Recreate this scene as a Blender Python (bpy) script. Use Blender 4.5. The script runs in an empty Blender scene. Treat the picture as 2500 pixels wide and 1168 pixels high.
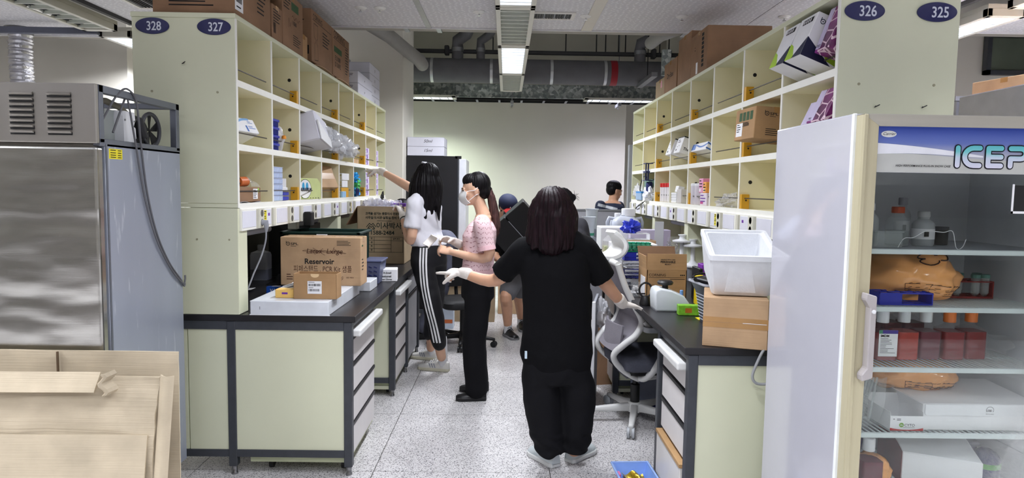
import bpy, bmesh, math, random
import numpy as np
from mathutils import Vector, Matrix, noise as mnoise
random.seed(7)
S = bpy.context.scene
COL = S.collection
PI = math.pi
# ---------------------------------------------------------------- camera
FPX, CAMH = 1600.0, 1.5
CAMROT = (Matrix.Rotation(math.radians(-0.57), 3, 'Z') @ Matrix.Rotation(math.radians(90 - 4.43), 3, 'X')
          @ Matrix.Rotation(math.radians(0.9), 3, 'Z'))
cam = bpy.data.cameras.new('camera')
cam.sensor_width = 36.0
cam.lens = 36.0 * FPX / 2500.0
cam.clip_start = 0.05
camo = bpy.data.objects.new('camera', cam)
COL.objects.link(camo)
camo.matrix_world = Matrix.Translation((0, 0, CAMH)) @ CAMROT.to_4x4()
S.camera = camo
# ---------------------------------------------------------------- world, exposure
S.view_settings.view_transform = 'Standard'
S.view_settings.look = 'None'
S.view_settings.gamma = 1.0
S.view_settings.use_curve_mapping = False
S.view_settings.exposure = 0.15
W = bpy.data.worlds.new('world')
S.world = W
W.use_nodes = True
W.node_tree.nodes['Background'].inputs[0].default_value = (0.85, 0.9, 1.0, 1)
W.node_tree.nodes['Background'].inputs[1].default_value = 0.12
LAMP_W = 36.0        # watts of one 1.2 m ceiling fixture

# ---------------------------------------------------------------- helpers
def ray(px, py):
    return CAMROT @ Vector(((px - 1250) / FPX, -(py - 584) / FPX, -1.0))
def P(px, py, x=None, y=None, z=None):
    r = ray(px, py)
    t = x / r.x if x is not None else (y / r.y if y is not None else (z - CAMH) / r.z)
    return Vector((0, 0, CAMH)) + r * t
MATS = {}
def s2l(c):
    return tuple(((v / 255.0) / 12.92 if v / 255.0 <= 0.04045 else ((v / 255.0 + 0.055) / 1.055) ** 2.4) for v in c)
def M(name, rgb=(200, 200, 200), rough=0.5, metal=0.0, var=0.06, scale=12.0, bump=0.0, bscale=60.0, spec=0.5,
      trans=0.0, alpha=1.0, emit=0.0, sheen=0.0, coat=0.0, stretch=None, dirt=None, ior=1.45, sss=0.0):
    """procedural principled material: rgb in sRGB 0-255, noise colour variation and noise bump"""
    if name in MATS:
        return MATS[name]
    m = bpy.data.materials.new(name); m.use_nodes = True
    nt = m.node_tree; n = nt.nodes; L = nt.links
    b = n['Principled BSDF']
    c = s2l(rgb)
    tc = n.new('ShaderNodeTexCoord')
    mp = n.new('ShaderNodeMapping'); L.new(tc.outputs['Object'], mp.inputs[0])
    if stretch: mp.inputs['Scale'].default_value = stretch
    nz = n.new('ShaderNodeTexNoise'); nz.inputs['Scale'].default_value = scale; nz.inputs['Detail'].default_value = 5
    L.new(mp.outputs[0], nz.inputs['Vector'])
    rp = n.new('ShaderNodeValToRGB'); L.new(nz.outputs['Fac'], rp.inputs[0])
    rp.color_ramp.elements[0].position = 0.3; rp.color_ramp.elements[1].position = 0.7
    lo = tuple(v * (1 - var) for v in c); hi = tuple(min(1, v * (1 + var)) for v in c)
    rp.color_ramp.elements[0].color = (*lo, 1); rp.color_ramp.elements[1].color = (*hi, 1)
    src = rp.outputs[0]
    if dirt:
        dn = n.new('ShaderNodeTexNoise'); dn.inputs['Scale'].default_value = dirt[1]; dn.inputs['Detail'].default_value = 8
        L.new(mp.outputs[0], dn.inputs['Vector'])
        dr = n.new('ShaderNodeValToRGB'); dr.color_ramp.elements[0].position = dirt[2]; dr.color_ramp.elements[1].position = dirt[2] + 0.12
        L.new(dn.outputs['Fac'], dr.inputs[0])
        mx = n.new('ShaderNodeMixRGB'); L.new(dr.outputs[0], mx.inputs[0]); L.new(src, mx.inputs[1])
        mx.inputs[2].default_value = (*s2l(dirt[0]), 1); src = mx.outputs[0]
    L.new(src, b.inputs['Base Color'])
    b.inputs['Roughness'].default_value = rough; b.inputs['Metallic'].default_value = metal
    b.inputs['Specular IOR Level'].default_value = spec; b.inputs['IOR'].default_value = ior
    b.inputs['Transmission Weight'].default_value = trans; b.inputs['Alpha'].default_value = alpha
    b.inputs['Sheen Weight'].default_value = sheen; b.inputs['Coat Weight'].default_value = coat
    b.inputs['Subsurface Weight'].default_value = sss
    if sss: b.inputs['Subsurface Radius'].default_value = (0.01, 0.004, 0.002)
    if emit:
        L.new(src, b.inputs['Emission Color']); b.inputs['Emission Strength'].default_value = emit
    if bump:
        bn = n.new('ShaderNodeTexNoise'); bn.inputs['Scale'].default_value = bscale; bn.inputs['Detail'].default_value = 4
        L.new(mp.outputs[0], bn.inputs['Vector'])
        bp = n.new('ShaderNodeBump'); bp.inputs['Strength'].default_value = bump; bp.inputs['Distance'].default_value = 0.01
        L.new(bn.outputs['Fac'], bp.inputs['Height']); L.new(bp.outputs[0], b.inputs['Normal'])
    m.diffuse_color = (*c, 1)
    MATS[name] = m
    return m
def film(name, rgb, alpha=0.3, rough=0.1, spec=0.5):
    """thin clear film or pane: mostly see-through with a glossy skin"""
    if name in MATS: return MATS[name]
    m = bpy.data.materials.new(name); m.use_nodes = True
    nt = m.node_tree; n = nt.nodes; L = nt.links
    out = n['Material Output']; b = n['Principled BSDF']
    b.inputs['Base Color'].default_value = (*s2l(rgb), 1); b.inputs['Roughness'].default_value = rough; b.inputs['Specular IOR Level'].default_value = spec
    tr = n.new('ShaderNodeBsdfTransparent'); mx = n.new('ShaderNodeMixShader')
    nz = n.new('ShaderNodeTexNoise'); nz.inputs['Scale'].default_value = 14
    tc = n.new('ShaderNodeTexCoord'); L.new(tc.outputs['Object'], nz.inputs['Vector'])
    bp = n.new('ShaderNodeBump'); bp.inputs['Strength'].default_value = 0.25; L.new(nz.outputs['Fac'], bp.inputs['Height']); L.new(bp.outputs[0], b.inputs['Normal'])
    mx.inputs[0].default_value = alpha
    L.new(tr.outputs[0], mx.inputs[1]); L.new(b.outputs[0], mx.inputs[2]); L.new(mx.outputs[0], out.inputs[0])
    MATS[name] = m
    return m

class MB:
    """collects shapes into one mesh"""
    def __init__(s): s.v = []; s.f = []
    def add(s, vs, fs):
        o = len(s.v); s.v += [tuple(v) for v in vs]; s.f += [tuple(i + o for i in f) for f in fs]; return s
    def box(s, x0, x1, y0, y1, z0, z1, m=None):
        vs = [Vector(p) for p in ((x0, y0, z0), (x1, y0, z0), (x1, y1, z0), (x0, y1, z0), (x0, y0, z1), (x1, y0, z1), (x1, y1, z1), (x0, y1, z1))]
        if m is not None: vs = [m @ v for v in vs]
        return s.add(vs, [(0, 3, 2, 1), (4, 5, 6, 7), (0, 1, 5, 4), (1, 2, 6, 5), (2, 3, 7, 6), (3, 0, 4, 7)])
    def cbox(s, c, size, rot=None):
        m = Matrix.Translation(c)
        if rot is not None: m = m @ (Matrix.Rotation(rot, 4, 'Z') if isinstance(rot, (int, float)) else rot.to_4x4())
        a, b, d = (v / 2 for v in size)
        return s.box(-a, a, -b, b, -d, d, m)
    def hexa(s, bot, top):
        """bot and top: four points each, in order"""
        return s.add(list(bot) + list(top), [(3, 2, 1, 0), (4, 5, 6, 7), (0, 1, 5, 4), (1, 2, 6, 5), (2, 3, 7, 6), (3, 0, 4, 7)])
    def prism(s, poly, d0, d1, axis='z', m=None):
        """poly of 2D points extruded along axis from d0 to d1"""
        def mk(p, d):
            v = {'z': (p[0], p[1], d), 'y': (p[0], d, p[1]), 'x': (d, p[0], p[1])}[axis]
            v = Vector(v); return m @ v if m is not None else v
        k = len(poly)
        vs = [mk(p, d0) for p in poly] + [mk(p, d1) for p in poly]
        return s.add(vs, [tuple(range(k))[::-1], tuple(range(k, 2 * k))] + [(i, (i + 1) % k, k + (i + 1) % k, k + i) for i in range(k)])
    def loft(s, rings, caps=True, close=False):
        k = len(rings[0]); o = len(s.v)
        for r in rings: s.v += [tuple(p) for p in r]
        nr = len(rings)
        for i in range(nr if close else nr - 1):
            a = o + i * k; b = o + ((i + 1) % nr) * k
            for j in range(k): s.f.append((a + j, a + (j + 1) % k, b + (j + 1) % k, b + j))
        if caps and not close:
            s.f.append(tuple(o + j for j in range(k))[::-1]); s.f.append(tuple(o + (nr - 1) * k + j for j in range(k)))
        return s
    def tube(s, pts, r, n=8, hint=(0, 0, 1), sq=1.0, caps=True, close=False):
        """r a number or a list; sq flattens the section"""
        pts = [Vector(p) for p in pts]; rings = []; K = len(pts)
        u = None
        for i, p in enumerate(pts):
            if close: t = pts[(i + 1) % K] - pts[i - 1]
            else: t = pts[min(i + 1, K - 1)] - pts[max(i - 1, 0)]
            if t.length < 1e-9: t = Vector((0, 0, 1))
            t.normalize()
            if u is None:
                h = Vector(hint)
                if abs(h.dot(t)) > 0.95: h = Vector((1, 0, 0)) if abs(t.x) < 0.9 else Vector((0, 1, 0))
                u = h
            u = (u - t * u.dot(t))
            if u.length < 1e-6: u = t.orthogonal()
            u.normalize(); w = t.cross(u)
            rr = r[i] if isinstance(r, (list, tuple)) else r
            rings.append([p + u * (rr * sq * math.cos(2 * PI * j / n)) + w * (rr * math.sin(2 * PI * j / n)) for j in range(n)])
        return s.loft(rings, caps, close)
    def cyl(s, a, b, r, n=16, r2=None):
        return s.tube([a, b], [r, r if r2 is None else r2], n)
    def lathe(s, prof, c=(0, 0, 0), n=20, axis='z', sx=1.0, sy=1.0):
        rings = []
        for r, h in prof:
            ring = []
            for j in range(n):
                a = 2 * PI * j / n; x = r * math.cos(a) * sx; y = r * math.sin(a) * sy
                p = {'z': (x, y, h), 'y': (x, h, -y), 'x': (h, x, y)}[axis]
                ring.append((c[0] + p[0], c[1] + p[1], c[2] + p[2]))
            rings.append(ring)
        return s.loft(rings)
    def ell(s, c, r, n=16, m=10, rot=None):
        rings = []
        for i in range(1, m):
            a = PI * i / m
            ring = []
            for j in range(n):
                t = 2 * PI * j / n
                v = Vector((r[0] * math.sin(a) * math.cos(t), r[1] * math.sin(a) * math.sin(t), -r[2] * math.cos(a)))
                if rot is not None: v = rot @ v
                ring.append(Vector(c) + v)
            rings.append(ring)
        return s.loft(rings)
    def grid(s, fn, nu, nv):
        """open surface fn(u,v), u and v in 0..1"""
        o = len(s.v)
        for i in range(nu + 1):
            for j in range(nv + 1): s.v.append(tuple(fn(i / nu, j / nv)))
        for i in range(nu):
            for j in range(nv):
                a = o + i * (nv + 1) + j; s.f.append((a, a + nv + 1, a + nv + 2, a + 1))
        return s
    def sheet(s, fn, nu, nv, th):
        """surface fn(u,v) given a thickness th along its normals"""
        pts = [[Vector(fn(i / nu, j / nv)) for j in range(nv + 1)] for i in range(nu + 1)]
        o = len(s.v)
        for side in (0, 1):
            for i in range(nu + 1):
                for j in range(nv + 1):
                    du = pts[min(i + 1, nu)][j] - pts[max(i - 1, 0)][j]; dv = pts[i][min(j + 1, nv)] - pts[i][max(j - 1, 0)]
                    nn = du.cross(dv)
                    if nn.length > 1e-12: nn.normalize()
                    s.v.append(tuple(pts[i][j] + nn * (th * (0.5 - side))))
        K = (nu + 1) * (nv + 1)
        for i in range(nu):
            for j in range(nv):
                a = o + i * (nv + 1) + j
                s.f.append((a, a + nv + 1, a + nv + 2, a + 1)); b = a + K; s.f.append((b, b + 1, b + nv + 2, b + nv + 1))
        edge = [(i, 0) for i in range(nu + 1)] + [(nu, j) for j in range(1, nv + 1)] + [(i, nv) for i in range(nu - 1, -1, -1)] + [(0, j) for j in range(nv - 1, 0, -1)]
        for k in range(len(edge)):
            a = o + edge[k][0] * (nv + 1) + edge[k][1]; q = edge[(k + 1) % len(edge)]; b = o + q[0] * (nv + 1) + q[1]
            s.f.append((b, a, a + K, b + K))
        return s
    def mesh(s, name, bevel=0.0, smooth=None, seg=1):
        me = bpy.data.meshes.new(name)
        me.from_pydata(s.v, [], s.f)
        if bevel:
            bm = bmesh.new(); bm.from_mesh(me)
            ed = [e for e in bm.edges if len(e.link_faces) == 2 and e.calc_face_angle(0) > 0.6]
            bmesh.ops.bevel(bm, geom=ed, offset=bevel, segments=seg, profile=0.5, affect='EDGES', clamp_overlap=True)
            bm.to_mesh(me); bm.free()
        if smooth:
            me.shade_smooth(); me.set_sharp_from_angle(angle=math.radians(smooth))
        me.update()
        return me
def link(name, me, m, parent=None, loc=None, rot=None):
    o = bpy.data.objects.new(name, me); COL.objects.link(o)
    if m is not None and not me.materials: me.materials.append(m)
    if parent is not None: o.parent = parent
    if loc is not None: o.location = loc
    if rot is not None: o.rotation_euler = rot
    return o
def obj(name, mb, m, parent=None, bevel=0.0, smooth=None, loc=None, rot=None, seg=1):
    return link(name, mb.mesh(name, bevel, smooth, seg), m, parent, loc, rot)
def tag(o, label, cat, group=None):
    o['label'] = label; o['category'] = cat
    if group: o['group'] = group
    return o
def thing(name, label, cat, loc=(0, 0, 0), rotz=0.0, group=None, rot=None):
    o = bpy.data.objects.new(name, None); COL.objects.link(o); o.empty_display_size = 0.05
    o.location = loc; o.rotation_euler = rot if rot is not None else (0, 0, rotz)
    return tag(o, label, cat, group)
def struct(o):
    o['kind'] = 'structure'; return o
def copy_tree(o, parent=None):
    c = o.copy(); COL.objects.link(c); c.parent = parent
    for ch in list(o.children): copy_tree(ch, c)
    return c
def place(o, loc, rotz=0.0, label=None, group=None):
    o.location = loc; o.rotation_euler = (0, 0, rotz)
    if label: o['label'] = label
    if group: o['group'] = group
    return o
# ---- lettering: flat print as its own thin mesh
def text(parent, s, o, u, v, size, m, align='LEFT', bold=0.0, sx=1.0, shear=0.0, name='lettering', lift=0.0008, space=1.0, maxw=None):
    """print s at o (local to parent): baseline along u, upright along v"""
    cu = bpy.data.curves.new('t', 'FONT'); cu.body = s; cu.size = size; cu.align_x = align
    cu.offset = bold; cu.shear = shear; cu.space_character = space; cu.resolution_u = 3
    t = bpy.data.objects.new('t', cu)
    me = bpy.data.meshes.new_from_object(t)
    bpy.data.objects.remove(t); bpy.data.curves.remove(cu)
    u = Vector(u).normalized(); v = Vector(v).normalized(); n = u.cross(v)
    co = np.empty(len(me.vertices) * 3, 'f'); me.vertices.foreach_get('co', co); co = co.reshape(-1, 3)
    if len(co):
        k = sx
        if maxw: k = sx * min(1.0, maxw / max(1e-6, (co[:, 0].max() - co[:, 0].min()) * sx))
        R = np.array([list(u * k), list(v), list(n)])
        co = co @ R + np.array(Vector(o) + n * lift)
        me.vertices.foreach_set('co', co.astype('f').ravel())
    me.update()
    me.materials.clear(); me.materials.append(m)
    return link(name, me, m, parent)
def quads(parent, rects, o, u, v, m, name='print', lift=0.0007):
    """flat printed rectangles (u0,v0,u1,v1) on the plane at o"""
    u = Vector(u).normalized(); v = Vector(v).normalized(); n = u.cross(v); b = MB(); o = Vector(o) + n * lift
    for i, (a, c, d, e) in enumerate(rects):
        o = o + n * 1e-6
        b.add([o + u * a + v * c, o + u * d + v * c, o + u * d + v * e, o + u * a + v * e], [(0, 1, 2, 3)])
    return obj(name, b, m, parent)
def strokes(parent, lines, o, u, v, w, m, name='print', lift=0.0007):
    """drawn lines: polylines of (u,v) points with width w"""
    u = Vector(u).normalized(); v = Vector(v).normalized(); n = u.cross(v); b = MB(); o = Vector(o) + n * lift
    for ln in lines:
        for (a, c), (d, e) in zip(ln[:-1], ln[1:]):
            t = Vector((d - a, e - c));
            if t.length < 1e-9: continue
            o = o + n * 4e-6; t.normalize(); p = Vector((-t.y, t.x)) * (w / 2); q = t * (w * 0.3)
            cs = [(a - q.x + p.x, c - q.y + p.y), (a - q.x - p.x, c - q.y - p.y), (d + q.x - p.x, e + q.y - p.y), (d + q.x + p.x, e + q.y + p.y)]
            b.add([o + u * x + v * y for x, y in cs], [(0, 1, 2, 3)])
    return obj(name, b, m, parent)
X, Y, Z = Vector((1, 0, 0)), Vector((0, 1, 0)), Vector((0, 0, 1))
def barcode(w, h, x0, y0, seed=0):
    r = random.Random(seed); out = []; x = x0
    while x < x0 + w:
        d = r.uniform(0.0008, 0.0026); out.append((x, y0, min(x + d, x0 + w), y0 + h)); x += d + r.uniform(0.0008, 0.0025)
    return out
# ================================================================= surfaces
def nodes_mat(name):
    m = bpy.data.materials.new(name); m.use_nodes = True; MATS[name] = m
    return m, m.node_tree.nodes, m.node_tree.links, m.node_tree.nodes['Principled BSDF']
def ramp(n, els):
    r = n.new('ShaderNodeValToRGB'); r.color_ramp.elements.remove(r.color_ramp.elements[0])
    r.color_ramp.elements[0].position = els[0][0]; r.color_ramp.elements[0].color = (*s2l(els[0][1]), 1)
    for p, c in els[1:]:
        e = r.color_ramp.elements.new(p); e.color = (*s2l(c), 1)
    return r
def terrazzo():
    m, n, L, b = nodes_mat('terrazzo')
    g = n.new('ShaderNodeNewGeometry'); base = None
    nz = n.new('ShaderNodeTexNoise'); nz.inputs['Scale'].default_value = 3; nz.inputs['Detail'].default_value = 8; L.new(g.outputs['Position'], nz.inputs['Vector'])
    r0 = ramp(n, [(0.3, (194, 191, 191)), (0.7, (218, 215, 215))]); L.new(nz.outputs['Fac'], r0.inputs[0]); src = r0.outputs[0]
    for sc, th, col in ((62, 0.19, (44, 43, 46)), (90, 0.17, (62, 61, 64)), (120, 0.2, (128, 126, 128)), (70, 0.12, (246, 245, 245))):
        mp = n.new('ShaderNodeMapping'); mp.inputs['Scale'].default_value = (1, 1.5, 1); mp.inputs['Location'].default_value = (sc, sc * 0.3, 0); mp.inputs['Rotation'].default_value = (0, 0, sc)
        L.new(g.outputs['Position'], mp.inputs[0])
        v = n.new('ShaderNodeTexVoronoi'); v.voronoi_dimensions = '2D'; v.inputs['Scale'].default_value = sc; L.new(mp.outputs[0], v.inputs['Vector'])
        sep = n.new('ShaderNodeSeparateColor'); L.new(v.outputs['Color'], sep.inputs[0])
        lt = n.new('ShaderNodeMath'); lt.operation = 'LESS_THAN'; lt.inputs[1].default_value = 0.40 if sc < 80 else 0.36; L.new(sep.outputs[0], lt.inputs[0])
        d = n.new('ShaderNodeMath'); d.operation = 'LESS_THAN'; d.inputs[1].default_value = th * 1.35; L.new(v.outputs['Distance'], d.inputs[0])
        mu = n.new('ShaderNodeMath'); mu.operation = 'MULTIPLY'; L.new(lt.outputs[0], mu.inputs[0]); L.new(d.outputs[0], mu.inputs[1])
        mx = n.new('ShaderNodeMixRGB'); L.new(mu.outputs[0], mx.inputs[0]); L.new(src, mx.inputs[1]); mx.inputs[2].default_value = (*s2l(col), 1); src = mx.outputs[0]
    L.new(src, b.inputs['Base Color']); b.inputs['Roughness'].default_value = 0.33
    return m
def galvanised():
    m, n, L, b = nodes_mat('galvanised')
    tc = n.new('ShaderNodeTexCoord'); nz = n.new('ShaderNodeTexNoise'); nz.inputs['Scale'].default_value = 9; L.new(tc.outputs['Object'], nz.inputs['Vector'])
    v = n.new('ShaderNodeTexVoronoi'); v.inputs['Scale'].default_value = 26; L.new(tc.outputs['Object'], v.inputs['Vector'])
    sep = n.new('ShaderNodeSeparateColor'); L.new(v.outputs['Color'], sep.inputs[0])
    r = ramp(n, [(0.0, (120, 130, 130)), (0.5, (154, 162, 160)), (1.0, (212, 218, 216))]); L.new(sep.outputs[0], r.inputs[0]); L.new(r.outputs[0], b.inputs['Base Color'])
    b.inputs['Metallic'].default_value = 0.15; b.inputs['Roughness'].default_value = 0.45
    return m
def ceiling_mat():
    m, n, L, b = nodes_mat('ceiling_board')
    g = n.new('ShaderNodeNewGeometry'); mp = n.new('ShaderNodeMapping'); mp.inputs['Scale'].default_value = (22, 38, 1); L.new(g.outputs['Position'], mp.inputs[0])
    v = n.new('ShaderNodeTexVoronoi'); v.voronoi_dimensions = '2D'; v.inputs['Scale'].default_value = 1.0; v.inputs['Randomness'].default_value = 0.55; L.new(mp.outputs[0], v.inputs['Vector'])
    w = n.new('ShaderNodeTexNoise'); w.inputs['Scale'].default_value = 60; L.new(g.outputs['Position'], w.inputs['Vector'])
    ad = n.new('ShaderNodeMath'); ad.operation = 'ADD'; L.new(v.outputs['Distance'], ad.inputs[0])
    sc = n.new('ShaderNodeMath'); sc.operation = 'MULTIPLY'; sc.inputs[1].default_value = 0.35; L.new(w.outputs['Fac'], sc.inputs[0]); L.new(sc.outputs[0], ad.inputs[1])
    r = ramp(n, [(0.30, (244, 244, 247)), (0.42, (214, 213, 217))]); L.new(ad.outputs[0], r.inputs[0]); L.new(r.outputs[0], b.inputs['Base Color'])
    bp = n.new('ShaderNodeBump'); bp.inputs['Strength'].default_value = 0.6; bp.inputs['Distance'].default_value = 0.004; bp.invert = True
    L.new(ad.outputs[0], bp.inputs['Height']); L.new(bp.outputs[0], b.inputs['Normal']); b.inputs['Roughness'].default_value = 0.8
    return m
def stainless():
    m, n, L, b = nodes_mat('stainless')
    tc = n.new('ShaderNodeTexCoord'); mp = n.new('ShaderNodeMapping'); mp.inputs['Scale'].default_value = (1.2, 1, 3.2); L.new(tc.outputs['Object'], mp.inputs[0])
    nz = n.new('ShaderNodeTexNoise'); nz.inputs['Scale'].default_value = 2.2; nz.inputs['Detail'].default_value = 1.5; L.new(mp.outputs[0], nz.inputs['Vector'])
    mp2 = n.new('ShaderNodeMapping'); mp2.inputs['Scale'].default_value = (3, 3, 400); L.new(tc.outputs['Object'], mp2.inputs[0])
    n2 = n.new('ShaderNodeTexNoise'); n2.inputs['Scale'].default_value = 2; L.new(mp2.outputs[0], n2.inputs['Vector'])
    bp = n.new('ShaderNodeBump'); bp.inputs['Strength'].default_value = 0.22; bp.inputs['Distance'].default_value = 0.08; L.new(nz.outputs['Fac'], bp.inputs['Height'])
    bq = n.new('ShaderNodeBump'); bq.inputs['Strength'].default_value = 0.05; bq.inputs['Distance'].default_value = 0.004; L.new(n2.outputs['Fac'], bq.inputs['Height']); L.new(bp.outputs[0], bq.inputs['Normal'])
    L.new(bq.outputs[0], b.inputs['Normal'])
    b.inputs['Base Color'].default_value = (*s2l((188, 187, 182)), 1); b.inputs['Metallic'].default_value = 1.0; b.inputs['Roughness'].default_value = 0.24
    return m
def cardboard(name, rgb, lines=1.0):
    m, n, L, b = nodes_mat(name)
    tc = n.new('ShaderNodeTexCoord'); nz = n.new('ShaderNodeTexNoise'); nz.inputs['Scale'].default_value = 7; nz.inputs['Detail'].default_value = 7; L.new(tc.outputs['Object'], nz.inputs['Vector'])
    c = np.array(rgb); r = ramp(n, [(0.3, tuple(c * 0.93)), (0.7, tuple(np.minimum(255, c * 1.05)))]); L.new(nz.outputs['Fac'], r.inputs[0]); L.new(r.outputs[0], b.inputs['Base Color'])
    mp = n.new('ShaderNodeMapping'); mp.inputs['Scale'].default_value = (1, 1, 55); L.new(tc.outputs['Object'], mp.inputs[0])
    n2 = n.new('ShaderNodeTexNoise'); n2.inputs['Scale'].default_value = 3; n2.inputs['Detail'].default_value = 2; L.new(mp.outputs[0], n2.inputs['Vector'])
    bp = n.new('ShaderNodeBump'); bp.inputs['Strength'].default_value = 0.12 * lines; bp.inputs['Distance'].default_value = 0.006; L.new(n2.outputs['Fac'], bp.inputs['Height']); L.new(bp.outputs[0], b.inputs['Normal'])
    b.inputs['Roughness'].default_value = 0.75; b.inputs['Specular IOR Level'].default_value = 0.25
    return m
terrazzo(); galvanised(); ceiling_mat(); stainless()
cardboard('kraft', (188, 156, 122)); cardboard('kraft_dark', (146, 114, 88)); cardboard('kraft_pale', (194, 180, 156), 1.2); cardboard('kraft_grey', (166, 146, 118)); cardboard('kraft_mid', (176, 140, 100))
CREAM = M('cream_laminate', (220, 222, 194), 0.42, var=0.02, scale=4)
CREAMD = M('cream_inside', (238, 231, 196), 0.5, var=0.03, scale=5)
CREAMW = M('cream_edge', (246, 245, 236), 0.45, var=0.02)
DARK = M('dark_frame', (62, 65, 71), 0.45, var=0.08, scale=30)
BLACKTOP = M('black_worktop', (34, 33, 36), 0.32, var=0.15, scale=9, bump=0.04, bscale=200)
BLACK = M('black_plastic', (22, 22, 24), 0.45)
WHITE = M('white_plastic', (236, 237, 240), 0.4, var=0.02)
PAPER = M('white_paper', (240, 240, 242), 0.7, var=0.02)
OFFW = M('off_white_enamel', (222, 219, 214), 0.4, var=0.02)
INK = M('black_ink', (24, 22, 22), 0.8, var=0.1)
INKB = M('brown_ink', (70, 36, 22), 0.8, var=0.2)
WALLM = M('wall_paint', (220, 216, 206), 0.8, var=0.02, scale=3, bump=0.03, bscale=120)
WALLD = M('plenum_paint', (186, 182, 170), 0.9, var=0.06, scale=2)
SLAB = M('concrete_slab', (176, 174, 170), 0.95, var=0.1, scale=3)
CHROME = M('chrome', (205, 205, 208), 0.15, metal=1.0, var=0.02)
STEEL = M('steel_grey', (150, 152, 156), 0.35, metal=0.8, var=0.05)
YELLOW = M('yellow_bracket', (214, 160, 40), 0.45, var=0.05)
BLUEP = M('blue_plastic', (38, 52, 170), 0.35, var=0.05)
GREYP = M('grey_plastic', (150, 152, 160), 0.5)
NAVY = M('navy_plastic', (28, 38, 96), 0.35)
PURPLE = M('purple_print', (112, 52, 160), 0.5)
PIPE = M('pipe_lagging', (98, 98, 102), 0.7, var=0.1, scale=6, bump=0.15, bscale=80)
# ================================================================= floor
fl = struct(obj('floor', MB().box(-7, 7, -3.5, 15.2, -0.12, -0.004), M('floor_grout', (62, 60, 58), 0.9)))
tm = MB().box(0.0022, 0.93 - 0.0022, 0.0022, 0.88 - 0.0022, -0.012, 0.0).mesh('tile'); tm.materials.append(MATS['terrazzo'])
for i in range(-7, 8):
    for j in range(-7, 13):
        x, y = -0.677 + 0.93 * i, 3.356 + 0.88 * j
        if x > -7 and x < 6.1:
            link('tile', tm, None, fl, (x, y, 0))
# ================================================================= walls
def wall(name, x0, x1, y0, y1, z0, z1, m=WALLM):
    return struct(obj(name, MB().box(x0, x1, y0, y1, z0, z1), m))
wall('wall_back', -4.2, 1.793, 10.0, 10.15, 0, 2.9)
wall('wall_upper', -4.2, 5.5, 10.02, 10.17, 2.9, 3.95, WALLD)
wall('wall_far', -7, 7, 15.0, 15.15, 0, 3.95)
wall('wall_left', -7.1, -6.95, -3.5, 15.1, 0, 3.95)
wall('wall_right', 6.95, 7.1, -3.5, 15.1, 0, 3.95)
wall('wall_rear', -7, 7, -3.6, -3.45, 0, 3.95)
wall('wall_back_left', -7, -3.92, 6.9, 7.05, 0, 3.95)
wall('wall_middle_left', -3.92, -2.22, 7.56, 7.7, 0, 3.95)
w4 = wall('wall_back_right', 2.75, 7, 6.6, 6.75, 0, 3.95)
struct(obj('pillar_left', MB().box(-2.25, -1.183, 7.55, 8.37, 0, 3.95), WALLM, bevel=0.008))
struct(obj('pillar_right', MB().box(2.32, 3.1, 9.0, 9.8, 0, 3.95), WALLM, bevel=0.008))
struct(obj('slab_upper', MB().box(-7.1, 7.1, -3.6, 15.2, 3.95, 4.1), SLAB))
# clerestory window in the right-hand back wall
wn = struct(obj('window_1', MB().box(4.72, 6.3, 6.55, 6.6, 2.70, 3.10), M('window_void', (70, 74, 70), 0.6)))
for k, (a, b_) in enumerate(((4.75, 5.42), (5.48, 6.27))):
    obj('pane', MB().box(a, b_, 6.53, 6.545, 2.74, 3.05), M('window_glass', (96, 104, 92), 0.08, var=0.2, scale=2), wn)
for r in ((4.70, 6.3, 3.06, 3.10), (4.70, 6.3, 2.69, 2.735), (5.43, 5.465, 2.69, 3.1), (4.70, 4.745, 2.69, 3.1)):
    obj('window_frame', MB().box(r[0], r[1], 6.51, 6.56, r[2], r[3]), DARK, wn)
# ================================================================= suspended ceiling
CZ = 2.85
ceil = struct(bpy.data.objects.new('ceiling', None)); COL.objects.link(ceil)
cb = MATS['ceiling_board']
ys = [-3.4, -1.2, 1.0, 3.2, 5.68]
xs = [-3.2, -1.92, -0.675, 0.66, 1.93, 3.2]
for a, b_ in zip(xs[:-1], xs[1:]):
    for c, d in zip(ys[:-1], ys[1:]):
        obj('ceiling_panel', MB().box(a + 0.004, b_ - 0.004, c + 0.003, d - 0.003, CZ, CZ + 0.02), cb, ceil)
for s in (-1, 1):
    for c, d in zip(ys[:-1], (-1.2, 1.0, 3.2, 6.24 if s < 0 else 5.5)):
        x0, x1 = sorted((s * 3.72, s * 6.9))
        obj('ceiling_panel', MB().box(x0, x1, c + 0.003, d - 0.003, CZ, CZ + 0.02), cb, ceil)
RAIL = M('ceiling_rail', (168, 168, 166), 0.4, metal=0.3)
for x in (-0.675, 0.66):
    obj('ceiling_rail', MB().box(x - 0.022 if x < 0 else x - 0.045, x + 0.022 if x < 0 else x + 0.045, -3.4, 5.7, CZ - 0.008, CZ + 0.001), RAIL if x < 0 else WALLM, ceil, bevel=0.002)
for a, b_ in ((-3.2, 3.2), (-6.9, -3.72), (3.72, 6.9)):
    y0 = 5.68 if a == -3.2 else (6.24 if a < 0 else 5.5)
    obj('edge_trim', MB().box(a, b_, y0, y0 + 0.012, CZ - 0.012, CZ + 0.05), M('edge_white', (226, 226, 228), 0.5), ceil)
    obj('edge_channel', MB().box(a, b_, y0 + 0.012, y0 + 0.17, CZ + 0.004, CZ + 0.09), M('edge_grey', (152, 148, 140), 0.6), ceil)
for x in (-0.9, -0.62, 1.5, 1.78, 2.1):
    obj('edge_clip', MB().box(x, x + 0.04, 5.692, 5.86, CZ - 0.004, CZ + 0.004), STEEL, ceil)
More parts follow.
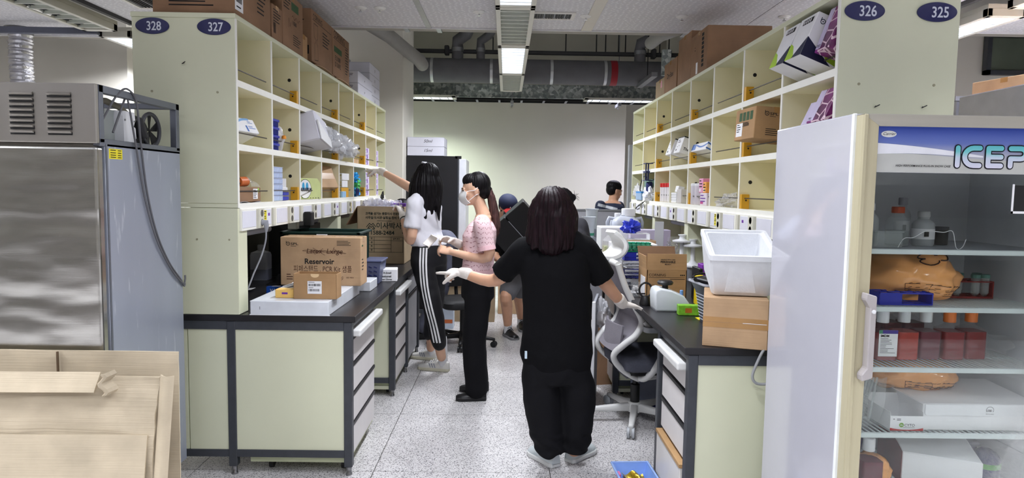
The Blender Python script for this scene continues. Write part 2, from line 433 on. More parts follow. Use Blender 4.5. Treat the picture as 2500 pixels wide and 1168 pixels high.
for s in (-1, 1):
    x0, x1 = sorted((s * 3.2, s * 3.165))
    obj('slot_rail', MB().box(x0, x1, -3.4, 5.68, CZ - 0.03, CZ + 0.05), M('slot_black', (34, 34, 36), 0.5), ceil)
# air vents in the ceiling
VENTM = M('vent_slot', (40, 40, 42), 0.6)
def vent(cx, cy, sx, sy, nsl, label):
    t = thing('air_vent', label, 'air vent', (cx, cy, CZ), group='ceiling air vents')
    b = MB()
    for r in ((-sx - 0.03, sx + 0.03, -sy - 0.03, -sy), (-sx - 0.03, sx + 0.03, sy, sy + 0.03), (-sx - 0.03, -sx, -sy, sy), (sx, sx + 0.03, -sy, sy)):
        b.box(r[0], r[1], r[2], r[3], -0.012, 0.002)
    obj('frame', b, OFFW, t, bevel=0.002)
    obj('backing', MB().box(-sx, sx, -sy, sy, -0.002, 0.0), BLACK, t)
    for k in range(nsl):
        x = -sx + 2 * sx * (k + 0.5) / nsl
        obj('slat', MB().box(x - 0.0035, x + 0.0035, -sy, sy, -0.009, -0.002), VENTM if k % 4 else GREYP, t)
    return t
vent(0.335, 5.22, 0.15, 0.075, 15, 'black slotted air vent in the ceiling right of the lamp row')
vent(-2.55, 5.05, 0.28, 0.14, 22, 'black slotted air vent in the ceiling above label 328')
# sprinkler rosettes
SPW = M('sprinkler_white', (228, 228, 226), 0.35)
for k, (x, y, lab) in enumerate(((-1.125, 5.10, 'sprinkler head in the ceiling above the stacked brown cartons'), (-0.98, 5.10, 'sprinkler head in the ceiling beside the grey metal rail'), (-0.228, 5.152, 'sprinkler head in the ceiling left of the lamp row'),
                             (0.60, 5.215, 'sprinkler head in the ceiling right of the slotted vent'), (1.342, 5.186, 'sprinkler head in the ceiling above the tall brown cartons'), (2.116, 5.132, 'sprinkler head in the ceiling at far right above the shelf'))):
    t = thing('sprinkler_head', lab, 'sprinkler', (x, y, CZ), group='ceiling sprinkler heads')
    obj('rosette', MB().lathe([(0.046, 0.001), (0.046, -0.004), (0.03, -0.016), (0.018, -0.017)], n=24), SPW, t, smooth=40)
    obj('deflector', MB().lathe([(0.005, -0.015), (0.005, -0.03), (0.014, -0.031), (0.014, -0.034), (0.002, -0.035)], n=14), CHROME, t, smooth=40)
# ================================================================= light fixtures
FIXM = M('fixture_enamel', (214, 212, 202), 0.4, var=0.02)
LOUV = M('louvre', (206, 210, 202), 0.3, var=0.03)
GLOW = M('lamp_glow', (216, 226, 255), 0.5, emit=5.0, var=0.0)
OFFD = M('lamp_off', (196, 200, 192), 0.4)
def fixture(x, y0, y1, z, lit, label, w=0.28, along='y', power=None, nb=None, col=(0.95, 0.975, 1.03), spread=138, up=0.0, hf=0.056):
    L_ = y1 - y0
    t = thing('ceiling_light', label, 'ceiling light', (x, (y0 + y1) / 2, z) if along == 'y' else ((y0 + y1) / 2, x, z), 0 if along == 'y' else PI / 2, 'fluorescent ceiling lights')
    h = w / 2; l = L_ / 2 - 0.008; e = 0.052
    obj('housing', MB().box(-h, h, -l, l, hf - 0.001, hf + (0.029 if hf > 0.05 else 0.008)), FIXM, t)
    b = MB()
    for r in ((-h, -h + 0.035, -l, l), (h - 0.035, h, -l, l), (-h, h, -l, -l + e), (-h, h, l - e, l)): b.box(r[0], r[1], r[2], r[3], 0.0, hf)
    obj('frame', b, FIXM, t, bevel=0.003)
    obj('diffuser', MB().box(-h + 0.035, h - 0.035, -l + e, l - e, hf * 0.75, hf * 0.9), GLOW if lit else OFFD, t)
    nb = nb or 10
    lm = MB().prism([(-0.001, hf * 0.53), (0.001, hf * 0.53), (0.007, 0.004), (-0.007, 0.004)], -h + 0.035, h - 0.035, 'x').mesh('louvre_blade')
    lm.materials.append(LOUV)
    for k in range(nb):
        link('louvre_blade', lm, None, t, (0, -l + e + (2 * l - 2 * e) * (k + 0.5) / nb, 0))
    if lit:
        li = bpy.data.lights.new('tube_light', 'AREA'); li.shape = 'RECTANGLE'; li.size = w - 0.09; li.size_y = L_ - 0.14
        li.energy = (power or LAMP_W); li.color = col; li.spread = math.radians(spread)
        o = bpy.data.objects.new('tube_light', li); COL.objects.link(o); o.parent = t; o.location = (0, 0, 0.0)
        if up:      # added upward lamp above the closed housing, brightens the pipes and pillars overhead
            l2 = li.copy(); l2.energy = li.energy * up; l2.spread = PI; o2 = bpy.data.objects.new('tube_light', l2); COL.objects.link(o2); o2.parent = t; o2.location = (0, 0, 0.09); o2.rotation_euler = (PI, 0, 0)
    return t
cx = 0.045
fixture(cx, 3.30, 4.66, 2.75, True, 'lit fluorescent fixture nearest the viewer over the aisle', power=LAMP_W * 0.78)
fixture(cx, 4.66, 5.93, 2.75, False, 'unlit louvred fixture over the aisle, at the ceiling edge')
fixture(cx, 5.93, 7.34, 2.75, True, 'lit louvred fixture over the aisle between two unlit ones', power=LAMP_W * 1.6, spread=165, up=0.14)
fixture(cx, 7.34, 8.66, 2.75, False, 'unlit louvred fixture at the far end of the aisle row')
fixture(-3.4, 4.25, 5.62, 2.75, False, 'unlit louvred fixture over the steel refrigerator', nb=9)
fixture(-3.4, 5.80, 7.0, 2.75, True, 'lit fixture behind the panel numbered 328', power=LAMP_W * 2.2, spread=165, up=0.1)
fixture(3.48, 4.64, 5.95, 2.75, True, 'lit fixture just right of the panel numbered 325', power=LAMP_W * 1.3)
fixture(3.48, 3.2, 4.48, 2.75, True, 'lit fixture at the top right corner of the view', power=LAMP_W * 1.0)
fixture(9.02, -1.95, -0.69, 2.70, True, 'lit fixture across the far wall, by the left pillar', along='x', w=0.24, col=(0.88, 1.04, 0.88), power=LAMP_W * 1.25, hf=0.024)
fixture(9.02, 1.03, 2.28, 2.70, True, 'lit fixture across the far wall, above the right shelf end', along='x', w=0.24, col=(0.95, 0.93, 1.14), power=LAMP_W * 0.62, hf=0.024)
for x in (-3.4, cx, 3.48):
    for y in (-2.6, -0.7, 1.2):
        fixture(x, y, y + 1.27, 2.75, True, 'lit fluorescent fixture overhead behind the viewer, %s row, %s' % ('left' if x < -1 else 'right' if x > 1 else 'middle', {-2.6: 'rearmost', -0.7: 'second', 1.2: 'third'}[y]), power=LAMP_W * (0.68 if x == cx else 1.7))
for x in (-2.4, 3.6):
    fixture(x, 11.5, 12.7, 2.75, True, 'lit fluorescent fixture in the room beyond the far wall, ' + ('left' if x < 0 else 'right'), power=LAMP_W * 1.5)
# ================================================================= pipes and ducts above the aisle
t = thing('main_pipe', 'thick dark grey lagged pipe running under the slab across the aisle', 'pipe', (0, 8.7, 3.02))
obj('pipe_body', MB().cyl((-2.6, 0, 0), (3.6, 0, 0.0), 0.157, 28), PIPE, t, smooth=40)
for x in (-0.984, -0.215, 0.566, 1.262, 2.1):
    obj('band', MB().lathe([(0.158, x - 0.018), (0.161, x - 0.018), (0.161, x + 0.018), (0.158, x + 0.018)], n=28, axis='x'), M('foil_band', (190, 192, 194), 0.3, metal=0.7), t, smooth=40)
obj('red_band', MB().lathe([(0.158, 1.33), (0.1605, 1.33), (0.1605, 1.415), (0.158, 1.415)], n=28, axis='x'), M('red_tape', (142, 18, 30), 0.5), t, smooth=40)
for x in (-0.66, -0.36, 1.72):
    b = MB(); r = 0.075 if x != -0.36 else 0.055
    b.tube([(x, 0, 0.13), (x, 0, 0.30), (x, -0.02, 0.38), (x + (0.12 if x < 0 else 0.15), -0.12, 0.44), (x + (0.2 if x < 0 else 0.35), -0.5, 0.5)], r, 16)
    br = obj('branch_pipe', b, PIPE, t, smooth=50)
    obj('clamp', MB().lathe([(r + 0.002, 0.24), (r + 0.006, 0.24), (r + 0.006, 0.29), (r + 0.002, 0.29)], (x, 0, 0), 20), STEEL, br, smooth=40)
t = thing('thin_pipe', 'thin dark horizontal pipe above the thick lagged pipe', 'pipe', (0, 8.72, 3.27))
obj('pipe_body', MB().cyl((-2.4, 0, 0), (3.6, 0, 0), 0.028, 12), M('iron_pipe', (52, 52, 54), 0.6), t, smooth=40)
for x in (-0.2, 0.75, 1.15, 1.27, 1.44, 1.53, 1.98, 2.1, 2.4):
    obj('hanger_rod', MB().cyl((x, 0, 0.02), (x, 0, 0.68), 0.008, 6), BLACK, t)
for x in (-0.8, 1.9, 2.1, 2.35): obj('valve', MB().box(x - 0.03, x + 0.03, -0.05, 0.05, -0.05, 0.07), M('iron_pipe'), t, bevel=0.01)
t = thing('air_duct', 'galvanised rectangular air duct crossing below the lagged pipe', 'duct', (0, 9.2, 2.75))
for a, b_ in ((-2.6, -0.75), (-0.748, 0.55), (0.552, 2.3)):
    obj('duct_section', MB().box(a, b_, 0, 0.3, 0.0, 0.185), MATS['galvanised'], t, bevel=0.004)
for x in (-0.75, 0.55): obj('flange', MB().box(x - 0.008, x + 0.008, -0.012, 0.31, -0.008, 0.195), MATS['galvanised'], t)
t = thing('cable_tray', 'black ladder cable tray hanging under the galvanised duct', 'cable tray', (0, 9.16, 2.72))
for yy in (0.0, 0.24): obj('side_rail', MB().box(-2.6, 2.3, yy, yy + 0.012, -0.01, 0.02), BLACK, t)
for k in range(15): obj('rung', MB().box(-2.3 + k * 0.31, -2.27 + k * 0.31, 0.0, 0.25, -0.012, -0.004), GREYP, t)
for k, (x, y, z) in enumerate(((0.06, 8.95, 2.62), (1.5, 9.0, 2.62))):
    t = thing('channel_bracket', ('steel channel stub hanging at the end of the aisle lamps', 'steel channel stub hanging before the right far lamp')[k], 'bracket', (x, y, z))
    obj('channel', MB().box(-0.02, 0.02, -0.15, 0.15, 0, 0.04), STEEL, t)
    obj('hanger_rod', MB().cyl((0, 0, -0.03), (0, 0, 1.33), 0.006, 6), STEEL, t)
t = thing('steel_channel', 'grey steel channel hung obliquely before the pipe at right', 'bracket', (1.72, 8.25, 2.86))
obj('channel', MB().cbox((0, 0, 0), (0.07, 0.9, 0.05)), STEEL, t)
obj('hanger_rod', MB().cyl((0, -0.05, 0), (0, -0.05, 1.09), 0.006, 6), BLACK, t)
obj('post', MB().box(0.1, 0.2, -0.4, -0.34, 0.0, 0.3), MATS['galvanised'], t)
t = thing('drain_pipe', 'grey elbow pipe bending down beside the left pillar', 'pipe', (-1.12, 7.45, 3.05))
obj('pipe_body', MB().tube([(-0.35, -1.2, 0.1), (-0.3, -0.6, 0.1), (-0.16, -0.25, 0.06), (-0.02, 0.0, -0.03), (0.1, 0.2, -0.1), (0.1, 0.5, -0.1)], 0.075, 16), M('grey_pipe', (140, 138, 134), 0.6), t, smooth=50)
t = thing('drain_pipe', 'pale elbow pipe above the cartons beside the right pillar', 'pipe', (1.62, 7.4, 3.15))
obj('pipe_body', MB().tube([(0.5, -0.8, 0.05), (0.2, -0.5, 0.05), (0, -0.3, 0.0), (-0.02, 0.1, 0.0)], 0.07, 16), M('grey_pipe'), t, smooth=50); obj('hanger_rod', MB().cyl((0.2, -0.5, 0.1), (0.2, -0.5, 0.8), 0.006, 6), STEEL, t)
# flexible silver exhaust hose over the steel refrigerator
t = thing('flexible_duct', 'crinkled silver foil duct hanging behind the steel refrigerator', 'duct', (-4.33, 5.98, 1.9))
b = MB(); rings = []
for k in range(62):
    r = 0.089 + (0.005 if k % 2 else -0.004) + 0.003 * math.sin(k * 1.7); h = k * 0.0155
    rings.append([(r * math.cos(2 * PI * j / 28) + 0.008 * math.sin(h * 7), r * math.sin(2 * PI * j / 28), h + 0.006 * math.sin(2 * PI * j / 28 + k)) for j in range(28)])
obj('hose', b.loft(rings), M('foil', (206, 206, 212), 0.28, metal=0.95, bump=0.5, bscale=60), t, smooth=30)
obj('collar', MB().lathe([(0.096, 0.9), (0.096, 0.945), (0.12, 0.947), (0.12, 0.95)], n=28), STEEL, t, smooth=40)
t = thing('strip_bracket', 'dark strut with chrome clip under the unlit left fixture', 'bracket', (-3.5, 5.2, 2.8))
obj('strut', MB().box(-0.03, 0.01, -0.55, 0.55, -0.03, 0.0), DARK, t)
obj('cross_strut', MB().box(-1.5, 0.01, 0.5, 0.55, -0.05, 0.0), M('blue_grey', (96, 100, 116), 0.5), t)
obj('clip', MB().cyl((0.0, -0.3, -0.03), (0.0, -0.05, -0.03), 0.012, 8), CHROME, t)
# dark benches added behind the viewer, unseen, to darken the steel door's reflection
for x_, lb_ in ((-4.3, 'left'), (0.0, 'middle'), (4.3, 'right')):
    t = thing('added_bench', 'dark bench added behind the viewer for the steel door to reflect, ' + lb_, 'bench', (x_, -3.1, 0))
    obj('cabinet', MB().box(-1.9, 1.9, -0.3, 0.3, 0.0, 0.8), M('rear_brown', (84, 72, 66), 0.6), t); obj('top', MB().box(-1.95, 1.95, -0.33, 0.35, 0.8, 0.84), BLACKTOP, t)
    obj('upper_rack', MB().box(-1.8, 1.8, -0.33, -0.1, 1.25, 1.6), M('rear_brown'), t); obj('rack_post', MB().box(-1.8, -1.76, -0.33, -0.3, 0.84, 1.25).box(1.76, 1.8, -0.33, -0.3, 0.84, 1.25), DARK, t)
# grey partition post and deep room glimpsed beyond the right shelf end
struct(obj('trim_1', MB().box(1.352, 1.43, 7.30, 7.36, 0, 2.0), M('grey_trim', (158, 160, 164), 0.5), bevel=0.004))
# ================================================================= double-sided bench shelving, one each side of the aisle
ROWZ = [(1.985, 2.013), (1.670, 1.698), (1.375, 1.401)]
SIGN = M('sign_blue', (22, 26, 84), 0.3, coat=0.3, var=0.03)
SIGNW = M('sign_white', (214, 218, 230), 0.5, var=0.02)
CARD = M('raceway_card', (226, 226, 236), 0.55, var=0.02)
SOCK = M('socket_ivory', (216, 214, 198), 0.4, var=0.02)
SLOT = M('socket_hole', (96, 92, 84), 0.5)
YLAB = M('yellow_label', (238, 222, 40), 0.5)
def shelving(s, XF, y0, pitch, W, nums, label):
    t = thing('bench_shelving', label, 'shelving', (0, 0, 0))
    def bx(a, b_, c, d, e, f, mb=None):
        x0, x1 = sorted((s * a, s * b_)); return (mb or MB()).box(x0, x1, c, d, e, f)
    y1 = y0 + 8 * pitch; zt = 2.308
    ep = obj('end_panel', bx(XF, XF + W, y0, y0 + 0.02, 1.402, zt), CREAM, t, bevel=0.0015)
    obj('end_strip', bx(XF, XF + W, y0, y0 + 0.02, 1.380, 1.4005), CREAM, t, bevel=0.0015)
    obj('lower_end_panel', bx(XF, XF + W, y0, y0 + 0.115, 0.839, 1.378), CREAM, t, bevel=0.002)
    obj('panel_edging', bx(XF - 0.003, XF, y0, y0 + 0.02, 1.38, zt), CREAMW, t)
    obj('top_board', bx(XF - 0.004, XF + W + 0.004, y0 - 0.004, y1 + 0.02, zt, zt + 0.024), CREAM, t, bevel=0.002)
    obj('back_panel', bx(XF + W / 2 - 0.006, XF + W / 2 + 0.006, y0 + 0.02, y1, 1.40, zt), CREAMD, t)
    obj('far_end_panel', bx(XF, XF + W, y1, y1 + 0.02, 0.839, zt), CREAM, t)
    dm = bx(XF + 0.002, XF + W / 2 - 0.006, -0.009, 0.009, 1.401, zt).mesh('divider'); dm.materials.append(CREAMD)
    em = bx(XF - 0.002, XF + 0.002, -0.009, 0.009, 1.401, zt).mesh('divider_edge'); em.materials.append(CREAMW)
    for k in range(1, 8):
        d = link('divider', dm, None, t, (0, y0 + k * pitch, 0)); link('divider_edge', em, None, d)
        if k % 2 == 0:
            for z0, z1 in ROWZ[:3]:
                h = obj('cable_hole', MB().lathe([(0.011, -0.0012), (0.009, -0.0016)], (s * (XF + 0.06), 0, z1 + 0.155), 14, 'y'), BLACK, d, loc=(0, -0.009, 0))
    for z0, z1 in ROWZ:
        bo = obj('shelf_board', bx(XF + 0.002, XF + W / 2 - 0.006, y0 + 0.02, y1, z0, z1), CREAMD, t)
        obj('shelf_edge', bx(XF - 0.003, XF + 0.002, y0 + 0.02, y1, z0 - 0.002, z1 + 0.002), CREAMW, bo)
        for k in range(8):
            if k % 2 == 0: a, b_ = y0 + k * pitch + 0.02, y0 + (k + 1) * pitch - 0.03
            else: a, b_ = y0 + k * pitch + 0.02, y0 + (k + 1) * pitch - 0.04
            obj('retaining_rod', MB().cyl((s * (XF + 0.022), a, z1 + 0.062), (s * (XF + 0.022), b_, z1 + 0.062), 0.0035, 6), M('rod_steel', (74, 68, 64), 0.4, metal=0.3), t)
            if k % 2 and (k < 7):
                br = obj('rod_bracket', bx(XF + 0.004, XF + 0.05, y0 + (k + 1) * pitch - 0.036, y0 + (k + 1) * pitch - 0.0095, z1, z1 + 0.085), YELLOW, t, bevel=0.002)
                obj('bolt', MB().lathe([(0.005, 0), (0.005, -0.003), (0.002, -0.004)], (s * (XF + 0.03), y0 + (k + 1) * pitch - 0.036, z1 + 0.05), 8, 'y'), BLACK, br)
    for sx in (0.09, W - 0.09):
        obj('screw_cap', MB().lathe([(0.006, 0), (0.0055, -0.002)], (s * (XF + sx), y0, 1.95), 12, 'y'), M('cap_grey', (160, 156, 128), 0.5), t)
        obj('screw_cap', MB().lathe([(0.005, 0), (0.0045, -0.002)], (s * (XF + sx * 0.5), y0, 1.22), 12, 'y'), M('cap_grey'), t)
    for nx_, nz_ in (((0.25, 2.09),) if s < 0 else ((0.165, 1.862), (0.36, 1.862))):
        obj('nail', MB().tube([(s * (XF + nx_), y0, nz_), (s * (XF + nx_) - 0.008, y0 - 0.006, nz_ - 0.006), (s * (XF + nx_) + 0.01, y0 - 0.012, nz_ + 0.004)], 0.002, 5), BLACK, t)
    for num, px in nums:
        sg = obj('number_sign', MB().lathe([(0.082, 0), (0.082, -0.004), (0.080, -0.005)], (px, y0 - 0.0005, 2.265 if s < 0 else 2.243), 48, 'y', 1.0, 0.48), SIGN, t, smooth=40)
        text(sg, num, (px + (0.008 if s < 0 else 0.012), y0 - 0.0056, 2.265 - 0.021 if s < 0 else 2.243 - 0.021), X, Z, 0.06, SIGNW, 'CENTER', 0.0009, 0.82, lift=0.0004)
    # power raceway below the lowest shelf
    rw = obj('raceway', bx(XF - 0.012, XF + 0.06, y0 + 0.021, y1, 1.262, 1.374), CREAMW, t, bevel=0.002)
    xf = s * (XF - 0.012)
    def slab(name, a, b_, z0, z1, th, m, par):
        x0, x1 = sorted((xf, xf - s * th)); return obj(name, MB().box(x0, x1, a, b_, z0, z1), m, par, bevel=0.0015)
    for k in range(8):
        a = y0 + k * pitch + 0.02; q = pitch / 0.5
        slab('blank_cover', a + 0.005, a + 0.185 * q, 1.276, 1.362, 0.002, CARD, rw)
        so = slab('socket_module', a + 0.195 * q, a + 0.265 * q, 1.266, 1.370, 0.016, SOCK, rw)
        for z in (1.345, 1.295):
            obj('socket_hole', MB().lathe([(0.019, 0), (0.019, -0.001), (0.016, -0.0015)] if s < 0 else [(0.016, 0.0015), (0.019, 0.001), (0.019, 0)], (xf - s * 0.016, a + 0.232 * q, z), 16, 'x') if s > 0 else
                MB().lathe([(0.019, 0.0), (0.019, 0.001), (0.016, 0.0015)], (xf - s * 0.016, a + 0.232 * q, z), 16, 'x'), SLOT, so)
        slab('blank_cover', a + 0.275 * q, a + 0.41 * q, 1.276, 1.362, 0.002, CARD, rw)
        slab('switch_module', a + 0.42 * q, a + 0.455 * q, 1.268, 1.368, 0.012, SOCK, rw)
        if k in ((0, 4) if s < 0 else (2,)):
            lb = slab('warning_label', a + 0.28 * q, a + 0.335 * q, 1.282, 1.358, 0.0035, YLAB, rw)
            o = Vector((xf - s * 0.0036, a + (0.28 if s < 0 else 0.335) * q, 1.282))
            quads(lb, [(0.006, 0.066, 0.044, 0.071), (0.006, 0.056, 0.03, 0.06), (0.012, 0.04, 0.04, 0.044), (0.006, 0.03, 0.044, 0.034), (0.01, 0.012, 0.03, 0.016)], o, (0, 1, 0) if s < 0 else (0, -1, 0), Z, INK)
        if k in ((0, 3) if s < 0 else (1, 4)):
            lb = slab('small_sticker', a + 0.36 * q, a + 0.385 * q, 1.325, 1.342, 0.0032, PURPLE, rw)
    # posts and back board (left: dark panel added across the open space) below the raceway, under-shelf lamp tubes
    for k in ((2, 4, 6, 8) if s > 0 else (4, 6, 8)):
        obj('post', bx(XF, XF + W / 2 - 0.007, y0 + k * pitch - 0.05, y0 + k * pitch + 0.05, 0.839, 1.262), CREAM, t, bevel=0.002)
    obj('lower_backing', bx(XF + (W / 2 if s > 0 else W - 0.012) - 0.006, XF + (W / 2 if s > 0 else W - 0.012) + 0.006, y0 + 0.115, y1, 0.839, 1.375), CREAMD if s > 0 else M('back_dark', (40, 39, 38), 0.6), t)
    for k in range(4):
        a = y0 + 2 * k * pitch + 0.2
        tb = obj('lamp_tube', MB().cyl((s * (XF + 0.1), a, 1.232), (s * (XF + 0.1), a + 2 * pitch - 0.5, 1.232), 0.019, 12), GREYP, t, smooth=40)
        obj('lamp_holder', bx(XF + 0.07, XF + 0.13, a - 0.06, a, 1.20, 1.262), SOCK, tb, bevel=0.004)
    return t
left_sh = shelving(-1, 1.341, 3.291, 0.4987, 0.502, (('328', -1.741), ('327', -1.441)), 'cream double-sided shelving numbered 328 and 327 on the left bench')
right_sh = shelving(1, 1.352, 2.721, 0.543, 0.490, (('326', 1.448), ('325', 1.744)), 'cream double-sided shelving numbered 326 and 325 on the right bench')
# ================================================================= benches
DRW = M('drawer_front', (218, 214, 212), 0.4, var=0.02)
FOOT = M('foot_chrome', (150, 150, 152), 0.25, metal=0.9)
def sbx(s, a, b_, c, d, e, f, mb=None):
    x0, x1 = sorted((s * a, s * b_)); return (mb or MB()).box(x0, x1, c, d, e, f)
def worktop(s, XE, y0, y1, label):
    tag(obj('worktop', sbx(s, XE, 2.43, y0, y1, 0.806, 0.838), BLACKTOP, bevel=0.003), label, 'worktop')
worktop(-1, 0.757, 3.289, 7.27, 'long black worktop of the left bench')
worktop(1, 0.767, 2.721, 7.04, 'long black worktop of the right bench')
def bench_frame(s, XE, y0, y1, label, inner, cross):
    t = thing('bench_stand', label, 'bench stand')
    def post(x, y): 
        p = obj('post', sbx(s, x, x + 0.042, y, y + 0.042, 0.045, 0.806), DARK, t, bevel=0.003)
        obj('foot', MB().lathe([(0.014, 0.048), (0.014, 0.012), (0.017, 0.008), (0.017, 0.0)], (s * (x + 0.021), y + 0.021, 0.0), 14), FOOT, p, smooth=40)
    xs_ = [XE + 0.018, XE + 0.61, XE + 1.63]
    for x in xs_: post(x, y0 + 0.004); post(x, y1 - 0.05)
    for a, b_ in ((xs_[0] + 0.042, xs_[1]), (xs_[1] + 0.042, xs_[2])):
        for y in (y0 + 0.006, y1 - 0.048):
            obj('rail', sbx(s, a, b_, y, y + 0.038, 0.762, 0.806), DARK, t)
            obj('rail', sbx(s, a, b_, y, y + 0.038, 0.096, 0.134), DARK, t)
        if a < XE + 0.5: obj('end_panel', sbx(s, a, b_, y0 + 0.012, y0 + 0.026, 0.134, 0.762), CREAM, t)
        else:
            obj('end_panel', sbx(s, a, a + 0.198, y0 + 0.012, y0 + 0.026, 0.134, 0.762), CREAM, t)
            obj('end_panel', sbx(s, a + 0.204, b_, y0 + 0.012, y0 + 0.026, 0.134, 0.762), CREAM, t)
    obj('apron', sbx(s, XE + 0.022, XE + 0.045, y0 + 0.046, y1 - 0.05, 0.775, 0.806), DARK, t)
    for y in inner: post(XE + 0.018, y)
    for y in cross:
        obj('rail', sbx(s, XE + 0.06, XE + 0.5, y, y + 0.038, 0.096, 0.134), DARK, t)
        obj('side_panel', sbx(s, XE + 0.06, XE + 0.55, y + 0.012, y + 0.026, 0.134, 0.80), CREAM, t)
        obj('base_strip', sbx(s, XE + 0.065, XE + 0.5, y + 0.02, y + 0.04, 0.045, 0.07), CREAM, t)
    return t
bench_frame(-1, 0.757, 3.289, 7.27, 'dark steel frame with cream end panels under the left worktop', (4.59, 5.2, 5.86), (4.595,))
bench_frame(1, 0.767, 2.721, 7.04, 'dark steel frame with cream end panel under the right worktop', (3.25, 4.6, 5.2), (4.605,))
def drawers(s, xf, y0, y1, zs, label, board=True, openlast=0.0):
    t = thing('drawer_cabinet', label, 'drawer cabinet', (s * xf, y0, 0))
    W_ = y1 - y0
    def b3(a, b_, c, d, e, f): return sbx(s, a, b_, c, d, e, f)
    obj('carcass', b3(0.02, 0.5, 0.0, W_, 0.06, 0.77), M('carcass_dark', (44, 42, 42), 0.6), t)
    obj('base_board', b3(0.012, 0.52, -0.012, W_, 0.058, 0.088), M('base_wood', (206, 212, 176), 0.6, var=0.15, scale=6, stretch=(1, 1, 8)), t)
    for x in (0.06, 0.44):
        for y in (0.05, W_ - 0.05): obj('caster', MB().lathe([(0.026, 0), (0.026, 0.02)], (s * x, y, 0.029), 12, 'x'), BLACK, t)
    if board:
        obj('pull_out_board', b3(-0.05, 0.3, 0.0, W_ + 0.01, 0.722, 0.758), M('board_white', (226, 226, 224), 0.35), t, bevel=0.009, seg=3)
    for i, (a, b_) in enumerate(zs):
        o = openlast if i == len(zs) - 1 else 0.0
        d = obj('drawer', b3(-o, 0.02, 0.008, W_ - 0.008, a, b_), DRW if not o else OFFW, t, bevel=0.003)
        obj('handle', b3(-0.004 - o, 0.016, 0.004, W_ - 0.004, b_, b_ + 0.016), BLACK if not o else M('raw_wood', (176, 140, 96), 0.7), d)
    return t
drawers(-1, 0.79, 3.34, 3.945, [(0.577, 0.698), (0.417, 0.555), (0.257, 0.396), (0.085, 0.236)], 'white four-drawer cabinet with pull-out board at the left bench corner')
drawers(-1, 0.79, 4.64, 5.19, [(0.577, 0.71), (0.417, 0.555), (0.257, 0.396), (0.085, 0.236)], 'white four-drawer cabinet further along the left bench, past the knee space')
drawers(1, 0.80, 2.78, 3.235, [(0.63, 0.755), (0.475, 0.605), (0.318, 0.45), (0.075, 0.285)], 'white drawer cabinet with a bare wooden edge at the right bench corner', board=True, openlast=0.02)
drawers(1, 0.80, 4.66, 5.19, [(0.577, 0.71), (0.417, 0.555), (0.257, 0.396), (0.085, 0.236)], 'white drawer cabinet further along the right bench')
t = thing('door_cabinet', 'grey under-bench cabinet with drawer and door behind the striped trousers', 'cabinet', (-0.79, 5.25, 0))
obj('carcass', MB().box(-0.5, -0.02, 0, 0.6, 0.06, 0.78), M('carcass_dark'), t)
GREYD = M('grey_door', (150, 150, 154), 0.45)
for a, b_, n_ in ((0.615, 0.765, 'drawer'), (0.07, 0.595, 'door')):
    d = obj(n_, MB().box(-0.02, 0, 0.006, 0.594, a, b_), GREYD, t, bevel=0.003)
    obj('handle', MB().box(0, 0.008, 0.006, 0.594, b_ - 0.004, b_ + 0.014), BLACK, d)
# ================================================================= steel refrigerator, left foreground
def glass(name, tint=(225, 235, 230), refl=1.0, dens=0.04):
    if name in MATS: return MATS[name]
    m = bpy.data.materials.new(name); m.use_nodes = True; n = m.node_tree.nodes; L = m.node_tree.links
    n.remove(n['Principled BSDF'])
    tr = n.new('ShaderNodeBsdfTransparent'); tr.inputs[0].default_value = (*s2l(tint), 1)
    gl = n.new('ShaderNodeBsdfGlossy'); gl.inputs['Roughness'].default_value = 0.02
    fr = n.new('ShaderNodeFresnel'); fr.inputs[0].default_value = 1.5
    ad = n.new('ShaderNodeMath'); ad.operation = 'MULTIPLY_ADD'; ad.inputs[1].default_value = refl; ad.inputs[2].default_value = dens; L.new(fr.outputs[0], ad.inputs[0])
    mx = n.new('ShaderNodeMixShader'); L.new(ad.outputs[0], mx.inputs[0]); L.new(tr.outputs[0], mx.inputs[1]); L.new(gl.outputs[0], mx.inputs[2]); L.new(mx.outputs[0], n['Material Output'].inputs[0])
    MATS[name] = m
    return m
ST = MATS['stainless']
BRUSH = M('header_steel', (176, 172, 166), 0.34, metal=0.9, var=0.05, scale=3)
SIDEM = M('fridge_side_zinc', (164, 170, 184), 0.4, metal=0.35, var=0.08, scale=2.5, dirt=((206, 212, 218), 26, 0.62), stretch=(1, 1, 0.16))
FRM = M('bay_frame', (122, 126, 136), 0.4, metal=0.6)
t = thing('steel_refrigerator', 'large stainless refrigerator with slotted header and open compressor bay', 'refrigerator', (0, 0, 0))
FX, FY, BY = -1.572, 2.6, 3.19
obj('cabinet_side', MB().box(FX - 0.03, FX, FY, BY, 0.13, 1.652), SIDEM, t, bevel=0.004)
obj('cabinet_body', MB().box(-2.88, FX - 0.03, FY + 0.005, BY, 0.13, 1.652), BRUSH, t)
obj('side_trim', MB().box(FX - 0.001, FX + 0.001, FY + 0.001, FY + 0.012, 0.15, 1.65), FRM, t)
for x0, x1 in ((-2.215, FX - 0.004), (-2.87, -2.222)):
    d = obj('door', MB().box(x0, x1, FY - 0.05, FY - 0.004, 0.16, 1.636), ST, t, bevel=0.012, seg=3)
    obj('gasket', MB().box(x0 + 0.01, x1 - 0.01, FY - 0.005, FY + 0.004, 0.17, 1.63), BLACK, d)
hd = obj('header_panel', MB().box(-2.88, FX - 0.002, FY - 0.05, FY - 0.03, 1.648, 1.874), BRUSH, t, bevel=0.003)
sm = MB().prism([(-0.001, -0.0065), (-0.011, 0.0), (-0.001, 0.0065)], -0.044, 0.044, 'x').mesh('louvre_lip'); sm.materials.append(BRUSH)
vm = MB().box(-0.046, 0.046, -0.0012, 0.002, -0.0065, 0.0045).mesh('vent_slot'); vm.materials.append(BLACK)
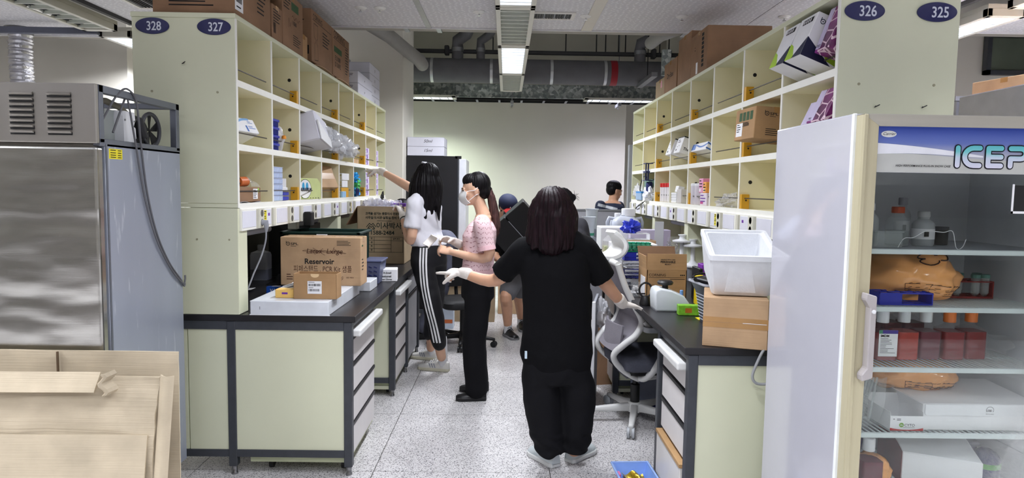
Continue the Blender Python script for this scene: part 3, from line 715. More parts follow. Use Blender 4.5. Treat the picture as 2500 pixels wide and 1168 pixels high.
for cx_ in (-2.44, -2.29, -2.14, -1.998, -1.854, -1.711):
    for k in range(8):
        z = 1.683 + k * 0.0205
        v = link('vent_slot', vm, None, hd, (cx_, FY - 0.0505, z)); link('louvre_lip', sm, None, v, (0, 0, 0.0062))
fr = MB()
for (a, b_, c, d, e, f) in ((FX - 0.03, FX, FY - 0.03, BY, 1.845, 1.874), (FX - 0.028, FX, FY - 0.03, FY - 0.002, 1.652, 1.874), (FX - 0.03, FX, BY - 0.03, BY, 1.652, 1.874),
                            (-2.88, FX, BY - 0.03, BY, 1.848, 1.874), (FX - 0.03, FX, FY - 0.03, BY, 1.638, 1.668), (-2.88, -2.85, FY - 0.03, BY, 1.845, 1.874), (-2.88, -2.85, BY - 0.03, BY, 1.652, 1.874)):
    fr.box(a, b_, c, d, e, f)
obj('bay_frame', fr, FRM, t, bevel=0.002)
obj('bay_floor', MB().box(-2.86, FX - 0.03, FY - 0.02, BY - 0.03, 1.652, 1.66), BLACK, t)
# compressor bay contents
bay = obj('control_plate', MB().box(-1.66, -1.652, 2.70, 2.82, 1.663, 1.80), M('zinc_plate', (178, 184, 180), 0.4, metal=0.3), t)
jb = obj('junction_box', MB().prism([(2.80, 1.665), (2.87, 1.665), (2.89, 1.69), (2.885, 1.735), (2.872, 1.74), (2.885, 1.765), (2.88, 1.80), (2.80, 1.80), (2.795, 1.77), (2.80, 1.745), (2.80, 1.70)], -1.655, -1.61, 'x'), WHITE, t, bevel=0.003)
for dy in (0.802, 0.872): obj('screw', MB().lathe([(0.004, 0), (0.004, 0.003)], (-1.609, 2 + dy, 1.762), 8, 'x'), STEEL, jb)
for k in range(13): obj('coil_fin', MB().box(-1.80, -1.64, 2.645 + k * 0.0055, 2.6465 + k * 0.0055, 1.775, 1.82), STEEL, t)
for k in range(5): obj('condenser_plate', MB().box(-1.82, -1.63, 2.64 + k * 0.012, 2.644 + k * 0.012, 1.662, 1.77), BLACK, t)
hs = [(-1.70, 2.62, 1.80), (-1.67, 2.66, 1.825), (-1.65, 2.74, 1.832), (-1.64, 2.82, 1.815), (-1.64, 2.88, 1.79), (-1.66, 2.92, 1.76)]
obj('hose', MB().tube(hs, 0.013, 10), M('hose_olive', (112, 108, 92), 0.6), t, smooth=50)
obj('compressor', MB().lathe([(0.02, 1.661), (0.078, 1.668), (0.085, 1.70), (0.085, 1.755), (0.07, 1.79), (0.03, 1.805), (0.0, 1.806)], (-1.72, 3.0, 0), 24), BLACK, t, smooth=50)
fn = obj('fan_ring', MB().tube([(-1.64, 3.06 + 0.075 * math.cos(a), 1.74 + 0.075 * math.sin(a)) for a in [2 * PI * k / 28 for k in range(28)]], 0.009, 8, close=True), M('fan_grey', (70, 70, 74), 0.5), t, smooth=60)
for k in range(5):
    a = 2 * PI * k / 5
    obj('fan_blade', MB().hexa([(-1.65, 3.06, 1.735), (-1.65, 3.06 + 0.07 * math.cos(a), 1.74 + 0.07 * math.sin(a)), (-1.64, 3.06 + 0.07 * math.cos(a + 0.7), 1.74 + 0.07 * math.sin(a + 0.7)), (-1.648, 3.062, 1.74)],
                              [(-1.648, 3.06, 1.735), (-1.648, 3.06 + 0.07 * math.cos(a), 1.74 + 0.07 * math.sin(a)), (-1.638, 3.06 + 0.07 * math.cos(a + 0.7), 1.74 + 0.07 * math.sin(a + 0.7)), (-1.646, 3.062, 1.74)]), BLACK, fn)
obj('capacitor', MB().tube([(-1.62, 2.925, 1.775), (-1.62, 2.96, 1.70)], 0.019, 12), M('cap_black', (38, 38, 42), 0.5), t, smooth=50)
obj('dark_bay_block', MB().box(-2.05, -1.76, 2.86, 3.14, 1.662, 1.815), M('cap_black'), t, bevel=0.01)  # added dark block, hides the panel behind so the bay looks dark
obj('vent_grille', MB().box(-1.74, -1.70, 2.93, 2.99, 1.78, 1.815), M('cap_black'), t)
yl = obj('spec_label', MB().box(FX, FX + 0.0006, 2.622, 2.712, 1.592, 1.632), YLAB, t)
for z in (1.625, 1.615, 1.6055, 1.597): quads(yl, [(0.008, 0, 0.045, 0.003), (0.058, 0, 0.082, 0.003)], (FX + 0.0006, 2.622, z), Y, Z, INK)
for x in (-2.78, -1.68):
    for y in (2.68, 3.1): obj('caster', MB().lathe([(0.02, 0), (0.05, 0.002), (0.05, 0.03), (0.02, 0.032)], (x, y, 0.05), 16, 'x'), BLACK, t, smooth=40)
for x in (-2.78, -1.664):
    for y in (2.68, 3.1): obj('caster_fork', MB().box(x - 0.03, x + 0.03, y - 0.03, y + 0.03, 0.1, 0.13), STEEL, t)
c1 = [(-1.60, 2.63, 1.74), (-1.585, 2.66, 1.80), (-1.575, 2.69, 1.846), (-1.569, 2.74, 1.882), (-1.568, 2.79, 1.872), (-1.566, 2.815, 1.84), (-1.566, 2.83, 1.76), (-1.565, 2.84, 1.66), (-1.565, 2.88, 1.45), (-1.565, 2.95, 1.27), (-1.565, 3.05, 1.13), (-1.565, 3.15, 1.04), (-1.565, 3.185, 1.0), (-1.568, 3.20, 1.01)]
c2 = [(-1.60, 2.70, 1.70), (-1.59, 2.77, 1.84), (-1.585, 2.78, 1.86), (-1.565, 2.80, 1.66), (-1.564, 2.855, 1.44), (-1.563, 2.94, 1.25), (-1.563, 3.06, 1.10), (-1.563, 3.17, 1.015), (-1.563, 3.192, 1.03), (-1.566, 3.199, 1.05)]
def smooth_path(pts, k=6):
    pts = [Vector(p) for p in pts]; out = []
    for i in range(len(pts) - 1):
        p0, p1, p2, p3 = pts[max(i - 1, 0)], pts[i], pts[i + 1], pts[min(i + 2, len(pts) - 1)]
        for j in range(k):
            u = j / k
            out.append(0.5 * ((2 * p1) + (p2 - p0) * u + (2 * p0 - 5 * p1 + 4 * p2 - p3) * u * u + (3 * p1 - p0 - 3 * p2 + p3) * u ** 3))
    out.append(pts[-1]); return out
CABLE = M('grey_cable', (98, 98, 102), 0.5)
for c in (c1, c2): obj('power_cable', MB().tube(smooth_path(c), 0.0042, 8), CABLE, t, smooth=60)
# flattened cartons leaning on the refrigerator
def lean(name, label, x0, x1, ybot, ytop, ztop, th, m, fn=None, cut=None):
    nx, nz = 40, 30
    def f(u, v):
        x = x0 + (x1 - x0) * u; y = ybot + (ytop - ybot) * v; z = ztop * v
        if fn: dx, dy = fn(u, v); x += dx; y += dy
        return (x, y, z + 0.002)
    return tag(obj(name, MB().sheet(lambda u, v: f(u, v), nx, nz, th), m, smooth=35), label, 'cardboard', 'flattened cartons by the steel refrigerator')
def wav(a, k, ph): return lambda u, v: (0.0, a * math.sin(v * k + ph + 2 * u) + a * 0.6 * math.sin(u * 9 + ph) + a * 2.2 * mnoise.noise((u * 9 + ph, v * 14, ph)))
c0 = lean('flattened_carton', 'plain tan flattened carton standing behind the creased one', -2.30, -1.262, 2.50, 2.515, 0.845, 0.006, MATS['kraft_pale'], wav(0.002, 3, 0))
obj('flap_seam', MB().box(-1.722, -1.716, 2.494, 2.501, 0.74, 0.845), M('seam_dark', (96, 78, 58), 0.8), c0)
c1_ = lean('flattened_carton', 'creased pale flattened carton with torn top edge and side flap', -2.36, -1.30, 2.30, 2.44, 0.765, 0.007, cardboard('kraft_creased', (194, 180, 156), 3.0), wav(0.006, 11, 1.0))
obj('side_flap', MB().sheet(lambda u, v: (-1.292 + 0.055 * u + 0.0 * v, 2.30 + 0.14 * v - 0.028 * math.sin(u * 2.6), 0.002 + 0.775 * v), 6, 12, 0.006), MATS['kraft_pale'], c1_, smooth=40)
obj('torn_fold', MB().sheet(lambda u, v: (-1.50 + 0.05 * u + 0.012 * math.sin(v * 9), 2.415 - 0.03 * math.sin(u * 3.1) - 0.012 * v, 0.70 + 0.085 * v + 0.02 * u), 5, 7, 0.005), MATS['kraft_pale'], c1_)
obj('lower_flap', MB().sheet(lambda u, v: (-2.36 + 1.04 * u, 2.272 + 0.108 * v - 0.006 * math.sin(u * 5), 0.002 + 0.56 * v), 16, 8, 0.006), MATS['kraft_pale'], c1_, smooth=40)
obj('upper_flap', MB().sheet(lambda u, v: (-2.36 + 0.845 * u, 2.385 + 0.045 * v + 0.004 * math.sin(u * 8), 0.72 + 0.065 * v), 16, 4, 0.006), MATS['kraft_creased'], c1_, smooth=40)
# ================================================================= glass-door display refrigerator, right foreground
t = thing('display_refrigerator', 'white glass-door display refrigerator with blue banner full of supplies', 'refrigerator', (0, 0, 0))
GL = M('fridge_white', (192, 192, 201), 0.12, var=0.01, coat=0.5)
INS = M('fridge_liner', (226, 229, 234), 0.35, var=0.03)
TAN = M('door_frame_tan', (190, 182, 152), 0.5, var=0.05, scale=6, stretch=(8, 8, 0.6), bump=0.05, bscale=40)
x0, x1, y0, y1, zt = 1.029, 1.80, 1.965, 2.515, 1.738
obj('side_wall', MB().box(x0, x0 + 0.04, y0, y1, 0.1, zt), GL, t, bevel=0.006, seg=3)
obj('side_wall', MB().box(x1 - 0.04, x1, y0, y1, 0.1, zt), GL, t, bevel=0.006)
obj('top_panel', MB().box(x0 + 0.04, x1 - 0.04, y0, y1, zt - 0.07, zt), GL, t)
obj('base_panel', MB().box(x0 + 0.04, x1 - 0.04, y0, y1, 0.1, 0.32), GL, t)
obj('back_wall', MB().box(x0 + 0.04, x1 - 0.04, y1 - 0.04, y1, 0.32, zt - 0.07), INS, t)
for x in (x0 + 0.04, x1 - 0.046): obj('liner', MB().box(x, x + 0.006, y0 + 0.005, y1 - 0.04, 0.32, zt - 0.07), INS, t)
obj('front_edge', MB().box(x0 - 0.002, x0 + 0.012, y0 - 0.008, y0 + 0.004, 0.1, zt), M('edge_gloss', (240, 244, 246), 0.2), t, bevel=0.003)
for x in (x0 + 0.06, x1 - 0.06):
    for y in (y0 + 0.06, y1 - 0.06): obj('foot', MB().lathe([(0.025, 0.1), (0.02, 0.03), (0.028, 0.0)], (x, y, 0), 12), BLACK, t)
dr = obj('door_frame', MB().box(x0 + 0.008, x0 + 0.056, 1.92, 1.962, 0.34, 1.732).box(x1 - 0.056, x1 - 0.008, 1.92, 1.962, 0.34, 1.732).box(x0 + 0.008, x0 + 0.0225, 1.915, 1.921, 0.34, 1.732), TAN, t, bevel=0.003)
obj('top_rail', MB().prism([(x0 + 0.008, 1.732), (x1 - 0.008, 1.732), (x1 - 0.056, 1.698), (x0 + 0.056, 1.698)], 1.919, 1.962, 'y'), M('door_frame_grey', (176, 172, 160), 0.5, var=0.05, scale=6, stretch=(0.6, 8, 8)), dr)
obj('bottom_rail', MB().box(x0 + 0.056, x1 - 0.056, 1.92, 1.962, 0.34, 0.40), TAN, dr)
obj('glass_pane', MB().box(x0 + 0.05, x1 - 0.05, 1.938, 1.942, 0.39, 1.566), glass('door_glass', (252, 254, 253), 0.42, 0.006), dr)
# banner
m_, n_, L_, b_ = nodes_mat('banner_blue')
tc = n_.new('ShaderNodeTexCoord'); sp = n_.new('ShaderNodeSeparateXYZ'); L_.new(tc.outputs['Object'], sp.inputs[0])
mr = n_.new('ShaderNodeMapRange'); mr.inputs['From Min'].default_value = 1.61; mr.inputs['From Max'].default_value = 1.70; L_.new(sp.outputs[2], mr.inputs[0])
rr = ramp(n_, [(0.0, (188, 190, 202)), (0.45, (104, 122, 190)), (1.0, (34, 66, 166))]); L_.new(mr.outputs[0], rr.inputs[0]); L_.new(rr.outputs[0], b_.inputs['Base Color']); b_.inputs['Roughness'].default_value = 0.35
bn = obj('banner', MB().box(x0 + 0.05, x1 - 0.05, 1.93, 1.938, 1.564, 1.70), m_, dr)
yb = 1.9298
def flat(pts, m, name, lift):
    obj(name, MB().add([(p[0], yb - lift, p[1]) for p in pts], [tuple(range(len(pts)))]), m, bn)
flat([(x0 + 0.05, 1.5645), (x1 - 0.05, 1.5645), (x1 - 0.05, 1.606)] + [(1.072 + 0.42 * k / 10 , 1.617 + 0.004 * math.sin(k * 0.55) - 0.011 * (k / 10) ** 1.5) for k in range(10, -1, -1)], M('banner_grey', (196, 198, 194), 0.4), 'lower_field', 0.0004)
top = [(1.072 + 0.33 * k / 14, 1.650 - 0.028 * (k / 14) ** 1.6 - 0.006 * (k / 14)) for k in range(15)]
bot = [(1.072 + 0.33 * k / 14, 1.617 + 0.004 * math.sin(k * 0.3) - 0.002 * k / 14) for k in range(15)]
flat(bot + top[::-1], M('banner_white', (236, 238, 246), 0.4), 'swoosh', 0.0006)
text(bn, 'HIGH PERFORMANCE PLUG-IN SHOW CASE', (1.143, yb - 0.001, 1.5815), X, Z, 0.0085, INK, bold=0.00012, shear=0.2, maxw=0.163)
lg = obj('logo_plate', MB().lathe([(0.0225, 0), (0.0225, -0.0012)], (1.119, yb, 1.676), 32, 'y', 1.0, 0.42), M('logo_silver', (226, 228, 226), 0.3), bn)
text(lg, 'Carrier', (1.119, yb - 0.0013, 1.6725), X, Z, 0.0125, INK, 'CENTER', shear=0.35, lift=0.0003)
m2, n2, L2, b2 = nodes_mat('ice_gradient')
tc = n2.new('ShaderNodeTexCoord'); sp = n2.new('ShaderNodeSeparateXYZ'); L2.new(tc.outputs['Object'], sp.inputs[0])
mr = n2.new('ShaderNodeMapRange'); mr.inputs['From Min'].default_value = 1.58; mr.inputs['From Max'].default_value = 1.648; L2.new(sp.outputs[2], mr.inputs[0])
rr = ramp(n2, [(0.0, (222, 222, 240)), (0.45, (200, 214, 232)), (0.7, (120, 204, 208)), (1.0, (92, 190, 200))]); L2.new(mr.outputs[0], rr.inputs[0]); L2.new(rr.outputs[0], b2.inputs['Base Color']); b2.inputs['Roughness'].default_value = 0.4
def fat(lines, w, y, m, name):
    b = MB()
    for ln in lines:
        for (a, c), (d, e) in zip(ln[:-1], ln[1:]):
            y -= 6e-6; tt = Vector((d - a, e - c)).normalized() if (d, e) != (a, c) else Vector((1, 0)); p = Vector((-tt.y, tt.x)) * w / 2
            b.add([(a + p.x, y, c + p.y), (a - p.x, y, c - p.y), (d - p.x, y, e - p.y), (d + p.x, y, e + p.y)], [(0, 1, 2, 3)])
        for a, c in ln:
            y -= 6e-6; b.add([(a + w / 2 * math.cos(2 * PI * k / 14), y, c + w / 2 * math.sin(2 * PI * k / 14)) for k in range(14)], [tuple(range(14))[::-1]])
    return obj(name, b, m, bn)
zb, zm, zt_ = 1.588, 1.6135, 1.639
arcC = [(1.3905, zt_)] + [(1.3725 + 0.0265 * math.cos(a), zm + 0.0255 * math.sin(a)) for a in [PI / 2 + PI * k / 10 for k in range(11)]] + [(1.3905, zb)]
L_I = [[(1.3255, zb), (1.3255, zt_)]]; L_E = [[(1.454, zt_), (1.416, zt_), (1.416, zb), (1.454, zb)], [(1.416, zm), (1.454, zm)]]
L_P = [[(1.482, zb), (1.482, zm - 0.004), (1.506, zm - 0.004)] + [(1.512 + 0.0148 * math.cos(a), 1.6243 + 0.0148 * math.sin(a)) for a in [-PI / 2 + PI * k / 8 for k in range(9)]] + [(1.482, zt_)]]
fat(L_I + [arcC] + L_E + L_P, 0.0215, yb - 0.0010, M('ice_outline', (8, 12, 28), 0.4), 'lettering_outline')
fat(L_I + [arcC] + L_E + L_P, 0.0145, yb - 0.0020, m2, 'lettering')
hd = obj('door_handle', MB().prism([(1.06, 1.21), (1.092, 1.2), (1.092, 0.955), (1.06, 0.945), (1.058, 0.965), (1.073, 0.985), (1.073, 1.165), (1.058, 1.19)], 1.89, 1.92, 'y'), M('handle_grey', (178, 172, 172), 0.4), dr, bevel=0.003)
obj('handle_screw', MB().lathe([(0.006, 0), (0.006, -0.003), (0.003, -0.004)], (1.083, 1.89, 1.155), 12, 'y'), WHITE, hd)
st = obj('door_sticker', MB().box(1.507, 1.56, 1.9372, 1.938, 1.455, 1.532), BLACK, dr)
obj('sticker_border', MB().box(1.502, 1.508, 1.9368, 1.938, 1.448, 1.535).box(1.502, 1.56, 1.9368, 1.938, 1.448, 1.455), PAPER, st)
# wire shelves
WIRE = M('wire_white', (214, 224, 224), 0.35)
FSH = [1.325, 1.142, 0.948, 0.734, 0.52]
wm = MB().box(-0.0016, 0.0016, 2.04, y1 - 0.05, -0.0016, 0.0016).mesh('shelf_wire'); wm.materials.append(WIRE)
for z in FSH:
    s_ = obj('wire_shelf', MB().box(x0 + 0.047, x1 - 0.047, 2.028, 2.04, z - 0.012, z + 0.004), WIRE, t, bevel=0.002)
    for yy in (2.2, y1 - 0.06): obj('cross_bar', MB().box(x0 + 0.05, x1 - 0.05, yy, yy + 0.006, z - 0.008, z - 0.002), WIRE, s_)
    if z == FSH[0]: obj('shelf_liner', MB().box(x0 + 0.05, x1 - 0.05, 2.04, y1 - 0.05, z + 0.0, z + 0.003), M('liner_sheet', (150, 156, 164), 0.3), s_)
    for k in range(36): link('shelf_wire', wm, None, s_, (x0 + 0.06 + k * 0.0185, 0, z))
# ---- contents
def rrect(w, d, r, n=5):
    out = []
    for cx_, cy_, a0 in ((w - r, d - r, 0), (-w + r, d - r, PI / 2), (-w + r, -d + r, PI), (w - r, -d + r, 1.5 * PI)):
        for k in range(n + 1):
            a = a0 + PI / 2 * k / n; out.append((cx_ + r * math.cos(a), cy_ + r * math.sin(a)))
    return out
def square_bottle(loc, w, h, liquid, capm, label, group, lab=None, rotz=0.0, fill=0.62):
    t = thing('media_bottle', label, 'bottle', loc, rotz, group)
    b = MB(); rings = []
    for z, f, rr_ in ((0, 0.92, 0.25), (0.004, 1, 0.25), (h * 0.56, 1, 0.25), (h * 0.60, 0.97, 0.3), (h * 0.68, 0.5, 0.9), (h * 0.71, 0.42, 0.98), (h * 0.78, 0.42, 0.98)):
        rings.append([(x, y, z) for x, y in rrect(w * f, w * f, w * f * rr_)])
    obj('body', b.loft(rings), film('bottle_clear', (210, 190, 196), 0.07, 0.05), t, smooth=40)
    b = MB(); rings = [[(x, y, z) for x, y in rrect(w * f * 0.96, w * f * 0.96, w * f * 0.25)] for z, f in ((0.003, 0.95), (0.006, 1), (h * fill * 0.9, 1), (h * fill * 0.9 + 0.001, 0.99))]
    obj('liquid', b.loft(rings), liquid, t, smooth=40)
    obj('cap', MB().lathe([(w * 0.5, h * 0.735), (w * 0.52, h * 0.745), (w * 0.52, h * 0.985), (w * 0.46, h)], n=24), capm, t, smooth=35)
    if lab:
        lb = obj('paper_label', MB().box(-w * 0.86, w * 0.86, -w - 0.0012, -w - 0.0004, h * 0.1, h * 0.62), PAPER, t)
        obj('label_band', MB().box(-w * 0.86, w * 0.86, -w - 0.0018, -w - 0.0012, h * 0.55, h * 0.62), M('label_violet', (70, 56, 140), 0.5), lb)
        obj('label_corner', MB().box(-w * 0.86, -w * 0.55, -w - 0.0021, -w - 0.0018, h * 0.55, h * 0.62), M('label_green', (70, 140, 110), 0.5), lb)
        text(lb, lab, (-w * 0.72, -w - 0.0013, h * 0.485), X, Z, 0.011, INK, bold=0.0003)
        r = random.Random(3)
        quads(lb, [(-w * 0.72, h * (0.45 - 0.028 * k), -w * 0.72 + w * r.uniform(0.5, 1.4), h * (0.457 - 0.028 * k)) for k in range(11)], (0, -w - 0.0012, 0), X, Z, INK)
    return t
REDL = M('medium_red', (150, 20, 26), 0.08, var=0.15, scale=4, trans=0.35); ORL = M('medium_orange', (200, 52, 24), 0.08, var=0.1, trans=0.35); PURL = M('medium_wine', (110, 26, 48), 0.08, var=0.1, trans=0.2)
SPK = M('cap_speckled', (226, 230, 232), 0.4, dirt=((60, 60, 64), 160, 0.72)); ORC = M('cap_orange', (226, 122, 52), 0.4)
z3 = FSH[2] + 0.004
for k, (x, y, liq, cp, lb, tx) in enumerate((
    (1.258, 2.14, REDL, WHITE, 'square media bottle with white paper label, nearest the door handle', 'IMDM'),
    (1.335, 2.15, ORL, SPK, 'square bottle of bright orange medium with speckled cap', None),
    (1.415, 2.16, PURL, SPK, 'square bottle of dark wine medium with speckled cap', None),
    (1.495, 2.16, REDL, ORC, 'square red medium bottle with orange cap, left of two', None),
    (1.575, 2.17, REDL, ORC, 'square red medium bottle with orange cap, rightmost', None),
    (1.295, 2.30, PURL, WHITE, 'dark medium bottle standing behind the labelled one', None),
    (1.375, 2.31, PURL, WHITE, 'dark medium bottle in the rear row behind the speckled caps', None),
    (1.455, 2.31, PURL, WHITE, 'dark medium bottle in the rear row behind the orange caps', None))):
    square_bottle((x, y, z3), 0.036, 0.168, liq, cp, lb, 'media bottles on the third refrigerator shelf', tx)
def bag(label, c, r, seed, print_=True, skew=0.0, name='biohazard_bag', sym=True):
    rr_ = random.Random(seed); t = thing(name, label, 'bag', c)
    def fn(u, v, off=0.0):
        a = 2 * PI * u; e = -PI / 2 + PI * v
        x = math.cos(e) * math.cos(a); y = math.cos(e) * math.sin(a); z = math.sin(e)
        sgn = lambda q, p: math.copysign(abs(q) ** p, q)
        x, y, z = sgn(x, 0.8), sgn(y, 0.85), sgn(z, 0.75)
        zz = max(z, -0.92)
        wr = 0.05 * math.sin(5 * x + 9 * z + seed) * math.cos(4 * z) + 0.03 * math.sin(13 * x - 7 * z + 2 * y + seed) + 0.12 * mnoise.noise((x * 1.7 + seed, y * 1.7, z * 1.7))
        k = 1 + wr + off
        return (r[0] * x * k * (1 - 0.22 * max(z, 0)) + skew * z, r[1] * y * k, r[2] * zz * k)
    obj('bag_body', MB().grid(lambda u, v: fn(u, 0.002 + 0.996 * v), 56, 32), M('bag_orange', (246, 172, 104), 0.22, var=0.12, scale=5, spec=0.6, bump=0.25, bscale=9, coat=0.3), t, smooth=70)
    if print_:
        def S_(pts): # uv polyline -> surface
            return [Vector(fn(u, v, 0.012)) for u, v in pts]
        b = MB()
        def seg(p, q):
            pp = S_([(p[0] + (q[0] - p[0]) * k / 6, p[1] + (q[1] - p[1]) * k / 6) for k in range(7)])
            b.tube(pp, 0.0007, 4)
        for (p, q) in (((0.69, 0.36), (0.92, 0.30)), ((0.69, 0.47), (0.92, 0.42)), ((0.69, 0.41), (0.92, 0.36)), ((0.69, 0.36), (0.69, 0.47)), ((0.76, 0.35), (0.76, 0.46)), ((0.92, 0.30), (0.92, 0.42))): seg(p, q)
        for q_ in range(3):
            for k in range(9): seg((0.70 + k * 0.024, 0.38 + q_ * 0.045 - k * 0.006), (0.712 + k * 0.024, 0.385 + q_ * 0.045 - k * 0.006))
        if sym:
            for a in (0, 2 * PI / 3, 4 * PI / 3):
                pts = [(0.78 + 0.035 * math.cos(a) + 0.03 * math.cos(a + s_), 0.72 + 0.045 * math.sin(a) + 0.045 * math.sin(a + s_)) for s_ in [-2.2 + 4.4 * k / 10 for k in range(11)]]
                b.tube(S_(pts), 0.0022, 5)
        obj('print', b, M('bag_ink', (60, 30, 14), 0.6), t)
    return t
bag('orange biohazard waste bag with black symbol on the second shelf', (1.375, 2.22, FSH[1] + 0.085), (0.155, 0.12, 0.088), 2)
bag('orange biohazard waste bag lying on the white tray', (1.43, 2.26, FSH[3] + 0.145), (0.15, 0.1, 0.062), 5, sym=False)
bag('orange bag end at the bottom of the glass-door refrigerator', (1.26, 2.16, FSH[4] + 0.05), (0.06, 0.05, 0.05), 9, print_=False)
def tube_rack(name, label, loc, w, d, h, m, nx, ny, group=None, tubes=None, rotz=0.0, levels=(1.0, 0.12), solid=False, cap=None, tubem=None):
    t = thing(name, label, 'tube rack', loc, rotz, group)
    for lv in levels:
        b = MB()
        for i in range(nx + 1): b.box(-w / 2 + w * i / nx - 0.0018, -w / 2 + w * i / nx + 0.0018, -d / 2, d / 2, h * lv - 0.004, h * lv)
        for j in range(ny + 1): b.box(-w / 2, w / 2, -d / 2 + d * j / ny - 0.0018, -d / 2 + d * j / ny + 0.0018, h * lv - 0.004, h * lv)
        obj('grid_plate', b, m, t)
    for sx in (-1, 1):
        obj('end_wall', MB().box(sx * w / 2 - 0.002, sx * w / 2 + 0.002, -d / 2, d / 2, 0, h), m, t)
    obj('base', MB().box(-w / 2, w / 2, -d / 2, d / 2, 0, 0.003), m, t)
    if solid: obj('front_wall', MB().box(-w / 2, -w / 2 + w * 0.42, -d / 2 - 0.001, -d / 2 + 0.002, 0.0, h), m, t)
    if tubes:
        for i, j in tubes:
            x, y = -w / 2 + w * (i + 0.5) / nx, -d / 2 + d * (j + 0.5) / ny; r = min(w / nx, d / ny) * 0.42
            tb = obj('tube', MB().lathe([(0.001, h * 0.1), (r * 0.5, h * 0.12), (r, h * 0.3), (r, h * 1.18)], (x, y, 0), 12), tubem or film('tube_clear', (220, 226, 226), 0.3, 0.15), t, smooth=50)
            obj('tube_cap', MB().lathe([(r * 1.15, h * 1.16), (r * 1.15, h * 1.34), (r * 1.05, h * 1.36)], (x, y, 0), 12), cap or WHITE, tb, smooth=40)
    return t
tube_rack('tube_rack', 'blue plastic tube rack in front of the biohazard bag', (1.285, 2.10, FSH[1] + 0.004), 0.17, 0.07, 0.04, BLUEP, 4, 2, solid=True)
tube_rack('tube_rack', 'red tube rack holding capped conical tubes inside the refrigerator', (1.60, 2.26, FSH[1] + 0.004), 0.16, 0.08, 0.06, M('rack_red', (132, 30, 30), 0.4), 5, 2, tubes=[(0, 0), (1, 0), (3, 0), (4, 0), (2, 1), (4, 1)], cap=M('cap_teal', (92, 140, 128), 0.5))
# top shelf bottles
def round_bottle(label, loc, r, h, bm, capm, lab=False, liquid=None, name='reagent_bottle'):
    t = thing(name, label, 'bottle', loc)
    obj('body', MB().lathe([(r * 0.9, 0), (r, 0.006), (r, h * 0.62), (r * 0.85, h * 0.70), (r * 0.5, h * 0.78), (r * 0.46, h * 0.86)], n=24), bm, t, smooth=40)
    obj('cap', MB().lathe([(r * 0.55, h * 0.84), (r * 0.55, h * 0.98), (r * 0.5, h)], n=20), capm, t, smooth=40)
    if liquid: obj('liquid', MB().lathe([(r * 0.85, 0.004), (r * 0.95, 0.008), (r * 0.95, h * 0.4), (r * 0.94, h * 0.401)], n=20), liquid, t, smooth=40)
    if lab:
        lb = obj('paper_label', MB().lathe([(r * 1.012, h * 0.2), (r * 1.018, h * 0.2), (r * 1.018, h * 0.5), (r * 1.012, h * 0.5)], n=24), PAPER, t, smooth=40)
        obj('print', MB().box(-r * 0.5, -r * 0.05, -r * 1.03, -r * 1.0, h * 0.28, h * 0.42), INK, lb)
    return t
z1 = FSH[0] + 0.004; CLR = film('clear_glass', (206, 214, 216), 0.22, 0.05)
round_bottle('clear bottle with an orange cap on the top refrigerator shelf', (1.305, 2.17, z1), 0.036, 0.13, CLR, M('cap_rust', (176, 72, 36), 0.4), liquid=M('pale_liquid', (150, 160, 160), 0.1, trans=0.5))
round_bottle('tall clear bottle with white label at the back of the top shelf', (1.375, 2.26, z1), 0.026, 0.16, CLR, GREYP, True)
round_bottle('translucent jar with black and white label on the top shelf', (1.405, 2.19, z1), 0.034, 0.115, M('jar_plastic', (170, 174, 176), 0.35), M('jar_lid', (190, 192, 192), 0.4), True)
round_bottle('pale plastic bottle at the left end of the top shelf', (1.205, 2.16, z1), 0.028, 0.14, M('jar_plastic'), WHITE)
t = thing('clear_box', 'small clear plastic box at the left of the top shelf', 'box', (1.215, 2.09, z1)); obj('walls', MB().box(-0.045, 0.045, -0.03, 0.03, 0, 0.05), film('box_clear', (196, 204, 204), 0.3), t, bevel=0.003); obj('lid', MB().box(-0.047, 0.047, -0.032, 0.032, 0.05, 0.054), film('box_clear', (196, 204, 204), 0.3), t)
tag(obj('string', MB().tube(smooth_path([(1.245, 2.06, z1 + 0.003), (1.275, 2.08, z1 + 0.03), (1.30, 2.07, z1 + 0.035), (1.345, 2.08, z1 + 0.055), (1.40, 2.08, z1 + 0.052), (1.43, 2.08, z1 + 0.055), (1.438, 2.07, z1 + 0.003), (1.45, 2.06, z1 + 0.006), (1.475, 2.08, z1 + 0.03)]), 0.0012, 5), PAPER), 'loose white string on the top refrigerator shelf', 'string')
t = thing('dark_jar', 'small dark cylinder lying near the middle of the top shelf', 'jar', (1.50, 2.24, z1)); obj('body', MB().lathe([(0.02, 0), (0.022, 0.004), (0.022, 0.05), (0.019, 0.053)], n=18), BLACK, t, smooth=40); obj('lid', MB().lathe([(0.023, 0.05), (0.023, 0.062)], n=18), DARK, t)
t = thing('reagent_box', 'white printed reagent box behind the biohazard bag', 'box', (1.225, 2.40, FSH[1] + 0.004)); obj('body', MB().box(-0.055, 0.055, -0.03, 0.03, 0, 0.13), PAPER, t, bevel=0.002); quads(t, [(-0.045, 0.03 + 0.012 * k, 0.03, 0.035 + 0.012 * k) for k in range(7)], (0, -0.03, 0), X, Z, INK)
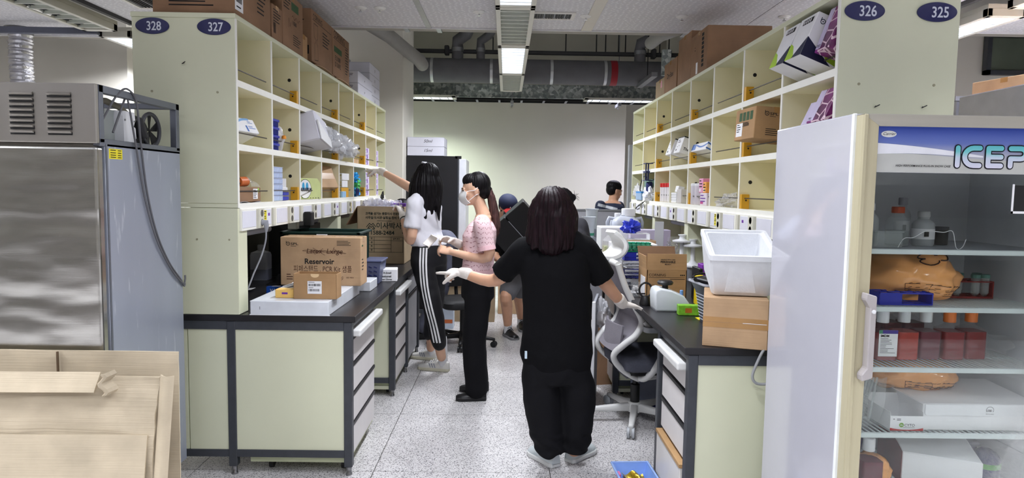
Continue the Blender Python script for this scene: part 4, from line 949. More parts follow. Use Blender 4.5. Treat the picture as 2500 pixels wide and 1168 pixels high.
# fourth shelf: small printed carton, white tray carton, yellow boxes, tube bag
z4 = FSH[3] + 0.004
t = thing('small_carton', 'open white carton with green and black print and red stripe', 'box', (1.305, 2.055, z4))
b = MB()
for r in ((-0.054, 0.054, -0.0015, 0, 0.048), (-0.054, -0.0525, 0, 0.13, 0.06), (0.0525, 0.054, 0, 0.13, 0.06), (-0.054, 0.054, 0.13, 0.1315, 0.085)): b.box(r[0], r[1], r[2], r[3], 0, r[4])
b.box(-0.054, 0.054, 0, 0.13, 0, 0.0015); obj('walls', b, PAPER, t)
obj('red_stripe', MB().add([(-0.054, -0.0022, 0)] + [(0.054, -0.0022, 0)] + [(0.054 - 0.108 * k / 10, -0.0022, 0.003 + 0.006 * (abs(k - 5) / 5) ** 2) for k in range(11)], [tuple(range(13))]), M('stripe_red', (196, 36, 34), 0.5), t)
text(t, 'CYTO', (-0.008, -0.0016, 0.014), X, Z, 0.0125, INK, lift=0.0006)
lg = obj('logo', MB().lathe([(0.0075, 0), (0.0075, -0.0006)], (-0.017, -0.0016, 0.0185), 20, 'y'), M('logo_green', (120, 170, 60), 0.5), t); text(lg, 'IN', (-0.0215, -0.0024, 0.0155), X, Z, 0.0085, PAPER, lift=0.0003)
quads(t, [(-0.045, 0.037, -0.04, 0.039), (-0.033, 0.038, -0.02, 0.0395), (-0.033, 0.034, -0.02, 0.0355), (-0.012, 0.010, 0.026, 0.0108)], (0, -0.0016, 0), X, Z, INK)
t = thing('tray_carton', 'long white folded carton with a round recycling mark', 'box', (1.565, 2.06, z4))
b = MB(); b.hexa([(-0.205, 0, 0), (0.18, 0, 0), (0.18, 0.24, 0), (-0.205, 0.24, 0)], [(-0.205, 0.0, 0.088), (0.18, 0.0, 0.088), (0.17, 0.24, 0.105), (-0.235, 0.24, 0.105)])
obj('body', b, PAPER, t, bevel=0.003)
obj('front_flap', MB().prism([(-0.2, 0.086), (0.178, 0.088), (0.178, 0.044), (0.16, 0.05), (-0.194, 0.05), (-0.2, 0.056)], -0.003, -0.0005, 'y'), WHITE, t)
strokes(t, [[(0.01 + 0.012 * math.cos(a), 0.07 + 0.011 * math.sin(a)) for a in [-0.6 + (PI + 1.2) * k / 20 for k in range(21)]]] + [[(0.004 + 0.0045 * i + 0.003 * math.cos(a), 0.068 + 0.003 * math.sin(a)) for a in [2 * PI * k / 10 for k in range(11)]] for i in range(3)], (0, -0.003, 0), X, Z, 0.0011, INK)
text(t, 'RECYCLABLE', (0.01, -0.003, 0.0555), X, Z, 0.0045, INK, 'CENTER')
for k in range(3):
    t = thing('yellow_carton', ('lowest yellow printed carton behind the tube bag', 'middle yellow printed carton behind the tube bag', 'topmost yellow printed carton behind the tube bag')[k], 'box', (1.25, 2.38, z4 + k * 0.058), group='yellow cartons in the refrigerator'); obj('body', MB().box(-0.055, 0.055, -0.03, 0.05, 0, 0.055), M('carton_yellow', (206, 184, 40), 0.5), t, bevel=0.002); quads(t, [(-0.03, 0.012 + 0.01 * q, 0.04, 0.016 + 0.01 * q) for q in range(3)], (0, -0.03, 0), X, Z, INK)
t = thing('tube_bag', 'clear bag of thin plastic tubes by the refrigerator door frame', 'bag', (1.185, 2.10, z4))
for k in range(7): obj('tube', MB().cyl((-0.05 + 0.012 * k, 0.01 * (k % 3), 0.012), (0.0 + 0.011 * k, 0.04, 0.15), 0.0035, 8), film('tube_clear', (220, 226, 226), 0.3, 0.15), t)
obj('film', MB().grid(lambda u, v: (-0.055 + 0.1 * u + 0.03 * v, -0.012 + 0.01 * math.sin(9 * u + 5 * v), 0.16 * v + 0.003), 12, 12), film('clear_bag', (226, 230, 230), 0.22, 0.08), t)
# lowest shelves
z5 = FSH[4] + 0.004
square_bottle((1.225, 2.12, z5), 0.036, 0.165, PURL, WHITE, 'square bottle with white cap at the foot of the refrigerator view', 'media bottles on the lowest shelf')
t = thing('frozen_pack', 'pale carton with maroon side lying on the lowest shelf', 'box', (1.45, 2.10, z5), -0.25)
obj('body', MB().hexa([(-0.11, 0, 0), (0.13, 0, 0), (0.13, 0.26, 0), (-0.11, 0.26, 0)], [(-0.11, 0, 0.115), (0.13, 0, 0.10), (0.13, 0.26, 0.165), (-0.11, 0.26, 0.175)]), PAPER, t, bevel=0.003)
obj('maroon_side', MB().hexa([(-0.1115, 0, 0), (-0.11, 0, 0), (-0.11, 0.26, 0), (-0.1115, 0.26, 0)], [(-0.1115, 0, 0.114), (-0.11, 0, 0.114), (-0.11, 0.26, 0.174), (-0.1115, 0.26, 0.174)]), M('maroon', (118, 32, 36), 0.35, var=0.2), t)
for k, (x, y, z, rz, lb) in enumerate(((1.23, 2.34, z5 + 0.0, 0.1, 'navy lidded food box at the back left of the lowest shelf'), (1.62, 2.30, z5, -0.3, 'navy lidded food box with white label at right of the lowest shelf'))):
    t = thing('food_box', lb, 'container', (x, y, z), rz)
    obj('tub', MB().hexa([(-0.06, -0.05, 0), (0.06, -0.05, 0), (0.06, 0.05, 0), (-0.06, 0.05, 0)], [(-0.07, -0.06, 0.1), (0.07, -0.06, 0.1), (0.07, 0.06, 0.1), (-0.07, 0.06, 0.1)]), NAVY, t, bevel=0.006)
    obj('lid', MB().box(-0.076, 0.076, -0.066, 0.066, 0.1, 0.112), GREYP, t, bevel=0.004)
    quads(t, [(-0.03, 0.04, 0.03, 0.065)], (0, -0.0565, 0), X, Z, PAPER)
t = thing('foam_tray', 'white rounded foam tray leaning at the back of the lowest shelf', 'tray', (1.53, 2.40, z5 + 0.1), 0.1)
obj('tray', MB().loft([[(x, y * 0.2, y + 0.07) for x, y in rrect(0.075, 0.06, 0.02)], [(x * 0.9, y * 0.2 + 0.012, y * 0.9 + 0.07) for x, y in rrect(0.075, 0.06, 0.02)]]), WHITE, t, smooth=40)
obj('stand', MB().box(-0.06, 0.06, 0, 0.05, -0.1, 0.012), GREYP, t)
t = thing('wrapped_bottle', 'blue bottle with a green band at the lower right of the refrigerator', 'bottle', (1.68, 2.20, z5))
obj('body', MB().lathe([(0.04, 0), (0.045, 0.005), (0.045, 0.07), (0.03, 0.09), (0.015, 0.1)], n=20), NAVY, t, smooth=40)
obj('band', MB().lathe([(0.0455, 0.04), (0.0465, 0.04), (0.0465, 0.058), (0.0455, 0.058)], n=20), M('band_green', (90, 190, 60), 0.5), t, smooth=40)
tag(obj('plastic_sheet', MB().grid(lambda u, v: (1.60 + 0.14 * u, 2.35 - 0.15 * u + 0.02 * math.sin(8 * v), FSH[2] + 0.01 + 0.12 * v * (1 - 0.6 * u) + 0.01 * math.sin(11 * u + 3 * v)), 24, 18), film('clear_bag', (226, 230, 230), 0.22, 0.08), smooth=60), 'crumpled clear plastic wrap beside the orange-capped bottles', 'plastic wrap')
# ================================================================= cartons and small goods
TAPE = M('packing_tape', (176, 134, 84), 0.25, var=0.08, coat=0.3)
GRNP = M('print_green', (52, 84, 50), 0.7)
LIME = M('print_lime', (168, 206, 50), 0.5); INDIGO = M('print_indigo', (24, 28, 60), 0.5)
def eul(rx=0, ry=0, rz=0): return (rx, ry, rz)
def carton(label, loc, size, rot=(0, 0, 0), m='kraft', group=None, tape=True, name='carton', cat='box', bevel=0.003, flaps=False):
    w, d, h = size
    t = thing(name, label, cat, loc, group=group, rot=rot)
    mm = MATS[m] if isinstance(m, str) else m
    obj('body', MB().box(-w / 2, w / 2, -d / 2, d / 2, 0, h), mm, t, bevel=bevel)
    if tape:
        obj('tape', MB().box(-0.024, 0.024, -d / 2 - 0.0006, d / 2 + 0.0006, h - 0.03, h + 0.0006) if w < d else MB().box(-w / 2 - 0.0006, w / 2 + 0.0006, -0.024, 0.024, h - 0.03, h + 0.0006), TAPE, t)
    return t
def face(size, side):
    w, d, h = size
    return {'front': (Vector((-w / 2, -d / 2, 0)), X, Z), 'right': (Vector((w / 2, -d / 2, 0)), Y, Z), 'left': (Vector((-w / 2, d / 2, 0)), -Y, Z), 'top': (Vector((-w / 2, -d / 2, h)), X, Y)}[side]
def at(f, a, b): return f[0] + f[1] * a + f[2] * b
def lines(t, f, a, b, n, w, gap, m=INK, seed=1, th=0.35):
    r = random.Random(seed); quads(t, [(a, b - k * gap, a + w * r.uniform(0.55, 1.0), b - k * gap + gap * th) for k in range(n)], f[0], f[1], f[2], m)
def spl(t, f, a, b, s, m=INK):
    c = [(a + s * 0.5 * math.cos(q), b + s * 0.5 * math.sin(q)) for q in [2 * PI * k / 20 for k in range(21)]]
    strokes(t, [c, [(a - s * 0.5, b), (a - s * 0.5, b + s * 0.75)]], f[0], f[1], f[2], s * 0.16, m, 'logo')
    quads(t, [(a - s * 0.13, b - s * 0.13, a + s * 0.13, b + s * 0.13)], f[0], f[1], f[2], m, 'logo')
    text(t, 'SPL', at(f, a + s * 0.75, b - s * 0.38), f[1], f[2], s * 1.0, m, bold=s * 0.012, sx=1.55)
    lines(t, f, a + s * 0.8, b - s * 0.75, 1, s * 2.6, s * 0.3, m)
ZT = 2.333
G1 = 'brown cartons on top of the left shelving'
S1 = (0.40, 0.50, 0.26); t = carton('dark brown carton above label 327 with a white barcode sticker', (-1.552, 3.565, ZT), S1, m='kraft_dark', group=G1)
f = face(S1, 'right'); obj('barcode_sticker', MB().box(0.2, 0.2008, -0.24, -0.14, 0.03, 0.2), PAPER, t)
quads(t, barcode(0.07, 0.04, 0.025, 0.14, 1) + barcode(0.07, 0.05, 0.025, 0.07, 2) + [(0.025, 0.045, 0.08, 0.052)], f[0] + X * 0.001, f[1], f[2], INK); lines(t, f, 0.3, 0.2, 6, 0.13, 0.022); quads(t, [(0.29, 0.20, 0.42, 0.235)], *f, GRNP)
f = face(S1, 'front'); lines(t, f, 0.08, 0.075, 3, 0.3, 0.018, seed=4)
S2 = (0.42, 0.17, 0.20); t = carton('narrow brown carton wedged between two larger cartons on the left shelving', (-1.56, 3.92, ZT), S2, m='kraft_dark', group=G1); f = face(S2, 'right'); lines(t, f, 0.02, 0.17, 5, 0.13, 0.016); quads(t, barcode(0.04, 0.06, 0.02, 0.04, 5), *f, INK)
S3 = (0.36, 0.30, 0.19); t = carton('brown carton stacked on the two cartons above column two', (-1.56, 3.93, 2.595), S3, m='kraft_dark', group=G1); f = face(S3, 'right'); lines(t, f, 0.03, 0.12, 3, 0.12, 0.02)
S4 = (0.40, 0.39, 0.34); t = carton('brown carton marked 11060 with a green printed bar', (-1.55, 4.21, ZT), S4, m='kraft_dark', group=G1); f = face(S4, 'right')
quads(t, [(0.16, 0.25, 0.30, 0.30)], *f, GRNP); text(t, '11060', at(f, 0.17, 0.165), f[1], f[2], 0.035, INK, bold=0.0006); lines(t, f, 0.02, 0.31, 5, 0.13, 0.018); lines(t, f, 0.19, 0.1, 5, 0.16, 0.014)
strokes(t, [[(0.17 + 0.02 * k, 0.21 + 0.012 * math.sin(k * 1.9)) for k in range(9)], [(0.1, 0.13), (0.11, 0.19), (0.13, 0.14), (0.15, 0.17)]], *f, 0.003, INKB)
S5 = (0.30, 0.15, 0.17); carton('small olive-brown carton in front of the branded cartons', (-1.52, 4.495, ZT), S5, m='kraft_mid', group=G1)
for k, (lb, y) in enumerate((('brown carton printed with a bottle drawing, nearest of two branded ones', 4.92), ('brown carton numbered 21008, last of the brown ones', 5.47))):
    SE = (0.44, 0.535, 0.36); t = carton(lb, (-1.585, y, ZT + 0.028), SE, m='kraft_dark', group=G1); f = face(SE, 'right')
    obj('loose_flap', MB().sheet(lambda u, v: (-0.22 + 0.46 * u, -0.26 + 0.52 * v, -0.022 + 0.018 * math.sin(v * 3.1) * u), 6, 8, 0.004), MATS['kraft'], t)
    text(t, 'CORNING', at(f, 0.03, 0.30), f[1], f[2], 0.05 if k == 0 else 0.075, INK, sx=1.0, maxw=0.3 if k == 0 else 0.42)
    quads(t, [(0.02, 0.29, 0.5, 0.294)], *f, INK)
    if k == 0:
        strokes(t, [[(0.05, 0.27), (0.15, 0.27), (0.14, 0.18), (0.12, 0.165), (0.12, 0.15), (0.145, 0.13), (0.155, 0.03), (0.07, 0.02), (0.07, 0.13), (0.09, 0.15), (0.09, 0.165), (0.06, 0.18), (0.05, 0.27)]], *f, 0.004, INK); lines(t, f, 0.27, 0.25, 5, 0.2, 0.022)
        f2 = face(SE, 'front'); lines(t, f2, 0.2, 0.3, 6, 0.2, 0.02); quads(t, [(0.36, 0.05, 0.42, 0.11)], *f2, INK)
    else:
        quads(t, [(0.04, 0.19, 0.28, 0.235)], *f, GRNP); text(t, 'E 21008', at(f, 0.07, 0.13), f[1], f[2], 0.05, INK, bold=0.0006); text(t, 'D 21012', at(f, 0.07, 0.08), f[1], f[2], 0.05, INK, bold=0.0006); lines(t, f, 0.4, 0.27, 10, 0.12, 0.022)
WBOX = M('white_card', (222, 222, 234), 0.55, var=0.02)
for k in range(4):
    t = carton(('lowest', 'second', 'third', 'topmost')[k] + ' white lidded box of the rear stack on the left shelving', (-1.62, 7.02, ZT + k * 0.105), (0.44, 0.52, 0.104), m=WBOX, group='white boxes on the left shelving', tape=False); f = face((0.44, 0.52, 0.104), 'right'); strokes(t, [[(0.24, 0.04), (0.27, 0.065)], [(0.24, 0.065), (0.27, 0.045)], [(0.255, 0.03), (0.256, 0.07)]], *f, 0.004, INK)
    obj('lid_seam', MB().box(-0.221, 0.221, -0.261, 0.261, 0.0995, 0.1015), GREYP, t)
for k in range(2):
    t = carton(('lower', 'upper')[k] + ' white lidded box of the front stack beside the branded cartons', (-1.585, 6.39, ZT + k * 0.108), (0.44, 0.62, 0.107), m=WBOX, group='white boxes on the left shelving', tape=False); f = face((0.44, 0.62, 0.107), 'right'); strokes(t, [[(0.27, 0.04), (0.28, 0.065)], [(0.26, 0.05), (0.29, 0.052)]], *f, 0.004, INK); lines(t, face((0.44, 0.62, 0.107), 'front'), 0.3, 0.09, 4, 0.1, 0.012)
    obj('lid_seam', MB().box(-0.221, 0.221, -0.311, 0.311, 0.1025, 0.1045), GREYP, t)
carton('small grey box on top of the rear white stack', (-1.72, 6.9, ZT + 0.421), (0.14, 0.2, 0.06), m=GREYP, tape=False, name='grey_box')
# right shelving top
ZR = 2.3325; G2 = 'brown cartons on top of the right shelving'
SB = (0.44, 0.40, 0.30); t = carton('big brown carton with vertical print, nearest on the right shelving', (1.578, 4.75, ZR), SB, m='kraft_dark', group=G2); f = face(SB, 'left')
quads(t, [(0.27, 0.04 + 0.03 * k, 0.32, 0.062 + 0.03 * k) for k in range(8)], *f, INK); lines(t, f, 0.1, 0.2, 2, 0.02, 0.02); obj('sticker', MB().box(-0.2208, -0.22, 0.02, 0.06, 0.01, 0.09), PAPER, t)
SB = (0.44, 0.36, 0.36); t = carton('tall brown carton with a white stamp standing behind the big one', (1.58, 5.14, ZR), SB, m='kraft_dark', group=G2); f = face(SB, 'front')
obj('stamp', MB().box(0.10, 0.2, -0.1808, -0.18, 0.27, 0.33), PAPER, t); text(t, '1 OF 3', (0.11, -0.181, 0.28), X, Z, 0.025, INK)
carton('tan carton with a torn taped corner between the tall and the small cartons', (1.58, 5.345, ZR), (0.42, 0.04, 0.27), m='kraft', group=G2)
SB = (0.42, 0.42, 0.255); t = carton('brown carton lettered Dry Box on the right shelving', (1.575, 5.59, ZR), SB, m='kraft_dark', group=G2); f = face(SB, 'left'); text(t, 'Dry Box', at(f, 0.1, 0.12), f[1], f[2], 0.06, INK, bold=0.0008)
SB = (0.36, 0.34, 0.17); t = carton('small grey-brown carton with a pink sticker at the far end', (1.56, 6.02, ZR), SB, m='kraft_grey', group=G2); quads(t, [(0.2, 0.09, 0.25, 0.15)], *face(SB, 'left'), M('pink_sticker', (214, 150, 164), 0.6))
# ---- left shelving cells (columns of 0.4987 from y 3.291)
XL = -1.341; r1, r2, r3 = 2.0135, 1.6985, 1.4015
SG = (0.12, 0.235, 0.085); t = carton('white and pale blue glove box tilted on the rod, first column', (-1.415, 3.50, 1.745), SG, rot=eul(0, -0.5, -0.16), m=PAPER, tape=False, name='glove_box')
f = face(SG, 'right'); BLU = M('print_sky', (128, 176, 224), 0.5); BLU2 = M('print_blue', (62, 112, 190), 0.5)
arc = [(0.02 + 0.16 * (1 - math.cos(a)), 0.005 + 0.075 * math.sin(a)) for a in [PI / 2 * k / 10 for k in range(11)]]
strokes(t, [arc], *f, 0.012, BLU); quads(t, [(0.125, 0.005, 0.14, 0.04)], *f, BLU2); lines(t, f, 0.15, 0.035, 2, 0.07, 0.01, BLU2); lines(t, f, 0.16, 0.065, 2, 0.05, 0.008, BLU2)
# blue racks stack + bag
for k in range(4):
    t = thing('rack_holder', ('lowest', 'second', 'third', 'topmost')[k] + ' bright blue plastic rack stacked in the second column', 'tube rack', (-1.42, 3.905, r2 + k * 0.047), group='blue racks in the second column')
    obj('body', MB().box(-0.055, 0.055, -0.06, 0.06, 0.0, 0.030), BLUEP, t, bevel=0.003); obj('rim', MB().box(-0.06, 0.06, -0.064, 0.064, 0.030, 0.045), BLUEP, t, bevel=0.002)
    for q in range(5): obj('rib', MB().box(0.055, 0.058, -0.05 + 0.022 * q, -0.045 + 0.022 * q, 0.002, 0.03), NAVY, t)
CLB = film('clear_bag', (226, 230, 230), 0.22, 0.08)
def crumple(label, c, r, seed, m=CLB, name='plastic_bag', cat='plastic bag', n=44, amp=0.35, flat=True):
    def fn(u, v):
        a = 2 * PI * u; e = -PI / 2 + PI * (0.004 + 0.992 * v)
        d = Vector((math.cos(e) * math.cos(a), math.cos(e) * math.sin(a), math.sin(e)))
        k = 1 + amp * mnoise.noise(d * 2.3 + Vector((seed, 0, 0))) + amp * 0.6 * abs(mnoise.noise(d * 5 + Vector((0, seed, 0)))) + amp * 0.3 * mnoise.noise(d * 11 + Vector((0, 0, seed)))
        z = r[2] * d.z * k
        return (r[0] * d.x * k, r[1] * d.y * k, max(z, -r[2] * 0.8) if flat else z)
    return tag(obj(name, MB().grid(fn, n, n // 2), m, loc=c, smooth=50), label, cat)
crumple('clear bag of white goods with an orange mark, second column', (-1.41, 4.02, r2 + 0.068), (0.05, 0.05, 0.085), 3, film('bag_white', (236, 236, 240), 0.55, 0.15))
tag(obj('orange_part', MB().lathe([(0.002, 0), (0.014, 0.003), (0.012, 0.02), (0.004, 0.024)], n=12), M('orange_plastic', (236, 150, 40), 0.4), loc=(-1.345, 4.00, r2 + 0.075), smooth=50), 'small orange plastic piece inside the clear bag', 'plastic part')
# white bent foam carton with plastic sleeves
SF = (0.30, 0.42, 0.20); t = carton('white carton jammed askew across the third column, stuck out over the aisle', (-1.40, 4.60, 1.752), SF, rot=eul(-0.10, -0.25, 0.12), m=WBOX, tape=False, name='white_carton', bevel=0.01)
obj('folded_flap', MB().hexa([(0.15, -0.21, 0.0), (0.155, -0.21, 0.0), (0.155, 0.2, 0.0), (0.15, 0.2, 0.0)], [(0.15, -0.21, 0.13), (0.16, -0.21, 0.13), (0.16, 0.2, 0.06), (0.15, 0.2, 0.06)]), WHITE, t)
for k in range(5):
    crumple(('nearest', 'second', 'third', 'fourth', 'farthest')[k] + ' crumpled clear sleeve of white tubes beside the askew white carton', (-1.365 + 0.008 * k, 4.86 + 0.17 * k, 1.845 - 0.012 * k), (0.075, 0.10, 0.095 - 0.004 * k), 11 + 3 * k, film('sleeve', (232, 234, 240), 0.5, 0.08), amp=0.5)
    tag(obj('tube_bundle', MB().cyl((-1.40, 4.82 + 0.17 * k, 1.83), (-1.36, 4.94 + 0.17 * k, 1.80), 0.028, 10).cyl((-1.36, 4.80 + 0.17 * k, 1.86), (-1.33, 4.92 + 0.17 * k, 1.82), 0.02, 10), PAPER, smooth=40), ('nearest', 'second', 'third', 'fourth', 'farthest')[k] + ' bundle of white tubes inside the crumpled sleeves', 'tubes', 'white tubes in clear sleeves')
# brown carton + orange drill in bag (row 3 col 0)
SBB = (0.22, 0.30, 0.078); t = carton('small brown carton with white address label in the lowest left cell', (-1.475, 3.515, r3 + 0.004), SBB, m='kraft_dark', tape=False); f = face(SBB, 'right'); quads(t, [(0.19, 0.015, 0.255, 0.07)], *f, PAPER); lines(t, (f[0] + X * 0.0006, f[1], f[2]), 0.195, 0.06, 5, 0.05, 0.01); quads(t, [(0.258, 0.05, 0.275, 0.074)], *f, M('tag_green', (170, 214, 90), 0.5))
t = thing('bagged_tool', 'orange tool with black handle loop in a clear bag on the brown carton', 'tool', (-1.41, 3.515, r3 + 0.082))
obj('body', MB().tube([(0, -0.05, 0.028), (0, 0.045, 0.03)], [0.025, 0.027], 14), M('tool_orange', (206, 108, 54), 0.4), t, smooth=40); obj('nose', MB().tube([(0, 0.045, 0.03), (0, 0.075, 0.03)], [0.022, 0.012], 12), BLACK, t, smooth=40)
obj('handle_loop', MB().tube([(0.01, -0.075 + 0.03 * math.cos(a), 0.032 + 0.026 * math.sin(a)) for a in [2 * PI * k / 18 for k in range(18)]], 0.004, 6, close=True), BLACK, t)
obj('clear_bag', MB().grid(lambda u, v: (0.03 * math.cos(PI * u) + 0.01, 0.03 + 0.12 * v, 0.003 + (0.045 + 0.012 * math.sin(9 * v)) * math.sin(PI * u) * (1 - 0.55 * v)), 12, 12), CLB, t, smooth=50)
tag(obj('folded_sheet', MB().sheet(lambda u, v: (-1.44 + 0.09 * u, 3.33 + 0.3 * v, r3 + 0.002 + 0.006 * math.sin(7 * v) * u), 6, 14, 0.002), GREYP), 'crumpled grey plastic sheet under the small brown carton', 'plastic sheet')
# clear drawers stack, white tube box, blue tubes (row 3 col 1)
for k in range(6):
    t = thing('clear_case', ('lowest', 'second', 'third', 'fourth', 'fifth', 'topmost')[k] + ' pale blue clear plastic case of the stack, lowest shelf', 'plastic case', (-1.42, 3.925, r3 + k * 0.034), group='clear cases on the lowest left shelf')
    obj('case', MB().box(-0.06, 0.06, -0.09, 0.09, 0.001, 0.031), M('case_blue', (180, 196, 228), 0.3, var=0.12, scale=30), t, bevel=0.003); obj('lid', MB().box(-0.061, 0.061, -0.091, 0.091, 0.031, 0.0335), M('case_lid', (206, 214, 236), 0.3), t)
t = thing('tip_box', 'white ribbed tip box standing on the blue tube rack', 'box', (-1.42, 4.095, r3 + 0.062)); obj('base', MB().box(-0.045, 0.045, -0.052, 0.052, 0, 0.02), WHITE, t, bevel=0.002)
for q in range(6): obj('rib', MB().box(-0.03, 0.04, -0.045 + 0.015 * q, -0.035 + 0.015 * q, 0.02, 0.075), WHITE, t)
t = thing('tube_rack', 'low blue tube rack under the white ribbed tip box', 'tube rack', (-1.42, 4.10, r3 + 0.001))
for q in range(2): obj('tier', MB().box(-0.05, 0.05, -0.055 + 0.004 * q, 0.055, q * 0.03, q * 0.03 + 0.024), BLUEP, t, bevel=0.003)
# film box
t = thing('film_box', 'pale green octagonal box with round blue and white emblem', 'box', (-1.372, 4.60, r3 + 0.001), -0.36)
oc = [(-0.14, 0), (0.125, 0), (0.125, 0.11), (0.09, 0.145), (-0.14, 0.145)]
obj('body', MB().prism(oc, -0.05, 0.0, 'x'), M('pale_green', (206, 216, 150), 0.5), t, bevel=0.002)
for r, m, l in ((0.068, M('ring_green', (60, 84, 50), 0.5), 0.0008), (0.064, PAPER, 0.0012)):
    obj('disc', MB().add([(l, -0.05 + r * math.cos(2 * PI * k / 40), 0.07 + r * math.sin(2 * PI * k / 40)) for k in range(40)], [tuple(range(40))]), m, t)
for yy in (-0.07, -0.03): obj('emblem', MB().add([(0.0016, yy + 0.014 * math.cos(q), 0.086 + 0.03 * math.sin(q)) for q in [2 * PI * k / 24 for k in range(24)]], [tuple(range(24))]), M('emblem_blue', (64, 164, 214), 0.5), t)
text(t, 'PARAFILM', (0.002, -0.118, 0.055), Y, Z, 0.034, INDIGO, bold=0.0012, maxw=0.135)
quads(t, [(-0.12 + 0.03 * k, 0.006, -0.105 + 0.03 * k, 0.01) for k in range(8)], (0, 0, 0), Y, Z, INK)
# tilted brown carton (row 3 col 3)
t = carton('plain taped brown carton leaning out of the lowest shelf', (-1.40, 5.06, r3 + 0.065), (0.09, 0.29, 0.18), rot=eul(0, -0.40, -0.3), m='kraft', tape=False); obj('tape', MB().box(0.0452, 0.046, -0.131, 0.131, 0.07, 0.12), TAPE, t)
# white racks + yellow rack (row3 col4)
for k, (z, y, m, lb) in enumerate(((0.0, 5.55, YELLOW, 'yellow tube rack at the bottom of the fifth column'), (0.085, 5.545, WHITE, 'lower white tube rack on the yellow rack'), (0.145, 5.57, WHITE, 'upper white tube rack on the yellow rack'))):
    tube_rack('tube_rack', lb, (-1.405, y, r3 + 0.001 + z), 0.09, 0.24 - 0.05 * (k == 1), 0.055 if k else 0.08, m, 3, 5, rotz=0, levels=(1.0, 0.5, 0.1))
carton('small blue and white box before the yellow tube rack', (-1.352, 5.46, r3 + 0.001), (0.02, 0.12, 0.05), m=M('box_skyblue', (150, 190, 226), 0.5), tape=False, name='small_box')
# blue gloves heap (row3 col5) and scissors
for k, (z, rr_, cl, lb) in enumerate(((0.035, 0.075, (52, 150, 214), 'lower blue glove bundle in the sixth column'), (0.10, 0.05, (90, 206, 110), 'green glove bundle in the sixth column'), (0.165, 0.06, (40, 160, 222), 'upper bright blue glove bundle in the sixth column'))):
    crumple(lb, (-1.42, 6.05, r3 + z), (0.06, rr_ * 1.5, 0.045), 31 + k, M('glove_c%d' % k, cl, 0.5), 'glove_bundle', 'gloves', amp=0.8)
t = thing('scissors', 'dark blue scissors hanging at the front of the sixth column', 'scissors', (-1.345, 5.95, r3 + 0.01))
for s_ in (-1, 1): obj('handle', MB().tube([(0, s_ * 0.025 + 0.02 * math.cos(a), 0.035 + 0.03 * math.sin(a)) for a in [2 * PI * k / 16 for k in range(16)]], 0.006, 6, close=True), NAVY, t); obj('blade', MB().hexa([(0, s_ * 0.01, 0.06), (0.002, s_ * 0.01, 0.06), (0.002, s_ * 0.004, 0.06), (0, s_ * 0.004, 0.06)], [(0, -s_ * 0.012, 0.15), (0.002, -s_ * 0.012, 0.15), (0.002, -s_ * 0.01, 0.15), (0, -s_ * 0.01, 0.15)]), STEEL, t)
# purple kit boxes in the far columns
PKG = 'purple and white kit boxes in the far left columns'
n_ = 0; words = ('bottom', 'middle', 'top')
for row, zb in ((0, r2), (1, r3)):
    for col, y in ((0, 6.45), (1, 6.92)):
        for k in range(3 if row == 0 else 4):
            t = thing('kit_box', '%s purple and white kit box, %s shelf, %s column' % (('lowest', 'second', 'third', 'topmost')[k], 'middle' if row == 0 else 'bottom', 'seventh' if col == 0 else 'last'), 'box', (-1.42, y, zb + 0.001 + k * 0.058), group=PKG)
            obj('body', MB().box(-0.05, 0.05, -0.055, 0.13, 0, 0.056), M('kit_white', (214, 206, 230), 0.5), t, bevel=0.001)
            quads(t, [(0.01, 0.008, 0.07, 0.05), (0.09, 0.01, 0.12, 0.05)], (0.05, -0.055, 0), Y, Z, PURPLE)
            quads(t, [(0.005, 0.008, 0.05, 0.05)], (-0.05, -0.055, 0), X, Z, PURPLE); quads(t, [(0.02, 0.015, 0.05, 0.028)], (0.0506, -0.055, 0), Y, Z, PAPER)
t = carton('upright purple and white carton on the top shelf, sixth column', (-1.40, 5.83, r1), (0.09, 0.05, 0.22), m=M('carton_violet', (150, 60, 150), 0.5), tape=False, name='upright_carton'); quads(t, [(0.03, 0.07, 0.06, 0.15)], (0.045, -0.025, 0), Y, Z, PAPER); obj('white_top', MB().box(-0.046, 0.046, -0.026, 0.026, 0.19, 0.222), PAPER, t)
carton('small kraft box standing on the top shelf, fifth column', (-1.44, 5.33, r1), (0.1, 0.06, 0.19), m='kraft_grey', tape=False)
carton('upright white folder box on the top shelf, seventh column', (-1.42, 6.33, r1), (0.1, 0.05, 0.18), m=PAPER, tape=False, name='folder_box')
carton('upright white folder box on the top shelf, last column', (-1.42, 6.83, r1), (0.1, 0.05, 0.17), m=PAPER, tape=False, name='folder_box')
tag(obj('paper_roll', MB().cyl((-1.41, 5.40, r2 + 0.042), (-1.41, 5.54, r2 + 0.042), 0.042, 20), PAPER, smooth=40), 'white paper roll lying on the middle shelf', 'paper roll')
carton('low kraft carton at the back of the middle shelf, sixth column', (-1.43, 6.03, r2), (0.1, 0.26, 0.05), m='kraft', tape=False)
